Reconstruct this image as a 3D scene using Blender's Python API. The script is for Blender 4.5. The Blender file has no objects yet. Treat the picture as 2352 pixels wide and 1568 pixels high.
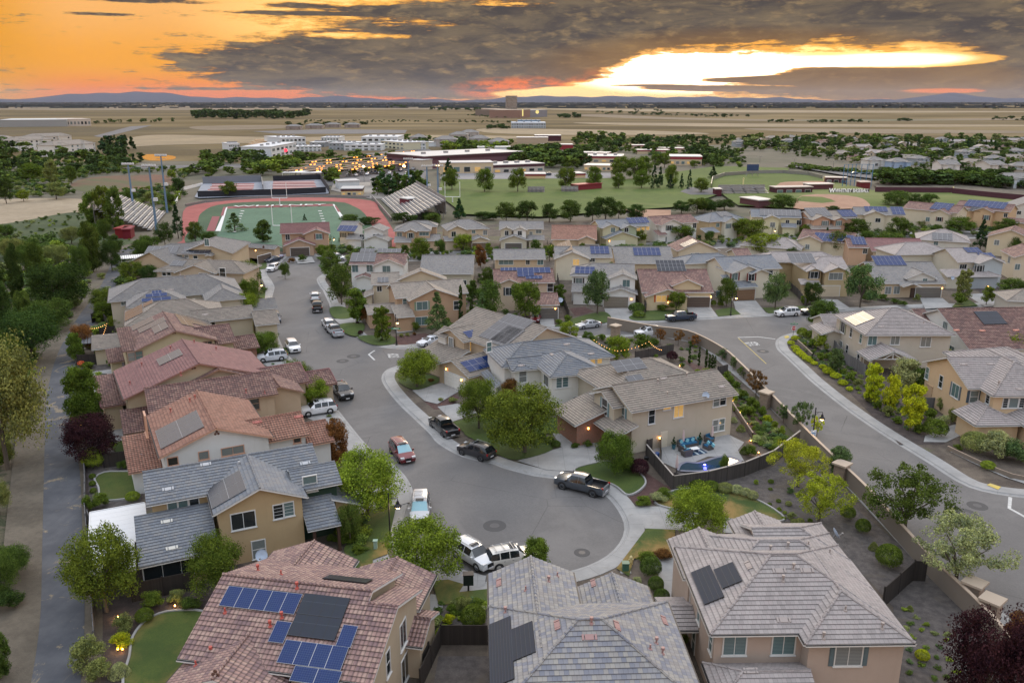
import bpy,math,random
import numpy as np
from math import radians,sin,cos,pi,atan2,hypot,sqrt,floor
from mathutils import Vector,Matrix
from mathutils.geometry import tessellate_polygon
R=random.Random(7)
SC=bpy.context.scene;COL=SC.collection
# ---------------------------------------------------------------- camera
F=1900.;CX=1176.;CY=784.;HZ=233.;H=40.
PITCH=math.atan((CY-HZ)/F)
cam=bpy.data.objects.new('camera',bpy.data.cameras.new('camera'));COL.objects.link(cam)
cam.location=(0,0,H);cam.rotation_euler=(pi/2-PITCH,0,0)
cam.data.sensor_width=36;cam.data.lens=F/2352*36
cam.data.clip_start=1;cam.data.clip_end=200000
SC.camera=cam
SC.render.resolution_x=1024;SC.render.resolution_y=682
SC.view_settings.view_transform='Standard';SC.view_settings.look='None'
SC.view_settings.exposure=0;SC.view_settings.gamma=1
# ---------------------------------------------------------------- node helper
class NT:
    def __init__(s,nt): s.nt=nt;nt.nodes.clear();s.n=nt.nodes;s.l=nt.links
    def N(s,t,**k):
        n=s.n.new(t)
        for a,b in k.items(): setattr(n,a,b)
        return n
    def put(s,sock,v):
        if isinstance(v,bpy.types.NodeSocket): s.l.new(v,sock)
        elif v is not None:
            if hasattr(sock.default_value,'__len__') and not hasattr(v,'__len__'): v=[v]*len(sock.default_value)
            if hasattr(v,'__len__') and len(v) == 3 and len(sock.default_value) == 4: v=(*v,1)
            sock.default_value=v
    def M(s,op,a,b=None,c=None,clamp=False):
        n=s.N('ShaderNodeMath',operation=op,use_clamp=clamp)
        for i,x in enumerate((a,b,c)):
            if x is not None: s.put(n.inputs[i],x)
        return n.outputs[0]
    def V(s,op,a,b=None):
        n=s.N('ShaderNodeVectorMath',operation=op);s.put(n.inputs[0],a)
        if b is not None: s.put(n.inputs[1],b)
        return n.outputs['Value'] if op in ('LENGTH','DISTANCE','DOT_PRODUCT') else n.outputs[0]
    def sep(s,v): n=s.N('ShaderNodeSeparateXYZ');s.l.new(v,n.inputs[0]);return n.outputs
    def comb(s,x,y,z=0.):
        n=s.N('ShaderNodeCombineXYZ')
        for i,q in enumerate((x,y,z)): s.put(n.inputs[i],q)
        return n.outputs[0]
    def mix(s,f,a,b,mode='MIX',clamp=False):
        n=s.N('ShaderNodeMix',data_type='RGBA',blend_type=mode);n.clamp_result=clamp
        s.put(n.inputs['Factor'],f);s.put(n.inputs[6],a);s.put(n.inputs[7],b);return n.outputs[2]
    def smooth(s,x,a,b,lo=0.,hi=1.):
        n=s.N('ShaderNodeMapRange',interpolation_type='SMOOTHSTEP')
        s.put(n.inputs[0],x)
        for i,q in enumerate((a,b,lo,hi)): s.put(n.inputs[i+1],q)
        return n.outputs[0]
    def noise(s,v,sc=1.,det=3.,rough=.5,dist=0.,color=False):
        n=s.N('ShaderNodeTexNoise');s.put(n.inputs['Vector'],v)
        for k,q in (('Scale',sc),('Detail',det),('Roughness',rough),('Distortion',dist)): s.put(n.inputs[k],q)
        return n.outputs['Color' if color else 'Fac']
    def ramp(s,f,stops,mode='LINEAR'):
        n=s.N('ShaderNodeValToRGB');n.color_ramp.interpolation=mode;s.put(n.inputs[0],f)
        e=n.color_ramp.elements
        while len(e) < len(stops): e.new(.5)
        for el,(p,c) in zip(e,stops): el.position=p;el.color=(*c,1)
        return n.outputs[0]
def lin(r,g,b):
    f=lambda c: (c/255/12.92) if c/255 <= .04045 else ((c/255+.055)/1.055)**2.4
    return (f(r),f(g),f(b))
# ---------------------------------------------------------------- world
SUN_EL=radians(9);SUN_AZ=radians(9)
def world():
    w=bpy.data.worlds.new('World');SC.world=w;w.use_nodes=True
    t=NT(w.node_tree);out=t.N('ShaderNodeOutputWorld')
    co=t.N('ShaderNodeTexCoord').outputs['Generated']
    x,y,z=t.sep(co)
    az=t.M('MULTIPLY',t.M('ARCTAN2',x,y),57.2958)
    el=t.M('MULTIPLY',t.M('ARCSINE',z),57.2958)
    uv=t.comb(t.M('MULTIPLY',az,.16),t.M('MULTIPLY',el,.75),0)
    n1=t.noise(uv,1.25,10,.66,.5)
    n2=t.noise(t.comb(t.M('MULTIPLY',az,.09),t.M('MULTIPLY',el,1.2),3.7),2.2,7,.6,.3)
    nf=t.noise(t.comb(t.M('MULTIPLY',az,.5),t.M('MULTIPLY',el,1.6),9.),1.6,6,.62,.2)
    def blobs(L,power=1.):
        acc=None
        for (a0,e0,ra,re,wt) in L:
            d=t.M('ADD',t.M('POWER',t.M('ABSOLUTE',t.M('DIVIDE',t.M('SUBTRACT',az,a0),ra)),2.),t.M('POWER',t.M('ABSOLUTE',t.M('DIVIDE',t.M('SUBTRACT',el,e0),re)),2.))
            b=t.M('MULTIPLY',t.M('SUBTRACT',1.,d,clamp=True),wt)
            acc=b if acc is None else t.M('ADD',acc,b)
        return acc
    base=t.mix(t.smooth(el,.1,2.2),lin(255,120,22),lin(252,168,36))
    base=t.mix(t.smooth(el,2.,5.6),base,lin(255,186,104))
    base=t.mix(t.smooth(az,-32,-26),lin(236,158,14),base)
    glow=t.smooth(blobs([(13,2.,15,3.2,1.),(-6,5.,17,4.2,.62),(24,6.6,12,1.8,1.2),(2,.6,10,1.,.7),(24,2.3,9,1.2,.5)]),.05,.85)
    sky=t.mix(glow,base,(1.5,1.02,.34))
    sky=t.mix(t.smooth(blobs([(11.5,1.9,10,1.7,1.),(24,6.7,9,1.6,1.),(23,2.4,6,.5,.7)]),.1,.6),sky,(2.6,2.2,1.5))
    cov=blobs([(16,5.0,34,2.2,1.1),(-7,2.35,16,2.3,1.5),(0,1.9,12,2.2,1.0),(24,1.1,13,1.2,1.5),(33,2.5,8,3,1.0),(8,4.3,12,1.0,.7),(12.5,.8,6,.2,2.0),(17,1.35,6.5,.24,2.2),(9,1.0,3.5,.09,1.6),(23,1.5,7,.5,.8),
                 (-23,5.75,6,.24,.75),(-14,5.3,6.5,.17,.6),(-25,4.9,3.5,.12,.5),(-13.5,5.75,3,.2,.6),(-5,5.6,8,.34,.8),(-31,5.1,2,.2,.5),(-20,.75,7,.12,.35)])
    hole=blobs([(11.2,1.9,7.2,1.1,1.4),(5.5,1.0,4.,.5,1.),(20,2.4,8.5,.42,1.5),(13,2.0,6,.8,.6),(5,.55,7.5,.42,2.0),(24.5,2.35,5.5,.5,2.0),(24,6.6,5.5,.9,2.8),(26.5,.62,3.5,.22,1.3),(17,.9,4,.15,.5),(30,6.9,3,.6,.8),(-9,4.0,4.5,.3,.8),(-4.5,2.9,2.2,.3,.7)])
    den=t.M('SUBTRACT',cov,hole)
    nn=t.M('ADD',t.M('MULTIPLY',t.M('SUBTRACT',n1,.5),1.35),t.M('MULTIPLY',t.M('SUBTRACT',n2,.5),1.0))
    nn=t.M('ADD',nn,t.M('MULTIPLY',t.M('SUBTRACT',nf,.5),.95));nn=t.M('ADD',nn,t.M('MULTIPLY',t.M('SUBTRACT',t.noise(t.comb(t.M('MULTIPLY',az,.35),t.M('MULTIPLY',el,4.5),31.),2.6,9,.68,.8),.5),.9))
    den=t.M('ADD',den,nn)
    al=t.smooth(den,.16,.5)
    ccol=t.mix(t.smooth(n1,.35,.68),lin(72,66,64),lin(122,106,84))
    ccol=t.mix(t.M('MULTIPLY',t.smooth(nf,.5,.75),.7),ccol,lin(168,140,98))
    ccol=t.mix(t.M('MULTIPLY',t.smooth(blobs([(15,2.,16,2.8,1.),(25,1.,9,1.3,.6)]),0.,.7),.5),ccol,lin(160,112,40))
    ccol=t.mix(t.M('MULTIPLY',t.smooth(blobs([(1,.75,6,1.0,1.),(26.5,.6,3,.2,.9),(6,1.3,3,1.1,.5)]),.1,.9),t.smooth(nf,.35,.6)),ccol,lin(255,118,10))
    band=t.mix(al,sky,ccol)
    rim=t.M('MULTIPLY',t.M('MULTIPLY',t.smooth(den,.05,.24),t.smooth(den,.62,.3)),glow)
    band=t.mix(t.M('MULTIPLY',rim,.9),band,(1.1,.45,.03))
    band=t.mix(t.M('MULTIPLY',t.smooth(el,.75,0.),.12),band,lin(165,115,70))
    ns=t.N('ShaderNodeTexSky',sky_type='NISHITA',sun_disc=False,sun_elevation=SUN_EL,sun_rotation=SUN_AZ)
    nis=t.mix(1.,ns.outputs[0],(.1,.1,.1),'MULTIPLY')
    deck=t.mix(t.noise(co,3.5,5,.55),(.98,1.04,1.16),(1.82,1.9,2.08))
    zz=t.smooth(el,8.,80.,.46,1.24);deck=t.mix(1.,deck,t.comb(zz,zz,zz),'MULTIPLY');over=t.mix(1.,nis,deck,'ADD')
    over=t.mix(t.M('MULTIPLY',t.smooth(y,-.2,.9),.35),over,(1.5,1.1,.75))
    tot=t.mix(t.smooth(el,7.,18.),band,over)
    bg=t.N('ShaderNodeBackground');t.put(bg.inputs[0],tot);bg.inputs[1].default_value=1.
    t.l.new(bg.outputs[0],out.inputs[0])
    w.cycles.sampling_method='MANUAL';w.cycles.sample_map_resolution=1024
world()
sl=bpy.data.lights.new('sun','SUN');sl.energy=1.0;sl.angle=radians(16);sl.color=(1,.8,.58)
so=bpy.data.objects.new('sun',sl);COL.objects.link(so)
so.rotation_euler=(radians(90)-SUN_EL-radians(14),0,-SUN_AZ+pi)
# ---------------------------------------------------------------- pixel -> ground helper (photo measured at 2352 x 1568)
CP,SP=cos(PITCH),sin(PITCH)
def ray(u,v):
    dx=(u-CX)/F;dy=-(v-CY)/F
    return (dx,CP+dy*SP,-SP+dy*CP)
def P(p,z=0.):
    X,Y,Z=ray(*p);k=(z-H)/Z
    return (X*k,Y*k)
def tl(ox,oy,s): return lambda x,y: (ox*.9408+x*s,oy*.9408+y*s)
q=.36418
T0=lambda x,y: (x,y)
T1=tl(0,200,.5);T2=tl(1250,200,.5);T3=tl(0,560,.36);T4=tl(800,460,.36);T5=tl(1600,460,.36)
T6=tl(0,1060,q);T7=tl(800,1060,q);T8=tl(1600,1060,q)
Z3=tl(1610,1240,.9408*450/2352);Z2=tl(1180,1350,.9408*460/2275);Z1=tl(380,1300,.9408*700/2352)
def W(T,*pts,z=0.): return [P(T(*p),z) for p in pts]
# ---------------------------------------------------------------- materials
MATS={}
def mat(name,fn):
    if name in MATS: return MATS[name]
    m=bpy.data.materials.new(name);m.use_nodes=True
    t=NT(m.node_tree);out=t.N('ShaderNodeOutputMaterial');b=t.N('ShaderNodeBsdfPrincipled')
    t.l.new(b.outputs[0],out.inputs[0]);t.out=out;t.b=b
    b.inputs['Roughness'].default_value=.85
    fn(t,b);MATS[name]=m;return m
def setp(t,b,color=None,rough=None,metal=None,spec=None,emit=None,es=None,coat=None):
    if color is not None: t.put(b.inputs['Base Color'],color)
    if rough is not None: t.put(b.inputs['Roughness'],rough)
    if metal is not None: t.put(b.inputs['Metallic'],metal)
    if spec is not None: t.put(b.inputs['Specular IOR Level'],spec)
    if coat is not None: t.put(b.inputs['Coat Weight'],coat)
    if emit is not None: t.put(b.inputs['Emission Color'],emit);t.put(b.inputs['Emission Strength'],es or 1.)
def bump(t,b,h,dist=.02,strength=1.):
    n=t.N('ShaderNodeBump');n.inputs['Strength'].default_value=strength;n.inputs['Distance'].default_value=dist
    t.put(n.inputs['Height'],h);t.l.new(n.outputs[0],b.inputs['Normal'])
def plain(name,c,rough=.8,metal=0.,**k):
    return mat(name,lambda t,b: setp(t,b,c,rough,metal,**k))
def pos(t): return t.N('ShaderNodeNewGeometry').outputs['Position']
def obj(t): return t.N('ShaderNodeTexCoord').outputs['Object']
def ocol(t): return t.N('ShaderNodeObjectInfo').outputs['Color']
def UVn(t): return t.N('ShaderNodeTexCoord').outputs['UV']
def _stucco(t,b):
    p=obj(t);c=ocol(t)
    n=t.noise(p,.7,6,.65);st=t.noise(t.V('MULTIPLY',p,(2.2,2.2,.25)),1.,4,.6)
    c=t.mix(t.smooth(n,.3,.75,0.,.22),c,t.mix(1.,c,(.72,.7,.66),'MULTIPLY'))
    c=t.mix(t.smooth(st,.55,.8,0.,.18),c,t.mix(1.,c,(.65,.62,.58),'MULTIPLY'))
    setp(t,b,c,.92);bump(t,b,t.noise(p,26,4,.7),.012,.6)
stucco=mat('stucco',_stucco)
def _trim(t,b):
    c=ocol(t);n=t.noise(obj(t),3,4);setp(t,b,t.mix(t.smooth(n,.4,.8,0,.2),c,t.mix(1.,c,(.75,.73,.7),'MULTIPLY')),.6)
trim=mat('painted_trim',_trim)
def _plastic(t,b): setp(t,b,ocol(t),.5)
tint=mat('tinted_matte',_plastic)
def tilemat(name,cols,s_tile=False,tw=.3,th=.36):
    def fn(t,b):
        u,v,_=t.sep(UVn(t))
        row=t.M('FLOOR',t.M('DIVIDE',v,th));fv=t.M('FRACT',t.M('DIVIDE',v,th))
        uu=t.M('DIVIDE',u,tw) if s_tile else t.M('ADD',t.M('DIVIDE',u,tw),t.M('MULTIPLY',t.M('MODULO',row,2.),.5))
        col=t.M('FLOOR',uu);fu=t.M('FRACT',uu)
        wn=t.N('ShaderNodeTexWhiteNoise',noise_dimensions='3D');t.put(wn.inputs[0],t.comb(col,row,t.M('MULTIPLY',t.N('ShaderNodeObjectInfo').outputs['Random'],77.)))
        wn2=t.N('ShaderNodeTexWhiteNoise',noise_dimensions='3D');t.put(wn2.inputs[0],t.comb(t.M('FLOOR',t.M('DIVIDE',t.M('ADD',col,t.M('MULTIPLY',row,1.7)),3.)),row,5.))
        f=t.M('ADD',t.M('MULTIPLY',wn.outputs[0],.6),t.M('MULTIPLY',wn2.outputs[0],.4))
        if not s_tile and 'mixed' not in name:
            av=tuple(sum(k[i] for k in cols)/len(cols) for i in range(3));cols_=[tuple(a*.45+b_*.55 for a,b_ in zip(k,av)) for k in cols]
        else: av=tuple(sum(k[i] for k in cols)/len(cols) for i in range(3));cols_=[tuple(a*.75+b_*.25 for a,b_ in zip(k,av)) for k in cols]
        cols_=[tuple(min(.8,k*1.08) for k in cc) for cc in cols_];n=len(cols_);c=t.ramp(f,[(.22+.56*i/(n-1),cc) for i,cc in enumerate(cols_)])
        w=t.noise(obj(t),.35,5,.6);c=t.mix(t.smooth(w,.35,.75,0,.35),c,t.mix(1.,c,(.62,.64,.66),'MULTIPLY'))
        c=t.mix(t.smooth(t.noise(obj(t),7,3,.7),.5,.8,0,.25),c,t.mix(1.,c,(1.25,1.22,1.15),'MULTIPLY'))
        edge=t.M('MINIMUM',fu,t.M('SUBTRACT',1.,fu));gap=t.smooth(edge,.02,.07)
        lip=t.smooth(fv,.03,.2)
        if s_tile:
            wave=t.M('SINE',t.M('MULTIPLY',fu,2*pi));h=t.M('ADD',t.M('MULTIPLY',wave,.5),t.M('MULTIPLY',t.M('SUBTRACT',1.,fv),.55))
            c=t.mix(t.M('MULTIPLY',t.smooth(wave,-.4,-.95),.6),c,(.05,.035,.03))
            c=t.mix(t.M('MULTIPLY',t.M('SUBTRACT',1.,lip),.55),c,(.04,.028,.025))  # underlap joint and the gap shade below each lip, painted into the colour
            setp(t,b,c,.72);bump(t,b,h,.07,1.)
        else:
            c=t.mix(t.M('MULTIPLY',t.M('SUBTRACT',1.,gap),.3),c,(.05,.05,.055))
            c=t.mix(t.M('MULTIPLY',t.M('SUBTRACT',1.,t.smooth(fv,.03,.15)),.5),c,(.05,.05,.055))  # course joint plus its gap shade, both put into the flat tile colour
            setp(t,b,c,.74);bump(t,b,t.M('ADD',t.M('MULTIPLY',gap,.3),t.M('SUBTRACT',1.,fv)),.03,.9)
    return mat(name,fn)
G=lambda *a: [lin(*c) for c in a]
TILE={
 'slate': tilemat('roof_tile_blue_grey',G((88,95,106),(102,109,119),(116,121,126),(124,122,120))),
 'mix': tilemat('roof_tile_mixed_grey',G((104,108,120),(120,121,128),(136,134,132),(146,142,134),(126,122,120))),
 'beige': tilemat('roof_tile_warm_grey',G((122,116,114),(142,136,134),(158,151,147),(148,138,136))),
 'taupe': tilemat('roof_tile_taupe',G((104,98,92),(126,119,110),(144,136,124),(134,122,114))),
 'grey': tilemat('roof_tile_grey',G((96,96,100),(116,115,116),(134,132,128),(124,118,112))),
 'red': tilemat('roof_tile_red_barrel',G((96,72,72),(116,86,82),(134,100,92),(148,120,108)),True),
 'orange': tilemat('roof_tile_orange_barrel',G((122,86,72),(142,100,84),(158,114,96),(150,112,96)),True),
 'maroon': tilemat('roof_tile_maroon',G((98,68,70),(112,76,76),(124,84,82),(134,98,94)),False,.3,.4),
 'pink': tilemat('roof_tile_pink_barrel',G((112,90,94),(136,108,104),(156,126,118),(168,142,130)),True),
}
def _glass(t,b):
    p=obj(t);rnd=t.N('ShaderNodeObjectInfo').outputs['Random'];z=t.sep(p)[2]
    sl=t.M('GREATER_THAN',t.M('FRACT',t.M('MULTIPLY',z,9.)),.3)
    bl=t.mix(t.smooth(rnd,.4,1.),(.12,.2,.2),(.24,.25,.24));c=t.mix(t.M('GREATER_THAN',rnd,.4),(.018,.024,.027),t.mix(sl,t.mix(1.,bl,(.4,.45,.5),'MULTIPLY'),bl))
    setp(t,b,c,.08,0,.8)
glass=mat('window_glass',_glass)
litglass=mat('lit_window',lambda t,b: setp(t,b,(.5,.35,.15),.2,0,.5,lin(255,196,104),t.M('ADD',.08,t.M('MULTIPLY',t.noise(obj(t),3,2),.4))))
def _solar(t,b,cell=True):
    u,v,_=t.sep(UVn(t))
    if cell:
        fu=t.M('FRACT',t.M('DIVIDE',u,.16));fv=t.M('FRACT',t.M('DIVIDE',v,.16))
        e=t.M('MINIMUM',t.M('MINIMUM',fu,t.M('SUBTRACT',1.,fu)),t.M('MINIMUM',fv,t.M('SUBTRACT',1.,fv)))
        c=t.mix(t.smooth(e,.0,.06),(.08,.13,.24),(.004,.022,.11))
    else:
        fv=t.M('FRACT',t.M('DIVIDE',v,1.0));c=t.mix(t.smooth(fv,.0,.03),(.08,.1,.13),(.02,.027,.042))
    setp(t,b,t.mix(.2,c,t.mix(1.,c,t.noise(obj(t),1.5,3,color=True),'MULTIPLY')),.16,0,.25)
solar_blue=mat('solar_cells_blue',_solar)
solar_dark=mat('solar_cells_dark',lambda t,b: (_solar(t,b,False),setp(t,b,rough=.26,spec=.5),t.put(b.inputs['IOR'],1.85)))
solar_black=mat('solar_cells_black',lambda t,b: (_solar(t,b,False),setp(t,b,rough=.3,spec=.25)))
panel_frame=plain('panel_frame',(.35,.36,.38),.35,.7)
metal_dark=plain('dark_metal',(.03,.03,.033),.45,.6)
metal_grey=plain('grey_metal',(.32,.33,.35),.45,.7)
white_paint=plain('white_paint',(.78,.78,.77),.55)
black_rubber=plain('black_rubber',(.02,.02,.021),.8)
def _ground(name,ca,cb,sc,cc=None,bsc=None,bd=.05,rough=.95):
    def fn(t,b):
        p=pos(t);n=t.noise(p,sc,8,.65);c=t.mix(t.smooth(n,.32,.68),ca,cb)
        n2=t.noise(p,sc*9,4,.7)
        c=t.mix(t.smooth(n2,.35,.75,0,.6),c,t.mix(1.,c,(.6,.6,.6),'MULTIPLY'))
        if cc: c=t.mix(t.smooth(t.noise(p,sc*.28,5,.6,.6),.56,.66),c,cc)
        setp(t,b,c,rough)
        if bsc: bump(t,b,t.noise(p,bsc,4,.7),bd)
    return mat(name,fn)
def _asph(t,b):
    p=pos(t);n=t.noise(p,.12,6,.6);c=t.mix(t.smooth(n,.3,.7),(.115,.111,.11),(.145,.139,.136))
    c=t.mix(t.smooth(t.noise(p,5.,5,.75),.35,.75,0,.6),c,(.085,.083,.083))
    c=t.mix(t.smooth(t.noise(p,16.,3,.8),.55,.8,0,.5),c,(.24,.232,.226))
    v=t.N('ShaderNodeTexVoronoi',feature='DISTANCE_TO_EDGE');t.put(v.inputs['Vector'],t.mix(.12,p,t.noise(p,.5,4,.6,color=True),'ADD'));v.inputs['Scale'].default_value=.085
    wob=t.noise(p,.09,2)
    cr=t.M('MULTIPLY',t.smooth(v.outputs[0],.004,.0012),t.smooth(wob,.42,.5))
    c=t.mix(t.M('MULTIPLY',cr,.75),c,(.06,.058,.057))
    st=t.noise(t.V('MULTIPLY',p,(1,1,1)),.35,3,.5,1.);c=t.mix(t.smooth(st,.56,.7,0,.4),c,(.115,.11,.11));c=t.mix(t.smooth(t.noise(p,.06,4,.7,1.5),.5,.62,0,.35),c,(.175,.168,.164))
    setp(t,b,c,.85);bump(t,b,t.noise(p,30,3),.01)
asphalt=mat('road_asphalt',_asph)
def _conc(t,b):
    p=pos(t);u,v,_=t.sep(UVn(t))
    c=t.mix(t.smooth(t.noise(p,.35,6,.65),.3,.72),(.24,.24,.238),(.33,.327,.32))
    c=t.mix(t.smooth(t.noise(p,7,4,.7),.5,.8,0,.3),c,(.27,.26,.25))
    c=t.mix(t.smooth(t.noise(p,.9,3,.5,.8),.6,.72,0,.4),c,(.2,.185,.165))
    def gl(a,s):
        f=t.M('FRACT',t.M('DIVIDE',a,s));return t.smooth(t.M('MINIMUM',f,t.M('SUBTRACT',1.,f)),.025/s,.008/s)
    g=t.M('MAXIMUM',gl(u,3.),gl(v,3.))
    c=t.mix(t.M('MULTIPLY',g,.6),c,(.12,.12,.12));setp(t,b,c,.88)
concrete=mat('concrete',_conc)
def _lawn(t,b):
    p=pos(t);oc=ocol(t)
    c=t.mix(t.smooth(t.noise(p,.25,6,.65),.3,.7),(.038,.066,.009),(.07,.1,.015))
    c=t.mix(t.smooth(t.noise(p,9,4,.75),.4,.75,0,.7),c,(.022,.055,.01))
    dry=t.M('MULTIPLY',t.smooth(t.noise(p,.18,5,.6,.5),.42,.62),t.sep(oc)[0])
    c=t.mix(dry,c,(.25,.16,.05));setp(t,b,c,.95);bump(t,b,t.noise(p,14,4,.8),.05)
lawn_m=mat('lawn_grass',_lawn)
mulch=_ground('bark_mulch',(.045,.036,.034),(.085,.066,.06),1.2,None,22,.06)
redmulch=_ground('red_bark_mulch',(.07,.035,.032),(.11,.06,.052),1.2,None,22,.06)
gravel=_ground('grey_gravel',(.07,.062,.06),(.13,.115,.108),1.6,(.1,.085,.07),30,.06)
yard=_ground('yard_soil',(.07,.055,.045),(.14,.115,.09),.3,(.1,.1,.05),9,.08)
dirt=_ground('pale_dirt',(.09,.077,.058),(.15,.128,.098),.2,(.13,.115,.08),9,.08)
def _hill(t,b):
    p=pos(t);c=t.mix(t.smooth(t.noise(p,.1,8,.65),.35,.65),(.15,.125,.09),(.075,.075,.04))
    c=t.mix(t.smooth(t.noise(p,.35,6,.7,.6),.48,.62),c,(.035,.05,.018));c=t.mix(t.smooth(t.noise(p,4,4,.8),.45,.8,0,.45),c,(.22,.19,.13))
    setp(t,b,c,.95);bump(t,b,t.noise(p,5,5,.8),.3)
hillm=mat('weedy_dirt',_hill)
def _dry(t,b):
    p=pos(t);q_=t.V('MULTIPLY',p,(.5,1.5,1))
    c=t.mix(t.smooth(t.noise(q_,.004,8,.62,.4),.36,.64),(.25,.195,.115),(.13,.1,.058))
    c=t.mix(t.smooth(t.noise(q_,.0011,7,.65,.8),.47,.6,0,.9),c,(.12,.1,.07))
    c=t.mix(t.smooth(t.noise(q_,.02,6,.7,.4),.5,.7,0,.6),c,(.17,.14,.07))
    c=t.mix(t.smooth(t.noise(p,.0009,4,.6),.6,.7,0,.7),c,(.1,.105,.04));c=t.mix(t.smooth(t.noise(p,.3,4,.8),.5,.8,0,.4),c,(.34,.27,.17))
    setp(t,b,c,1.,spec=0.)
drym=mat('dry_grassland',_dry)
def _wood(t,b):
    p=obj(t);x,y,z=t.sep(p);s_=t.M('ADD',x,y)
    wn=t.N('ShaderNodeTexWhiteNoise',noise_dimensions='1D');t.put(wn.inputs['W'],t.M('FLOOR',t.M('MULTIPLY',s_,6.5)))
    c=t.mix(wn.outputs[0],t.mix(1.,ocol(t),(.6,.6,.6),'MULTIPLY'),ocol(t))
    f=t.M('FRACT',t.M('MULTIPLY',s_,6.5));c=t.mix(t.smooth(f,.0,.1),(.01,.01,.01),c)
    setp(t,b,c,.85)
wood=mat('fence_boards',_wood)
def _block(t,b):
    u,v,_=t.sep(UVn(t));br=t.N('ShaderNodeTexBrick');t.put(br.inputs['Vector'],t.comb(u,v));br.inputs['Scale'].default_value=1
    br.inputs['Brick Width'].default_value=.4;br.inputs['Row Height'].default_value=.2;br.inputs['Mortar Size'].default_value=.012
    t.put(br.inputs['Color1'],(.36,.27,.2,1));t.put(br.inputs['Color2'],(.27,.205,.155,1));t.put(br.inputs['Mortar'],(.2,.17,.14,1))
    c=t.mix(t.smooth(t.noise(obj(t),.8,5),.4,.75,0,.4),br.outputs[0],(.2,.16,.12));setp(t,b,c,.9);bump(t,b,br.outputs['Fac'],-.02)
blockm=mat('masonry_block',_block)
def _brick(t,b):
    x,y,z=t.sep(obj(t));br=t.N('ShaderNodeTexBrick');t.put(br.inputs['Vector'],t.comb(t.M('ADD',x,y),z));br.inputs['Scale'].default_value=1
    br.inputs['Brick Width'].default_value=.24;br.inputs['Row Height'].default_value=.085;br.inputs['Mortar Size'].default_value=.012
    t.put(br.inputs['Color1'],(.30,.10,.055,1));t.put(br.inputs['Color2'],(.2,.085,.05,1));t.put(br.inputs['Mortar'],(.28,.22,.18,1));setp(t,b,br.outputs[0],.9)
brickm=mat('red_brick',_brick)
def _water(t,b): setp(t,b,(.004,.035,.06),.05,0,.6);bump(t,b,t.noise(pos(t),1.5,3),.02)
water=mat('pool_water',_water)
lampglow=plain('lamp_glow',(1,.8,.5),.4,emit=lin(255,205,120),es=9.)
warmglow=plain('sconce_glow',(1,.7,.4),.4,emit=lin(255,176,84),es=14.)
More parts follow.
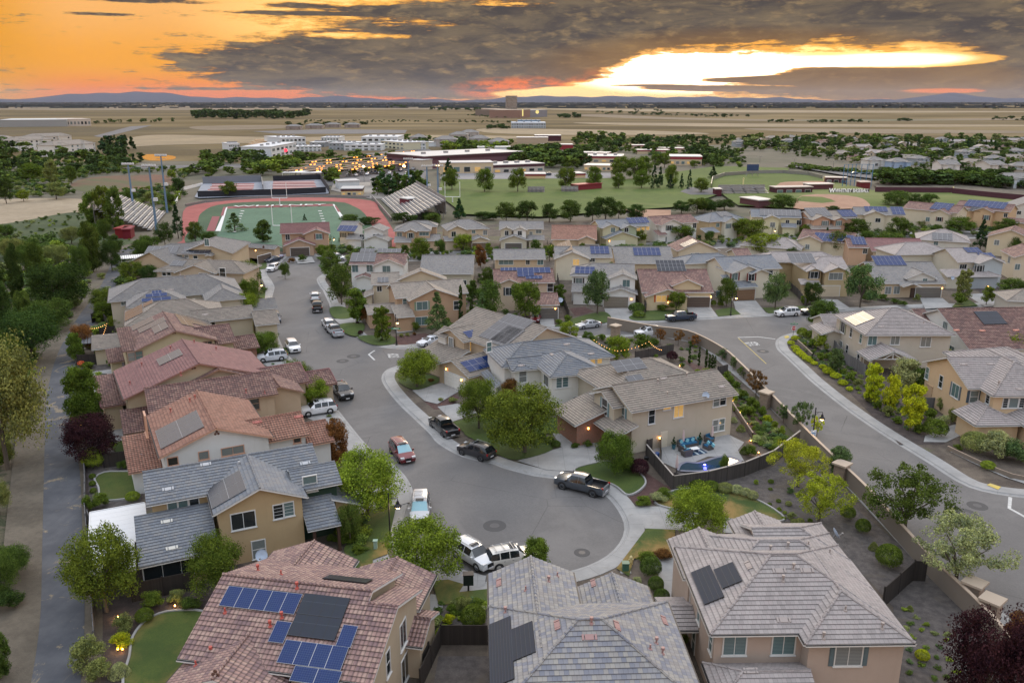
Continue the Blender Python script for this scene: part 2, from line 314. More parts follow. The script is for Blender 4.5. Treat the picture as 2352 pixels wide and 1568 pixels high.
# ---------------------------------------------------------------- mesh builder
class MB:
    def __init__(s): s.v=[];s.f=[];s.mi=[];s.uv=[];s.smooth=False
    def face(s,pts,uv=None,mi=0):
        k=len(s.v);s.v.extend([tuple(p) for p in pts]);s.f.append(tuple(range(k,k+len(pts))));s.mi.append(mi)
        s.uv.append(uv or [(p[0]+p[1],p[2]) if abs(p[2]-pts[0][2]) > 1e-6 or abs(pts[1][2]-pts[-1][2]) > 1e-6 else (p[0],p[1]) for p in pts])
    def box(s,x0,x1,y0,y1,z0,z1,mi=0,skip=''):
        a,b,c,d=(x0,y0),(x1,y0),(x1,y1),(x0,y1)
        s.prism([a,b,c,d],z0,z1,mi,skip)
    def prism(s,poly,z0,z1,mi=0,skip='',cz=None):
        n=len(poly);acc=0
        area=sum(poly[i][0]*poly[(i+1) % n][1]-poly[(i+1) % n][0]*poly[i][1] for i in range(n))
        if area < 0: poly=poly[::-1]
        for i in range(n):
            p,r=poly[i],poly[(i+1) % n];L=hypot(r[0]-p[0],r[1]-p[1])
            s.face([(*p,z0),(*r,z0),(*r,z1),(*p,z1)],[(acc,z0),(acc+L,z0),(acc+L,z1),(acc,z1)],mi);acc += L
        if n <= 4:
            if 't' not in skip: s.face([(*p,z1) for p in poly],None,mi)
            if 'b' not in skip: s.face([(*p,z0) for p in poly[::-1]],None,mi)
        else:
            for tri in tessellate_polygon([[Vector((*p,0)) for p in poly]]):
                T_=[poly[i] for i in tri]
                ar=(T_[1][0]-T_[0][0])*(T_[2][1]-T_[0][1])-(T_[2][0]-T_[0][0])*(T_[1][1]-T_[0][1])
                if ar < 0: T_=T_[::-1]
                if 't' not in skip: s.face([(*p,z1) for p in T_],None,mi)
                if 'b' not in skip: s.face([(*p,z0) for p in T_[::-1]],None,mi)
    def obox(s,M_,x0,x1,y0,y1,z0,z1,mi=0):
        t=MB();t.box(x0,x1,y0,y1,z0,z1,mi);s.add(t,M_)
    def add(s,o,M_=None):
        k=len(s.v);s.v.extend([tuple(M_ @ Vector(p)) for p in o.v] if M_ else o.v)
        s.f.extend([tuple(i+k for i in f) for f in o.f]);s.mi.extend(o.mi);s.uv.extend(o.uv)
    def tube(s,p,r,ra,rb=None,n=8,mi=0,cap=True):
        rb=ra if rb is None else rb;p=Vector(p);r=Vector(r);d=(r-p)
        if d.length < 1e-6: return
        d=d.normalized();a=d.orthogonal().normalized();b=d.cross(a)
        c=[(cos(2*pi*i/n),sin(2*pi*i/n)) for i in range(n)]
        A=[p+(a*x+b*y)*ra for x,y in c];B=[r+(a*x+b*y)*rb for x,y in c]
        for i in range(n):
            j=(i+1) % n;s.face([A[i],A[j],B[j],B[i]],None,mi)
        if cap:
            s.face(B,None,mi);s.face(A[::-1],None,mi)
    def lathe(s,prof,n=14,mi=0,c=(0,0,0)):
        for (r0,z0),(r1,z1) in zip(prof,prof[1:]):
            for i in range(n):
                a,b=2*pi*i/n,2*pi*(i+1)/n
                s.face([(c[0]+r0*cos(a),c[1]+r0*sin(a),c[2]+z0),(c[0]+r0*cos(b),c[1]+r0*sin(b),c[2]+z0),(c[0]+r1*cos(b),c[1]+r1*sin(b),c[2]+z1),(c[0]+r1*cos(a),c[1]+r1*sin(a),c[2]+z1)],None,mi)
    def mesh(s,name,mats):
        me=bpy.data.meshes.new(name);me.from_pydata(s.v,[],s.f)
        for m in mats: me.materials.append(m)
        me.polygons.foreach_set('material_index',s.mi)
        uvl=me.uv_layers.new(name='UVMap');flat=[c for f in s.uv for p in f for c in p[:2]]
        uvl.data.foreach_set('uv',flat)
        if s.smooth:
            import bmesh
            bm=bmesh.new();bm.from_mesh(me);bmesh.ops.remove_doubles(bm,verts=bm.verts,dist=1e-4);bm.to_mesh(me);bm.free()
            me.polygons.foreach_set('use_smooth',[True]*len(me.polygons))
        me.update();return me
def put(name,me,parent=None,loc=None,rz=0,col=None,**pr):
    o=bpy.data.objects.new(name,me);COL.objects.link(o)
    if parent: o.parent=parent
    if loc: o.location=loc
    if rz: o.rotation_euler=(0,0,rz)
    if col: o.color=(*col,1)
    for k,v in pr.items():
        if v is not None: o[k]=v
    return o
def build(mb,name,mats,parent=None,**k):
    if not mb.f: return None
    if not isinstance(mats,(list,tuple)): mats=[mats]
    return put(name,mb.mesh(name,mats),parent,**k)
def thing(name,label,cat,loc=(0,0,0),rz=0,group=None):
    return put(name,None,None,loc,rz,label=label,category=cat,group=group)
USED={}
def dup(src,loc,rz=0,sc=None,label=None,group=None,col=None):
    r=src.copy();COL.objects.link(r);r.location=loc;r.rotation_euler=(0,0,rz)
    if sc: r.scale=sc if hasattr(sc,'__len__') else (sc,sc,sc)
    if label: r['label']=label
    if group: r['group']=group
    for ch in list(src.children):
        c=ch.copy();COL.objects.link(c);c.parent=r
        if col and c.get('tintable'): c.color=(*col,1)
        for g in list(ch.children):
            d=g.copy();COL.objects.link(d);d.parent=c
            if col and d.get('tintable'): d.color=(*col,1)
    return r
def struct(mb,name,m,**k): return build(mb,name,m,kind='structure',**k)
def sheet(name,pts,z,m,kind='structure',uvrot=0,**k):
    mb=MB()
    for tri in tessellate_polygon([[Vector((*p,0)) for p in pts]]):
        T_=[pts[i] for i in tri]
        if (T_[1][0]-T_[0][0])*(T_[2][1]-T_[0][1])-(T_[2][0]-T_[0][0])*(T_[1][1]-T_[0][1]) < 0: T_=T_[::-1]
        c,s_=cos(uvrot),sin(uvrot)
        mb.face([(*p,z) for p in T_],[(p[0]*c+p[1]*s_,-p[0]*s_+p[1]*c) for p in T_])
    return build(mb,name,m,kind=kind,**k)
def smoothline(pts,step=1.2,closed=False):
    out=[];n=len(pts);idx=range(n if closed else n-1)
    for i in idx:
        g=(lambda j: pts[j % n]) if closed else (lambda j: pts[min(max(j,0),n-1)])
        p0,p1,p2,p3=g(i-1),g(i),g(i+1),g(i+2)
        L=hypot(p2[0]-p1[0],p2[1]-p1[1]);k=max(1,int(L/step))
        for j in range(k):
            t=j/k;out.append(tuple(.5*(2*b+(c-a)*t+(2*a-5*b+4*c-d)*t*t+(-a+3*b-3*c+d)*t**3) for a,b,c,d in zip(p0,p1,p2,p3)))
    if not closed: out.append(pts[-1])
    return out
def offset(line,d,closed=False):
    out=[];n=len(line)
    for i in range(n):
        a=line[(i-1) % n] if closed else line[max(i-1,0)];b=line[(i+1) % n] if closed else line[min(i+1,n-1)]
        dx,dy=b[0]-a[0],b[1]-a[1];L=hypot(dx,dy) or 1
        out.append((line[i][0]-dy/L*d,line[i][1]+dx/L*d))
    return out
def strip(mb,line,d0,z0,d1,z1,mi=0):
    A,B=offset(line,d0),offset(line,d1);acc=0
    for i in range(len(line)-1):
        L=hypot(line[i+1][0]-line[i][0],line[i+1][1]-line[i][1])
        f=[(*A[i],z0),(*A[i+1],z0),(*B[i+1],z1),(*B[i],z1)];uv=[(acc,d0+.3),(acc+L,d0+.3),(acc+L,d1+.3),(acc,d1+.3)]
        if d1 < d0: f=f[::-1];uv=uv[::-1]
        mb.face(f,uv,mi);acc += L
# ---------------------------------------------------------------- houses
WHITE=lin(206,207,206);CREAM=lin(206,198,180);NOUT={'x-': (-1,0),'x+': (1,0),'y-': (0,-1),'y+': (0,1)}
def clip(poly,v0,v1):
    def half(pl,c,sgn):
        out=[]
        for i in range(len(pl)):
            a,b=pl[i],pl[(i+1) % len(pl)];da,db=sgn*(a[1]-c),sgn*(b[1]-c)
            if da >= 0: out.append(a)
            if da*db < 0:
                t=da/(da-db);out.append((a[0]+(b[0]-a[0])*t,a[1]+(b[1]-a[1])*t))
        return out
    p=half(poly,v0,1)
    return half(p,v1,-1) if len(p) > 2 else []
LAND=[];FOOT=[]
def wcol(c): m_=sum(c)/3;return tuple(1.0*(k*.82+m_*.18) for k in c)
class House:
    def __init__(s,label,T,A,B,z,wall=(200,190,170),roof='grey',near=0,trimc=None,short=None,name='house',cat='house',group=None):
        s.T=T;a=P(T(*A),z);s.o=a
        if isinstance(B,(int,float)): s.th=radians(B)
        else: b=P(T(*B),z);s.th=atan2(b[1]-a[1],b[0]-a[0]);s.T=T
        s.root=thing(name,label,cat,(*a,0),s.th,group);s.wc=lin(*wall) if max(wall) > 1.5 else wall;s.near=near
        s.wc=wcol(s.wc)
        s.roof=TILE[roof];s.bl=[];s.tc=lin(*trimc) if trimc else WHITE;s.c,s.s=cos(s.th),sin(s.th);s.label=label;s.short=short;s.extra=MB()
    def L(s,p,z):
        w=P(s.T(p[0],p[1]),z);dx,dy=w[0]-s.o[0],w[1]-s.o[1];return (dx*s.c+dy*s.s,-dx*s.s+dy*s.c)
    def G(s,x,y): return (s.o[0]+x*s.c-y*s.s,s.o[1]+x*s.s+y*s.c)
    def lray(s,p):
        X,Y,Z=ray(*s.T(*p));return (X*s.c+Y*s.s,-X*s.s+Y*s.c,Z),(-s.o[0]*s.c-s.o[1]*s.s,s.o[0]*s.s-s.o[1]*s.c,H)
    def b(s,pts,ze,ax='x',sl=.4,hip='',d=None,w=None,x0=None,x1=None,y0=None,y1=None,ov=.45,z0=.0,col=None,m=None,roof=None,open=False,rp=None):
        q_=[s.L(p,p[2] if len(p) > 2 else ze) for p in pts]
        if q_:
            xs=[p[0] for p in q_];ys=[p[1] for p in q_]
            X0,X1,Y0,Y1=min(xs),max(xs),min(ys),max(ys)
            if d is not None:
                if d > 0: Y1=Y0+d
                else: Y0=Y1+d
            if w is not None:
                if w > 0: X1=X0+w
                else: X0=X1+w
        x0=X0 if x0 is None else x0;x1=X1 if x1 is None else x1;y0=Y0 if y0 is None else y0;y1=Y1 if y1 is None else y1
        if rp:
            i=1 if ax == 'x' else 0;base=(y0,x0)[ax == 'y'] if (rp[2] if len(rp) > 2 else 1) > 0 else (y1,x1)[ax == 'y'];sg=(rp[2] if len(rp) > 2 else 1);h_=4.
            for _ in range(40): h_=.5*h_+.5*min(max(sg*(s.L(rp,ze+sl*h_)[i]-base),1.),12.)
            if ax == 'x': y0,y1=(y0,y0+2*h_) if sg > 0 else (y1-2*h_,y1)
            else: x0,x1=(x0,x0+2*h_) if sg > 0 else (x1-2*h_,x1)
        e=.002*(len(s.bl)+1)
        B=dict(x0=x0-e,x1=x1+e,y0=y0-e,y1=y1+e,ze=ze+e,ax=ax,sl=sl,ov=ov,z0=z0,col=col,m=m,hm='-' in hip,hp='+' in hip,roof=roof,open=open)
        if hip == 'h': B['hm']=B['hp']=True;B['ax']='x' if x1-x0 >= y1-y0 else 'y'
        s.bl.append(B);return B
    def planes(s,B):
        x0,x1,y0,y1,ze,sl=(B[k] for k in ('x0','x1','y0','y1','ze','sl'));hx,hy=(x1-x0)/2,(y1-y0)/2;xm,ym=x0+hx,y0+hy
        if B['ax'] == 'x':
            zr=ze+sl*hy;r0=(x0+(hy if B['hm'] else 0),ym,zr);r1=(x1-(hy if B['hp'] else 0),ym,zr)
            pl={'y-': [(x0,y0,ze),(x1,y0,ze),r1,r0],'y+': [(x1,y1,ze),(x0,y1,ze),r0,r1]}
            if B['hm']: pl['x-']=[(x0,y1,ze),(x0,y0,ze),r0]
            if B['hp']: pl['x+']=[(x1,y0,ze),(x1,y1,ze),r1]
        elif B['ax'] == 'y':
            zr=ze+sl*hx;r0=(xm,y0+(hx if B['hm'] else 0),zr);r1=(xm,y1-(hx if B['hp'] else 0),zr)
            pl={'x-': [(x0,y1,ze),(x0,y0,ze),r0,r1],'x+': [(x1,y0,ze),(x1,y1,ze),r1,r0]}
            if B['hm']: pl['y-']=[(x0,y0,ze),(x1,y0,ze),r0]
            if B['hp']: pl['y+']=[(x1,y1,ze),(x0,y1,ze),r1]
        else:
            k=B['ax'][1:];z=lambda x,y: ze+sl*{'x-': x-x0,'x+': x1-x,'y-': y-y0,'y+': y1-y}[k]
            r={'y-': [(x0,y0),(x1,y0),(x1,y1),(x0,y1)],'y+': [(x1,y1),(x0,y1),(x0,y0),(x1,y0)],'x-': [(x0,y1),(x0,y0),(x1,y0),(x1,y1)],'x+': [(x1,y0),(x1,y1),(x0,y1),(x0,y0)]}[k]
            pl={k: [(x,y,z(x,y)) for x,y in r]}
        return pl
    def zat(s,B,x,y):
        x0,x1,y0,y1,ze,sl=(B[k] for k in ('x0','x1','y0','y1','ze','sl'))
        if B['ax'][0] == 's': return ze+sl*{'x-': x-x0,'x+': x1-x,'y-': y-y0,'y+': y1-y}[B['ax'][1:]]
        L_=[y-y0,y1-y] if B['ax'] == 'x' else [x-x0,x1-x]
        if B['hm']: L_.append(x-x0 if B['ax'] == 'x' else y-y0)
        if B['hp']: L_.append(x1-x if B['ax'] == 'x' else y1-y)
        return ze+sl*min(L_)
    def wallrect(s,B): o=B['ov'];return B['x0']+o,B['x1']-o,B['y0']+o,B['y1']-o
    def finish(s):
        roofs={};tr=MB();walls={};cap=MB();ch=.36
        for B in s.bl:
            rf=roofs.setdefault(B['roof'],MB());TH=.17
            ridge_e={}
            for k,pl in s.planes(B).items():
                a,b_=Vector(pl[0]),Vector(pl[1]);u=(b_-a).normalized();n=u.cross(Vector(pl[2])-b_).normalized();v=n.cross(u)
                loc=[((Vector(p)-a).dot(u),(Vector(p)-a).dot(v)) for p in pl];off=(R.uniform(0,30),36*.36*int(R.uniform(1,4)))
                if s.near:
                    vm=max(p[1] for p in loc);j=0;t_=.045 if s.near > 1 else .05
                    while j*ch < vm-.01:
                        c0,c1=j*ch,min((j+1)*ch,vm);q_=clip(loc,c0,c1)
                        if len(q_) > 2:
                            f=[];uv=[]
                            for (pu,pv) in q_:
                                r_=1-(pv-c0)/ch;f.append(a+u*pu+v*pv+n*(t_*max(0,r_)+.004));uv.append((pu+off[0],min(max(pv,c0+.004),c1-.004)+off[1]))
                            rf.face(f,uv)
                            lo=sorted([p[0] for p in q_ if abs(p[1]-c0) < 1e-4])
                            if len(lo) > 1:
                                A_,B_=a+u*lo[0]+v*c0,a+u*lo[-1]+v*c0
                                rf.face([A_,B_,B_+n*(t_+.004),A_+n*(t_+.004)],[(lo[0],off[1]+c0+.01),(lo[-1],off[1]+c0+.01)]*2)
                        j += 1
                else: rf.face([Vector(p)+Vector((0,0,.004)) for p in pl],[(p[0]+off[0],p[1]+off[1]) for p in loc])
                tr.face([(p[0],p[1],p[2]-TH) for p in pl[::-1]])
                for i in range(len(pl)):
                    p,r_=pl[i],pl[(i+1) % len(pl)];ky=tuple(sorted([(round(p[0],3),round(p[1],3),round(p[2],3)),(round(r_[0],3),round(r_[1],3),round(r_[2],3))]))
                    if ky in ridge_e: ridge_e[ky]=2
                    else: ridge_e[ky]=1
                    if i == 0 and s.near:
                        o=-v.xy.normalized();o3=Vector((o.x,o.y,0))*.13;dn=Vector((0,0,-.13));up=Vector((0,0,-.03));p_,q3=Vector(p),Vector(r_)
                        tr.face([p_+up+o3,q3+up+o3,q3+up,p_+up][::-1],None,1);tr.face([p_+dn+o3,q3+dn+o3,q3+up+o3,p_+up+o3]);tr.face([p_+dn,q3+dn,q3+dn+o3,p_+dn+o3])
                        for e_ in (p_,q3): tr.face([e_+up,e_+up+o3,e_+dn+o3,e_+dn])
            for (p,r_),c in ridge_e.items():
                p,r_=Vector(p),Vector(r_)
                if c == 1 and (p-r_).length > .05:
                    tr.face([p-Vector((0,0,TH)),r_-Vector((0,0,TH)),r_,p])
                if (c == 2 or (abs(p.z-r_.z) > .3 and B['roof'] is not None)) and (p-r_).length > .3:
                    rad=.1 if s.near else .09;up=Vector((0,0,.03))
                    if p.z > r_.z: p,r_=r_,p
                    nseg=max(1,int((r_-p).length/.42)) if s.near else 1
                    for k in range(nseg): cap.tube(p+(r_-p)*(k/nseg)+up,p+(r_-p)*((k+1)/nseg)+up,rad*1.15,rad*(.85 if s.near else 1.15),6)
            if B['open']: continue
            x0,x1,y0,y1=s.wallrect(B);wl=walls.setdefault((B['col'],B['m']),MB())
            for side,(p,r_) in {'y-': ((x0,y0),(x1,y0)),'x+': ((x1,y0),(x1,y1)),'y+': ((x1,y1),(x0,y1)),'x-': ((x0,y1),(x0,y0))}.items():
                mid=((p[0]+r_[0])/2,(p[1]+r_[1])/2);zz=lambda q_: s.zat(B,*q_)-TH
                top=[(*p,zz(p)),(*r_,zz(r_))] if zz(mid) < max(zz(p),zz(r_))+.05 else None
                if top is None and ((B['ax'] == 'x' and side[0] == 'x') or (B['ax'] == 'y' and side[0] == 'y')) and not (B['hm'] and side[1] == '-') and not (B['hp'] and side[1] == '+'):
                    f=[(*p,B['z0']),(*r_,B['z0']),(*r_,zz(r_)),(*mid,zz(mid)),(*p,zz(p))]
                else: f=[(*p,B['z0']),(*r_,B['z0']),(*r_,zz(r_)),(*p,zz(p))]
                wl.face(f)
        roofs[s.bl[0]['roof']].add(cap)
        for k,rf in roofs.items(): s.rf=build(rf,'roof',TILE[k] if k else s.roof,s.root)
        build(tr,'eave_trim',[trim,metal_dark],s.root,col=s.tc)
        for (c,m),wl in walls.items(): build(wl,'wall',m or stucco,s.root,col=wcol(lin(*c)) if c else s.wc)
        xs=[B[k] for B in s.bl for k in ('x0','x1')];ys=[B[k] for B in s.bl for k in ('y0','y1')]
        c=s.G((min(xs)+max(xs))/2,(min(ys)+max(ys))/2)
        FOOT.append((s,[s.wallrect(B) for B in s.bl]))
        if s.short: LAND.append((c,s.short))
        return s
    def hit(s,B,side,p):
        d,o=s.lray(p);x0,x1,y0,y1=s.wallrect(B)
        if side[0] == 'y': k=((y0 if side == 'y-' else y1)-o[1])/d[1]
        else: k=((x0 if side == 'x-' else x1)-o[0])/d[0]
        return (o[0]+d[0]*k,o[1]+d[1]*k,o[2]+d[2]*k)
    def frame(s,B,side,p,z=None):
        h=s.hit(B,side,p) if len(p) == 2 else p
        if z is not None: h=(h[0],h[1],z)
        ang={'y-': 0,'x+': pi/2,'y+': pi,'x-': -pi/2}[side]
        return Matrix.Translation(h) @ Matrix.Rotation(ang,4,'Z')
    def win(s,B,side,ps,w=1.,h=1.3,st='v',sh=None,lit=False,z=None,arch=False):
        if not isinstance(ps,list): ps=[ps]
        out=[]
        for p in ps:
            M_=s.frame(B,side,p,z);f=MB();t_=.09
            for (a,b_,c,d) in ((-w/2-t_,-w/2,-h/2-t_,h/2+t_),(w/2,w/2+t_,-h/2-t_,h/2+t_),(-w/2,w/2,h/2,h/2+t_),(-w/2,w/2,-h/2-t_,-h/2)): f.obox(M_,a,b_,-.06,.05,c,d)
            if s.near: f.obox(M_,-w/2-t_-.06,w/2+t_+.06,-.11,.05,-h/2-t_-.06,-h/2-t_+.02)
            if 'v' in st: f.obox(M_,-.025,.025,-.035,.03,-h/2,h/2)
            if 'h' in st: f.obox(M_,-w/2,w/2,-.038,.03,-.03,.03)
            if 'g' in st:
                for i in range(1,4): f.obox(M_,-w/2,w/2,-.03,.03,-h/2+h*i/4-.012,-h/2+h*i/4+.012)
            if '3' in st:
                for i in (1,2): f.obox(M_,-w/2+w*i/3-.02,-w/2+w*i/3+.02,-.036,.03,-h/2,h/2)
            fr=build(f,'window',trim,s.root,col=s.tc)
            g=MB();g.obox(M_,-w/2,w/2,-.015,.02,-h/2,h/2);build(g,'pane',litglass if lit else glass,fr)
            if sh:
                for sg in (-1,1):
                    q_=MB();a=sg*(w/2+t_+.02);b_=sg*(w/2+t_+.02+.32);q_.obox(M_,min(a,b_),max(a,b_),-.05,.03,-h/2-.05,h/2+.05)
                    for zz in (-h*.24,h*.24): q_.obox(M_,min(a,b_)+.06,max(a,b_)-.06,-.075,-.04,zz-h*.17,zz+h*.17)
                    build(q_,'shutter',tint,s.root,col=lin(*sh))
            out.append(M_)
        return out
    def gar(s,B,side,p,w=4.9,h=2.15,c=(120,108,98)):
        M_=s.frame(B,side,p,h/2+.1);g=MB()
        for i in range(4):
            z=-h/2+h*i/4;g.obox(M_,-w/2,w/2,-.05,.06,z+.008,z+h/4-.008)
            if s.near:
                for k in range(8): g.obox(M_,-w/2+w*(k+.12)/8,-w/2+w*(k+.88)/8,-.065,.0,z+.07,z+h/4-.07)
        build(g,'garage_door',tint,s.root,col=lin(*c))
        f=MB();f.obox(M_,-w/2-.12,-w/2,-.08,.05,-h/2,h/2+.12);f.obox(M_,w/2,w/2+.12,-.08,.05,-h/2,h/2+.12);f.obox(M_,-w/2,w/2,-.08,.05,h/2,h/2+.12);build(f,'garage_door_frame',trim,s.root,col=s.tc)
        return M_
    def door(s,B,side,p,w=1.,h=2.1,c=(70,50,40)):
        M_=s.frame(B,side,p,h/2+.12);g=MB();g.obox(M_,-w/2,w/2,-.05,.04,-h/2,h/2);g.obox(M_,-w/2+.15,w/2-.15,-.07,0,.1,h/2-.15);g.obox(M_,-w/2+.15,w/2-.15,-.07,0,-h/2+.15,-.05)
        g.obox(M_,w/2-.14,w/2-.08,-.11,0,-.1,.05);build(g,'door',tint,s.root,col=lin(*c))
    def sconce(s,B,side,p):
        M_=s.frame(B,side,p);g=MB();g.obox(M_,-.08,.08,-.2,0,.14,.2);g.obox(M_,-.05,.05,-.08,0,-.12,.14);o=build(g,'wall_lantern',metal_dark,s.root)
        e=MB();e.obox(M_,-.07,.07,-.19,-.07,-.12,.14);build(e,'lamp',warmglow,o)
    def attic(s,B,side,p,r=.1):
        M_=s.frame(B,side,p);g=MB()
        for dx,dz in ((0,.14),(-.15,-.1),(.15,-.1)): g.tube(M_ @ Vector((dx,-.03,dz)),M_ @ Vector((dx,.02,dz)),r,r,8)
        build(g,'attic_vent',tint,s.root,col=(.12,.06,.045))
    def proj(s,B,k,p):
        pl=s.planes(B)[k];a,b_=Vector(pl[0]),Vector(pl[1]);u=(b_-a).normalized();n=u.cross(Vector(pl[2])-b_).normalized();v=n.cross(u)
        d,o=s.lray(p);d,o=Vector(d),Vector(o);t=(a-o).dot(n)/d.dot(n);h=o+d*t-a
        return (h.dot(u),h.dot(v)),a,u,v,n
    def solar(s,B,k,pts,nx=3,ny=2,m=None,fr=None):
        q_=[s.proj(B,k,p) for p in pts];_,a,u,v,n=q_[0];us=[x[0][0] for x in q_];vs=[x[0][1] for x in q_];u0,u1,v0,v1=min(us),max(us),min(vs),max(vs)
        g=MB();mw,mh=(u1-u0)/nx,(v1-v0)/ny;Q=lambda x,y,z: a+u*x+v*y+n*z
        A_=[Q(u0,v0,.09),Q(u1,v0,.09),Q(u1,v1,.09),Q(u0,v1,.09)];D_=[Q(u0,v0,.14),Q(u1,v0,.14),Q(u1,v1,.14),Q(u0,v1,.14)]
        g.face(A_[::-1]);g.face(D_)
        for i in range(4): g.face([A_[i],A_[(i+1) % 4],D_[(i+1) % 4],D_[i]])
        for i in range(nx):
            for j in range(ny):
                x,y=u0+i*mw+.02,v0+j*mh+.02;X,Y=x+mw-.04,y+mh-.04
                g.face([Q(x,y,.145),Q(X,y,.145),Q(X,Y,.145),Q(x,Y,.145)],[(0,0),(mw,0),(mw,mh),(0,mh)],1)
        build(g,'solar_array',[fr or panel_frame,m or solar_blue],s.root)
    def vents(s,B,k,pts,c=(150,140,135),flat=[]):
        for p in pts:
            g=MB();(x,y),a,u,v,n=s.proj(B,k,p);h=a+u*x+v*y;g.tube(h-n*.05,h+Vector((0,0,.38)),.06,.06,7);g.tube(h,h+n*.09,.17,.09,8)
            if R.random() < .5: g.tube(h+Vector((0,0,.32)),h+Vector((0,0,.5)),.12,.12,8)
            build(g,'vent_pipe',tint,s.rf,col=lin(*c))
        for p in flat:
            g=MB();(x,y),a,u,v,n=s.proj(B,k,p);t=MB();t.box(-.28,.28,-.19,.19,.03,.085);t.box(-.48,-.34,-.19,.19,.03,.1);t.box(.34,.48,-.19,.19,.03,.1)
            Mx=Matrix((u,v,n)).transposed().to_4x4();Mx.translation=a+u*x+v*y;g.add(t,Mx)
            build(g,'roof_vent',tint,s.rf,col=lin(*c))
    def chimney(s,x,y,z0,z1,w=.8,col=None):
        g=MB();g.box(x-w/2,x+w/2,y-w/2,y+w/2,z0,z1);g.box(x-w/2-.08,x+w/2+.08,y-w/2-.08,y+w/2+.08,z1,z1+.12);g.tube((x,y,z1),(x,y,z1+.4),.12,.12);build(g,'chimney',stucco,s.rf,col=col or s.wc)
    def post(s,pts,w=.2,z0=.12,z1=2.7,c=(200,195,185)):
        for (x,y) in pts:
            g=MB();g.box(x-w/2,x+w/2,y-w/2,y+w/2,z0,z1);g.box(x-w/2-.05,x+w/2+.05,y-w/2-.05,y+w/2+.05,z0,z0+.25);g.box(x-w/2-.04,x+w/2+.04,y-w/2-.04,y+w/2+.04,z1-.12,z1);build(g,'porch_post',trim,s.root,col=lin(*c))
# ---------------------------------------------------------------- ground,roads,kerbs
D0=T0
GB=MB();GB.face([(-60000,-400,0),(60000,-400,0),(60000,90000,0),(-60000,90000,0)]);struct(GB,'ground',drym)
ROADZ=.05
K_main=smoothline(W(T0,(660,590),(615,622),(624.6,646),(630.7,660),(625.7,682),(622.8,707),(627,743),(639,772),(659,811),(716,872),(767,930),(847,1027),(899,1063),(930,1092),(947,1122),(950,1145),(945,1170),(938,1195),(937,1225),(948,1256),(978,1292),(1030,1316),(1080,1330),(1135,1338),(1208,1334),(1295,1315),(1350,1299),(1393,1277),(1422,1248),(1434,1216),(1427,1187),(1408,1157),(1386,1136),(1350,1117),(1280,1101),(1226,1094),(1153,1075),(1131,1066),(1062,1050),(1007,1020),(986.6,997),(954,965.6),(915,928),(886,892),(876,870),(884,853),(910,841),(1010,812),(1150,790),(1290,775),(1400,770),(1505,768),(1563,776),(1613,787),(1646,805),(1700,850),(1765,905),(1830,967),(1938,1074),(1975,1110),(2080,1218),(2190,1330),(2255,1361),(2325,1428),(2420,1530),(2500,1630)),1.0)
K_north=smoothline(W(T0,(752,624),(728,640),(735,660),(741.5,668),(756,698.5),(774,732),(797,755),(826,780),(855,794),(915,802),(965,798),(1015,790),(1090,775),(1180,763),(1275,755),(1325,753),(1420,743),(1505,741),(1642,733),(1775,726),(1865,720),(1990,712),(2150,705),(2400,700),(2600,695)),1.0)
K_right=smoothline(W(T0,(2600,738),(2200,745),(1990,752),(1900,756),(1847,762),(1815,766),(1790,775),(1781,787),(1785,803),(1804,821),(1830,846),(1865,879),(1937,937),(2025,998),(2124,1059),(2197,1106),(2252,1128),(2325,1141),(2420,1150)),1.0)
K_nn=smoothline(W(T0,(640,612),(660,590),(690,583),(760,592),(860,586),(1000,582),(1160,577),(1400,566),(1700,551),(2000,540),(2400,530)),1.5)
K_ns=smoothline(W(T0,(752,624),(760,606),(820,602),(1000,597),(1160,592),(1400,582),(1700,566),(2000,553),(2400,543)),1.5)
road=[P(p) for p in ((560,560),(2480,520),(2800,760),(2700,1700),(1500,1500),(900,1420),(860,1100),(560,800))]
sheet('road',road,ROADZ,asphalt)
YZ=.16
def kerb(line,sgn,name='sidewalk',wide=1.95):
    mb=MB();s=sgn
    strip(mb,line,0,ROADZ+.004,s*.4,ROADZ+.02);strip(mb,line,s*.4,ROADZ+.02,s*.52,YZ+.03);strip(mb,line,s*.52,YZ+.03,s*wide,YZ+.04);strip(mb,line,s*wide,YZ+.04,s*(wide+.02),0)
    return struct(mb,name,concrete)
def yardpoly(line,sgn,rest,name,m=yard,z=YZ): return sheet(name,offset(line,sgn*1.2)+rest,z,m)
kerb(K_main,-1);kerb(K_north,1);kerb(K_right,1);kerb(K_nn,1);kerb(K_ns,-1)
TR_E=W(T0,(215,1620),(212,1400),(195,1180),(180,1000),(185,900),(195,820),(228,730),(270,650),(290,600))
yardpoly(K_main,-1,[P((2500,2200)),P((215,2200))]+TR_E+[P((330,580)),P((600,575))],'yard_ground')
yardpoly(K_north,1,offset(K_ns,-1.2)[::-1],'yard_ground')
yardpoly(K_right,1,[P((2900,1150)),P((2900,738))],'yard_ground')
yardpoly(K_nn,1,[P(p) for p in ((2450,470),(2000,482),(1700,500),(1180,512),(1000,530),(760,538),(460,560),(330,585))],'yard_ground')
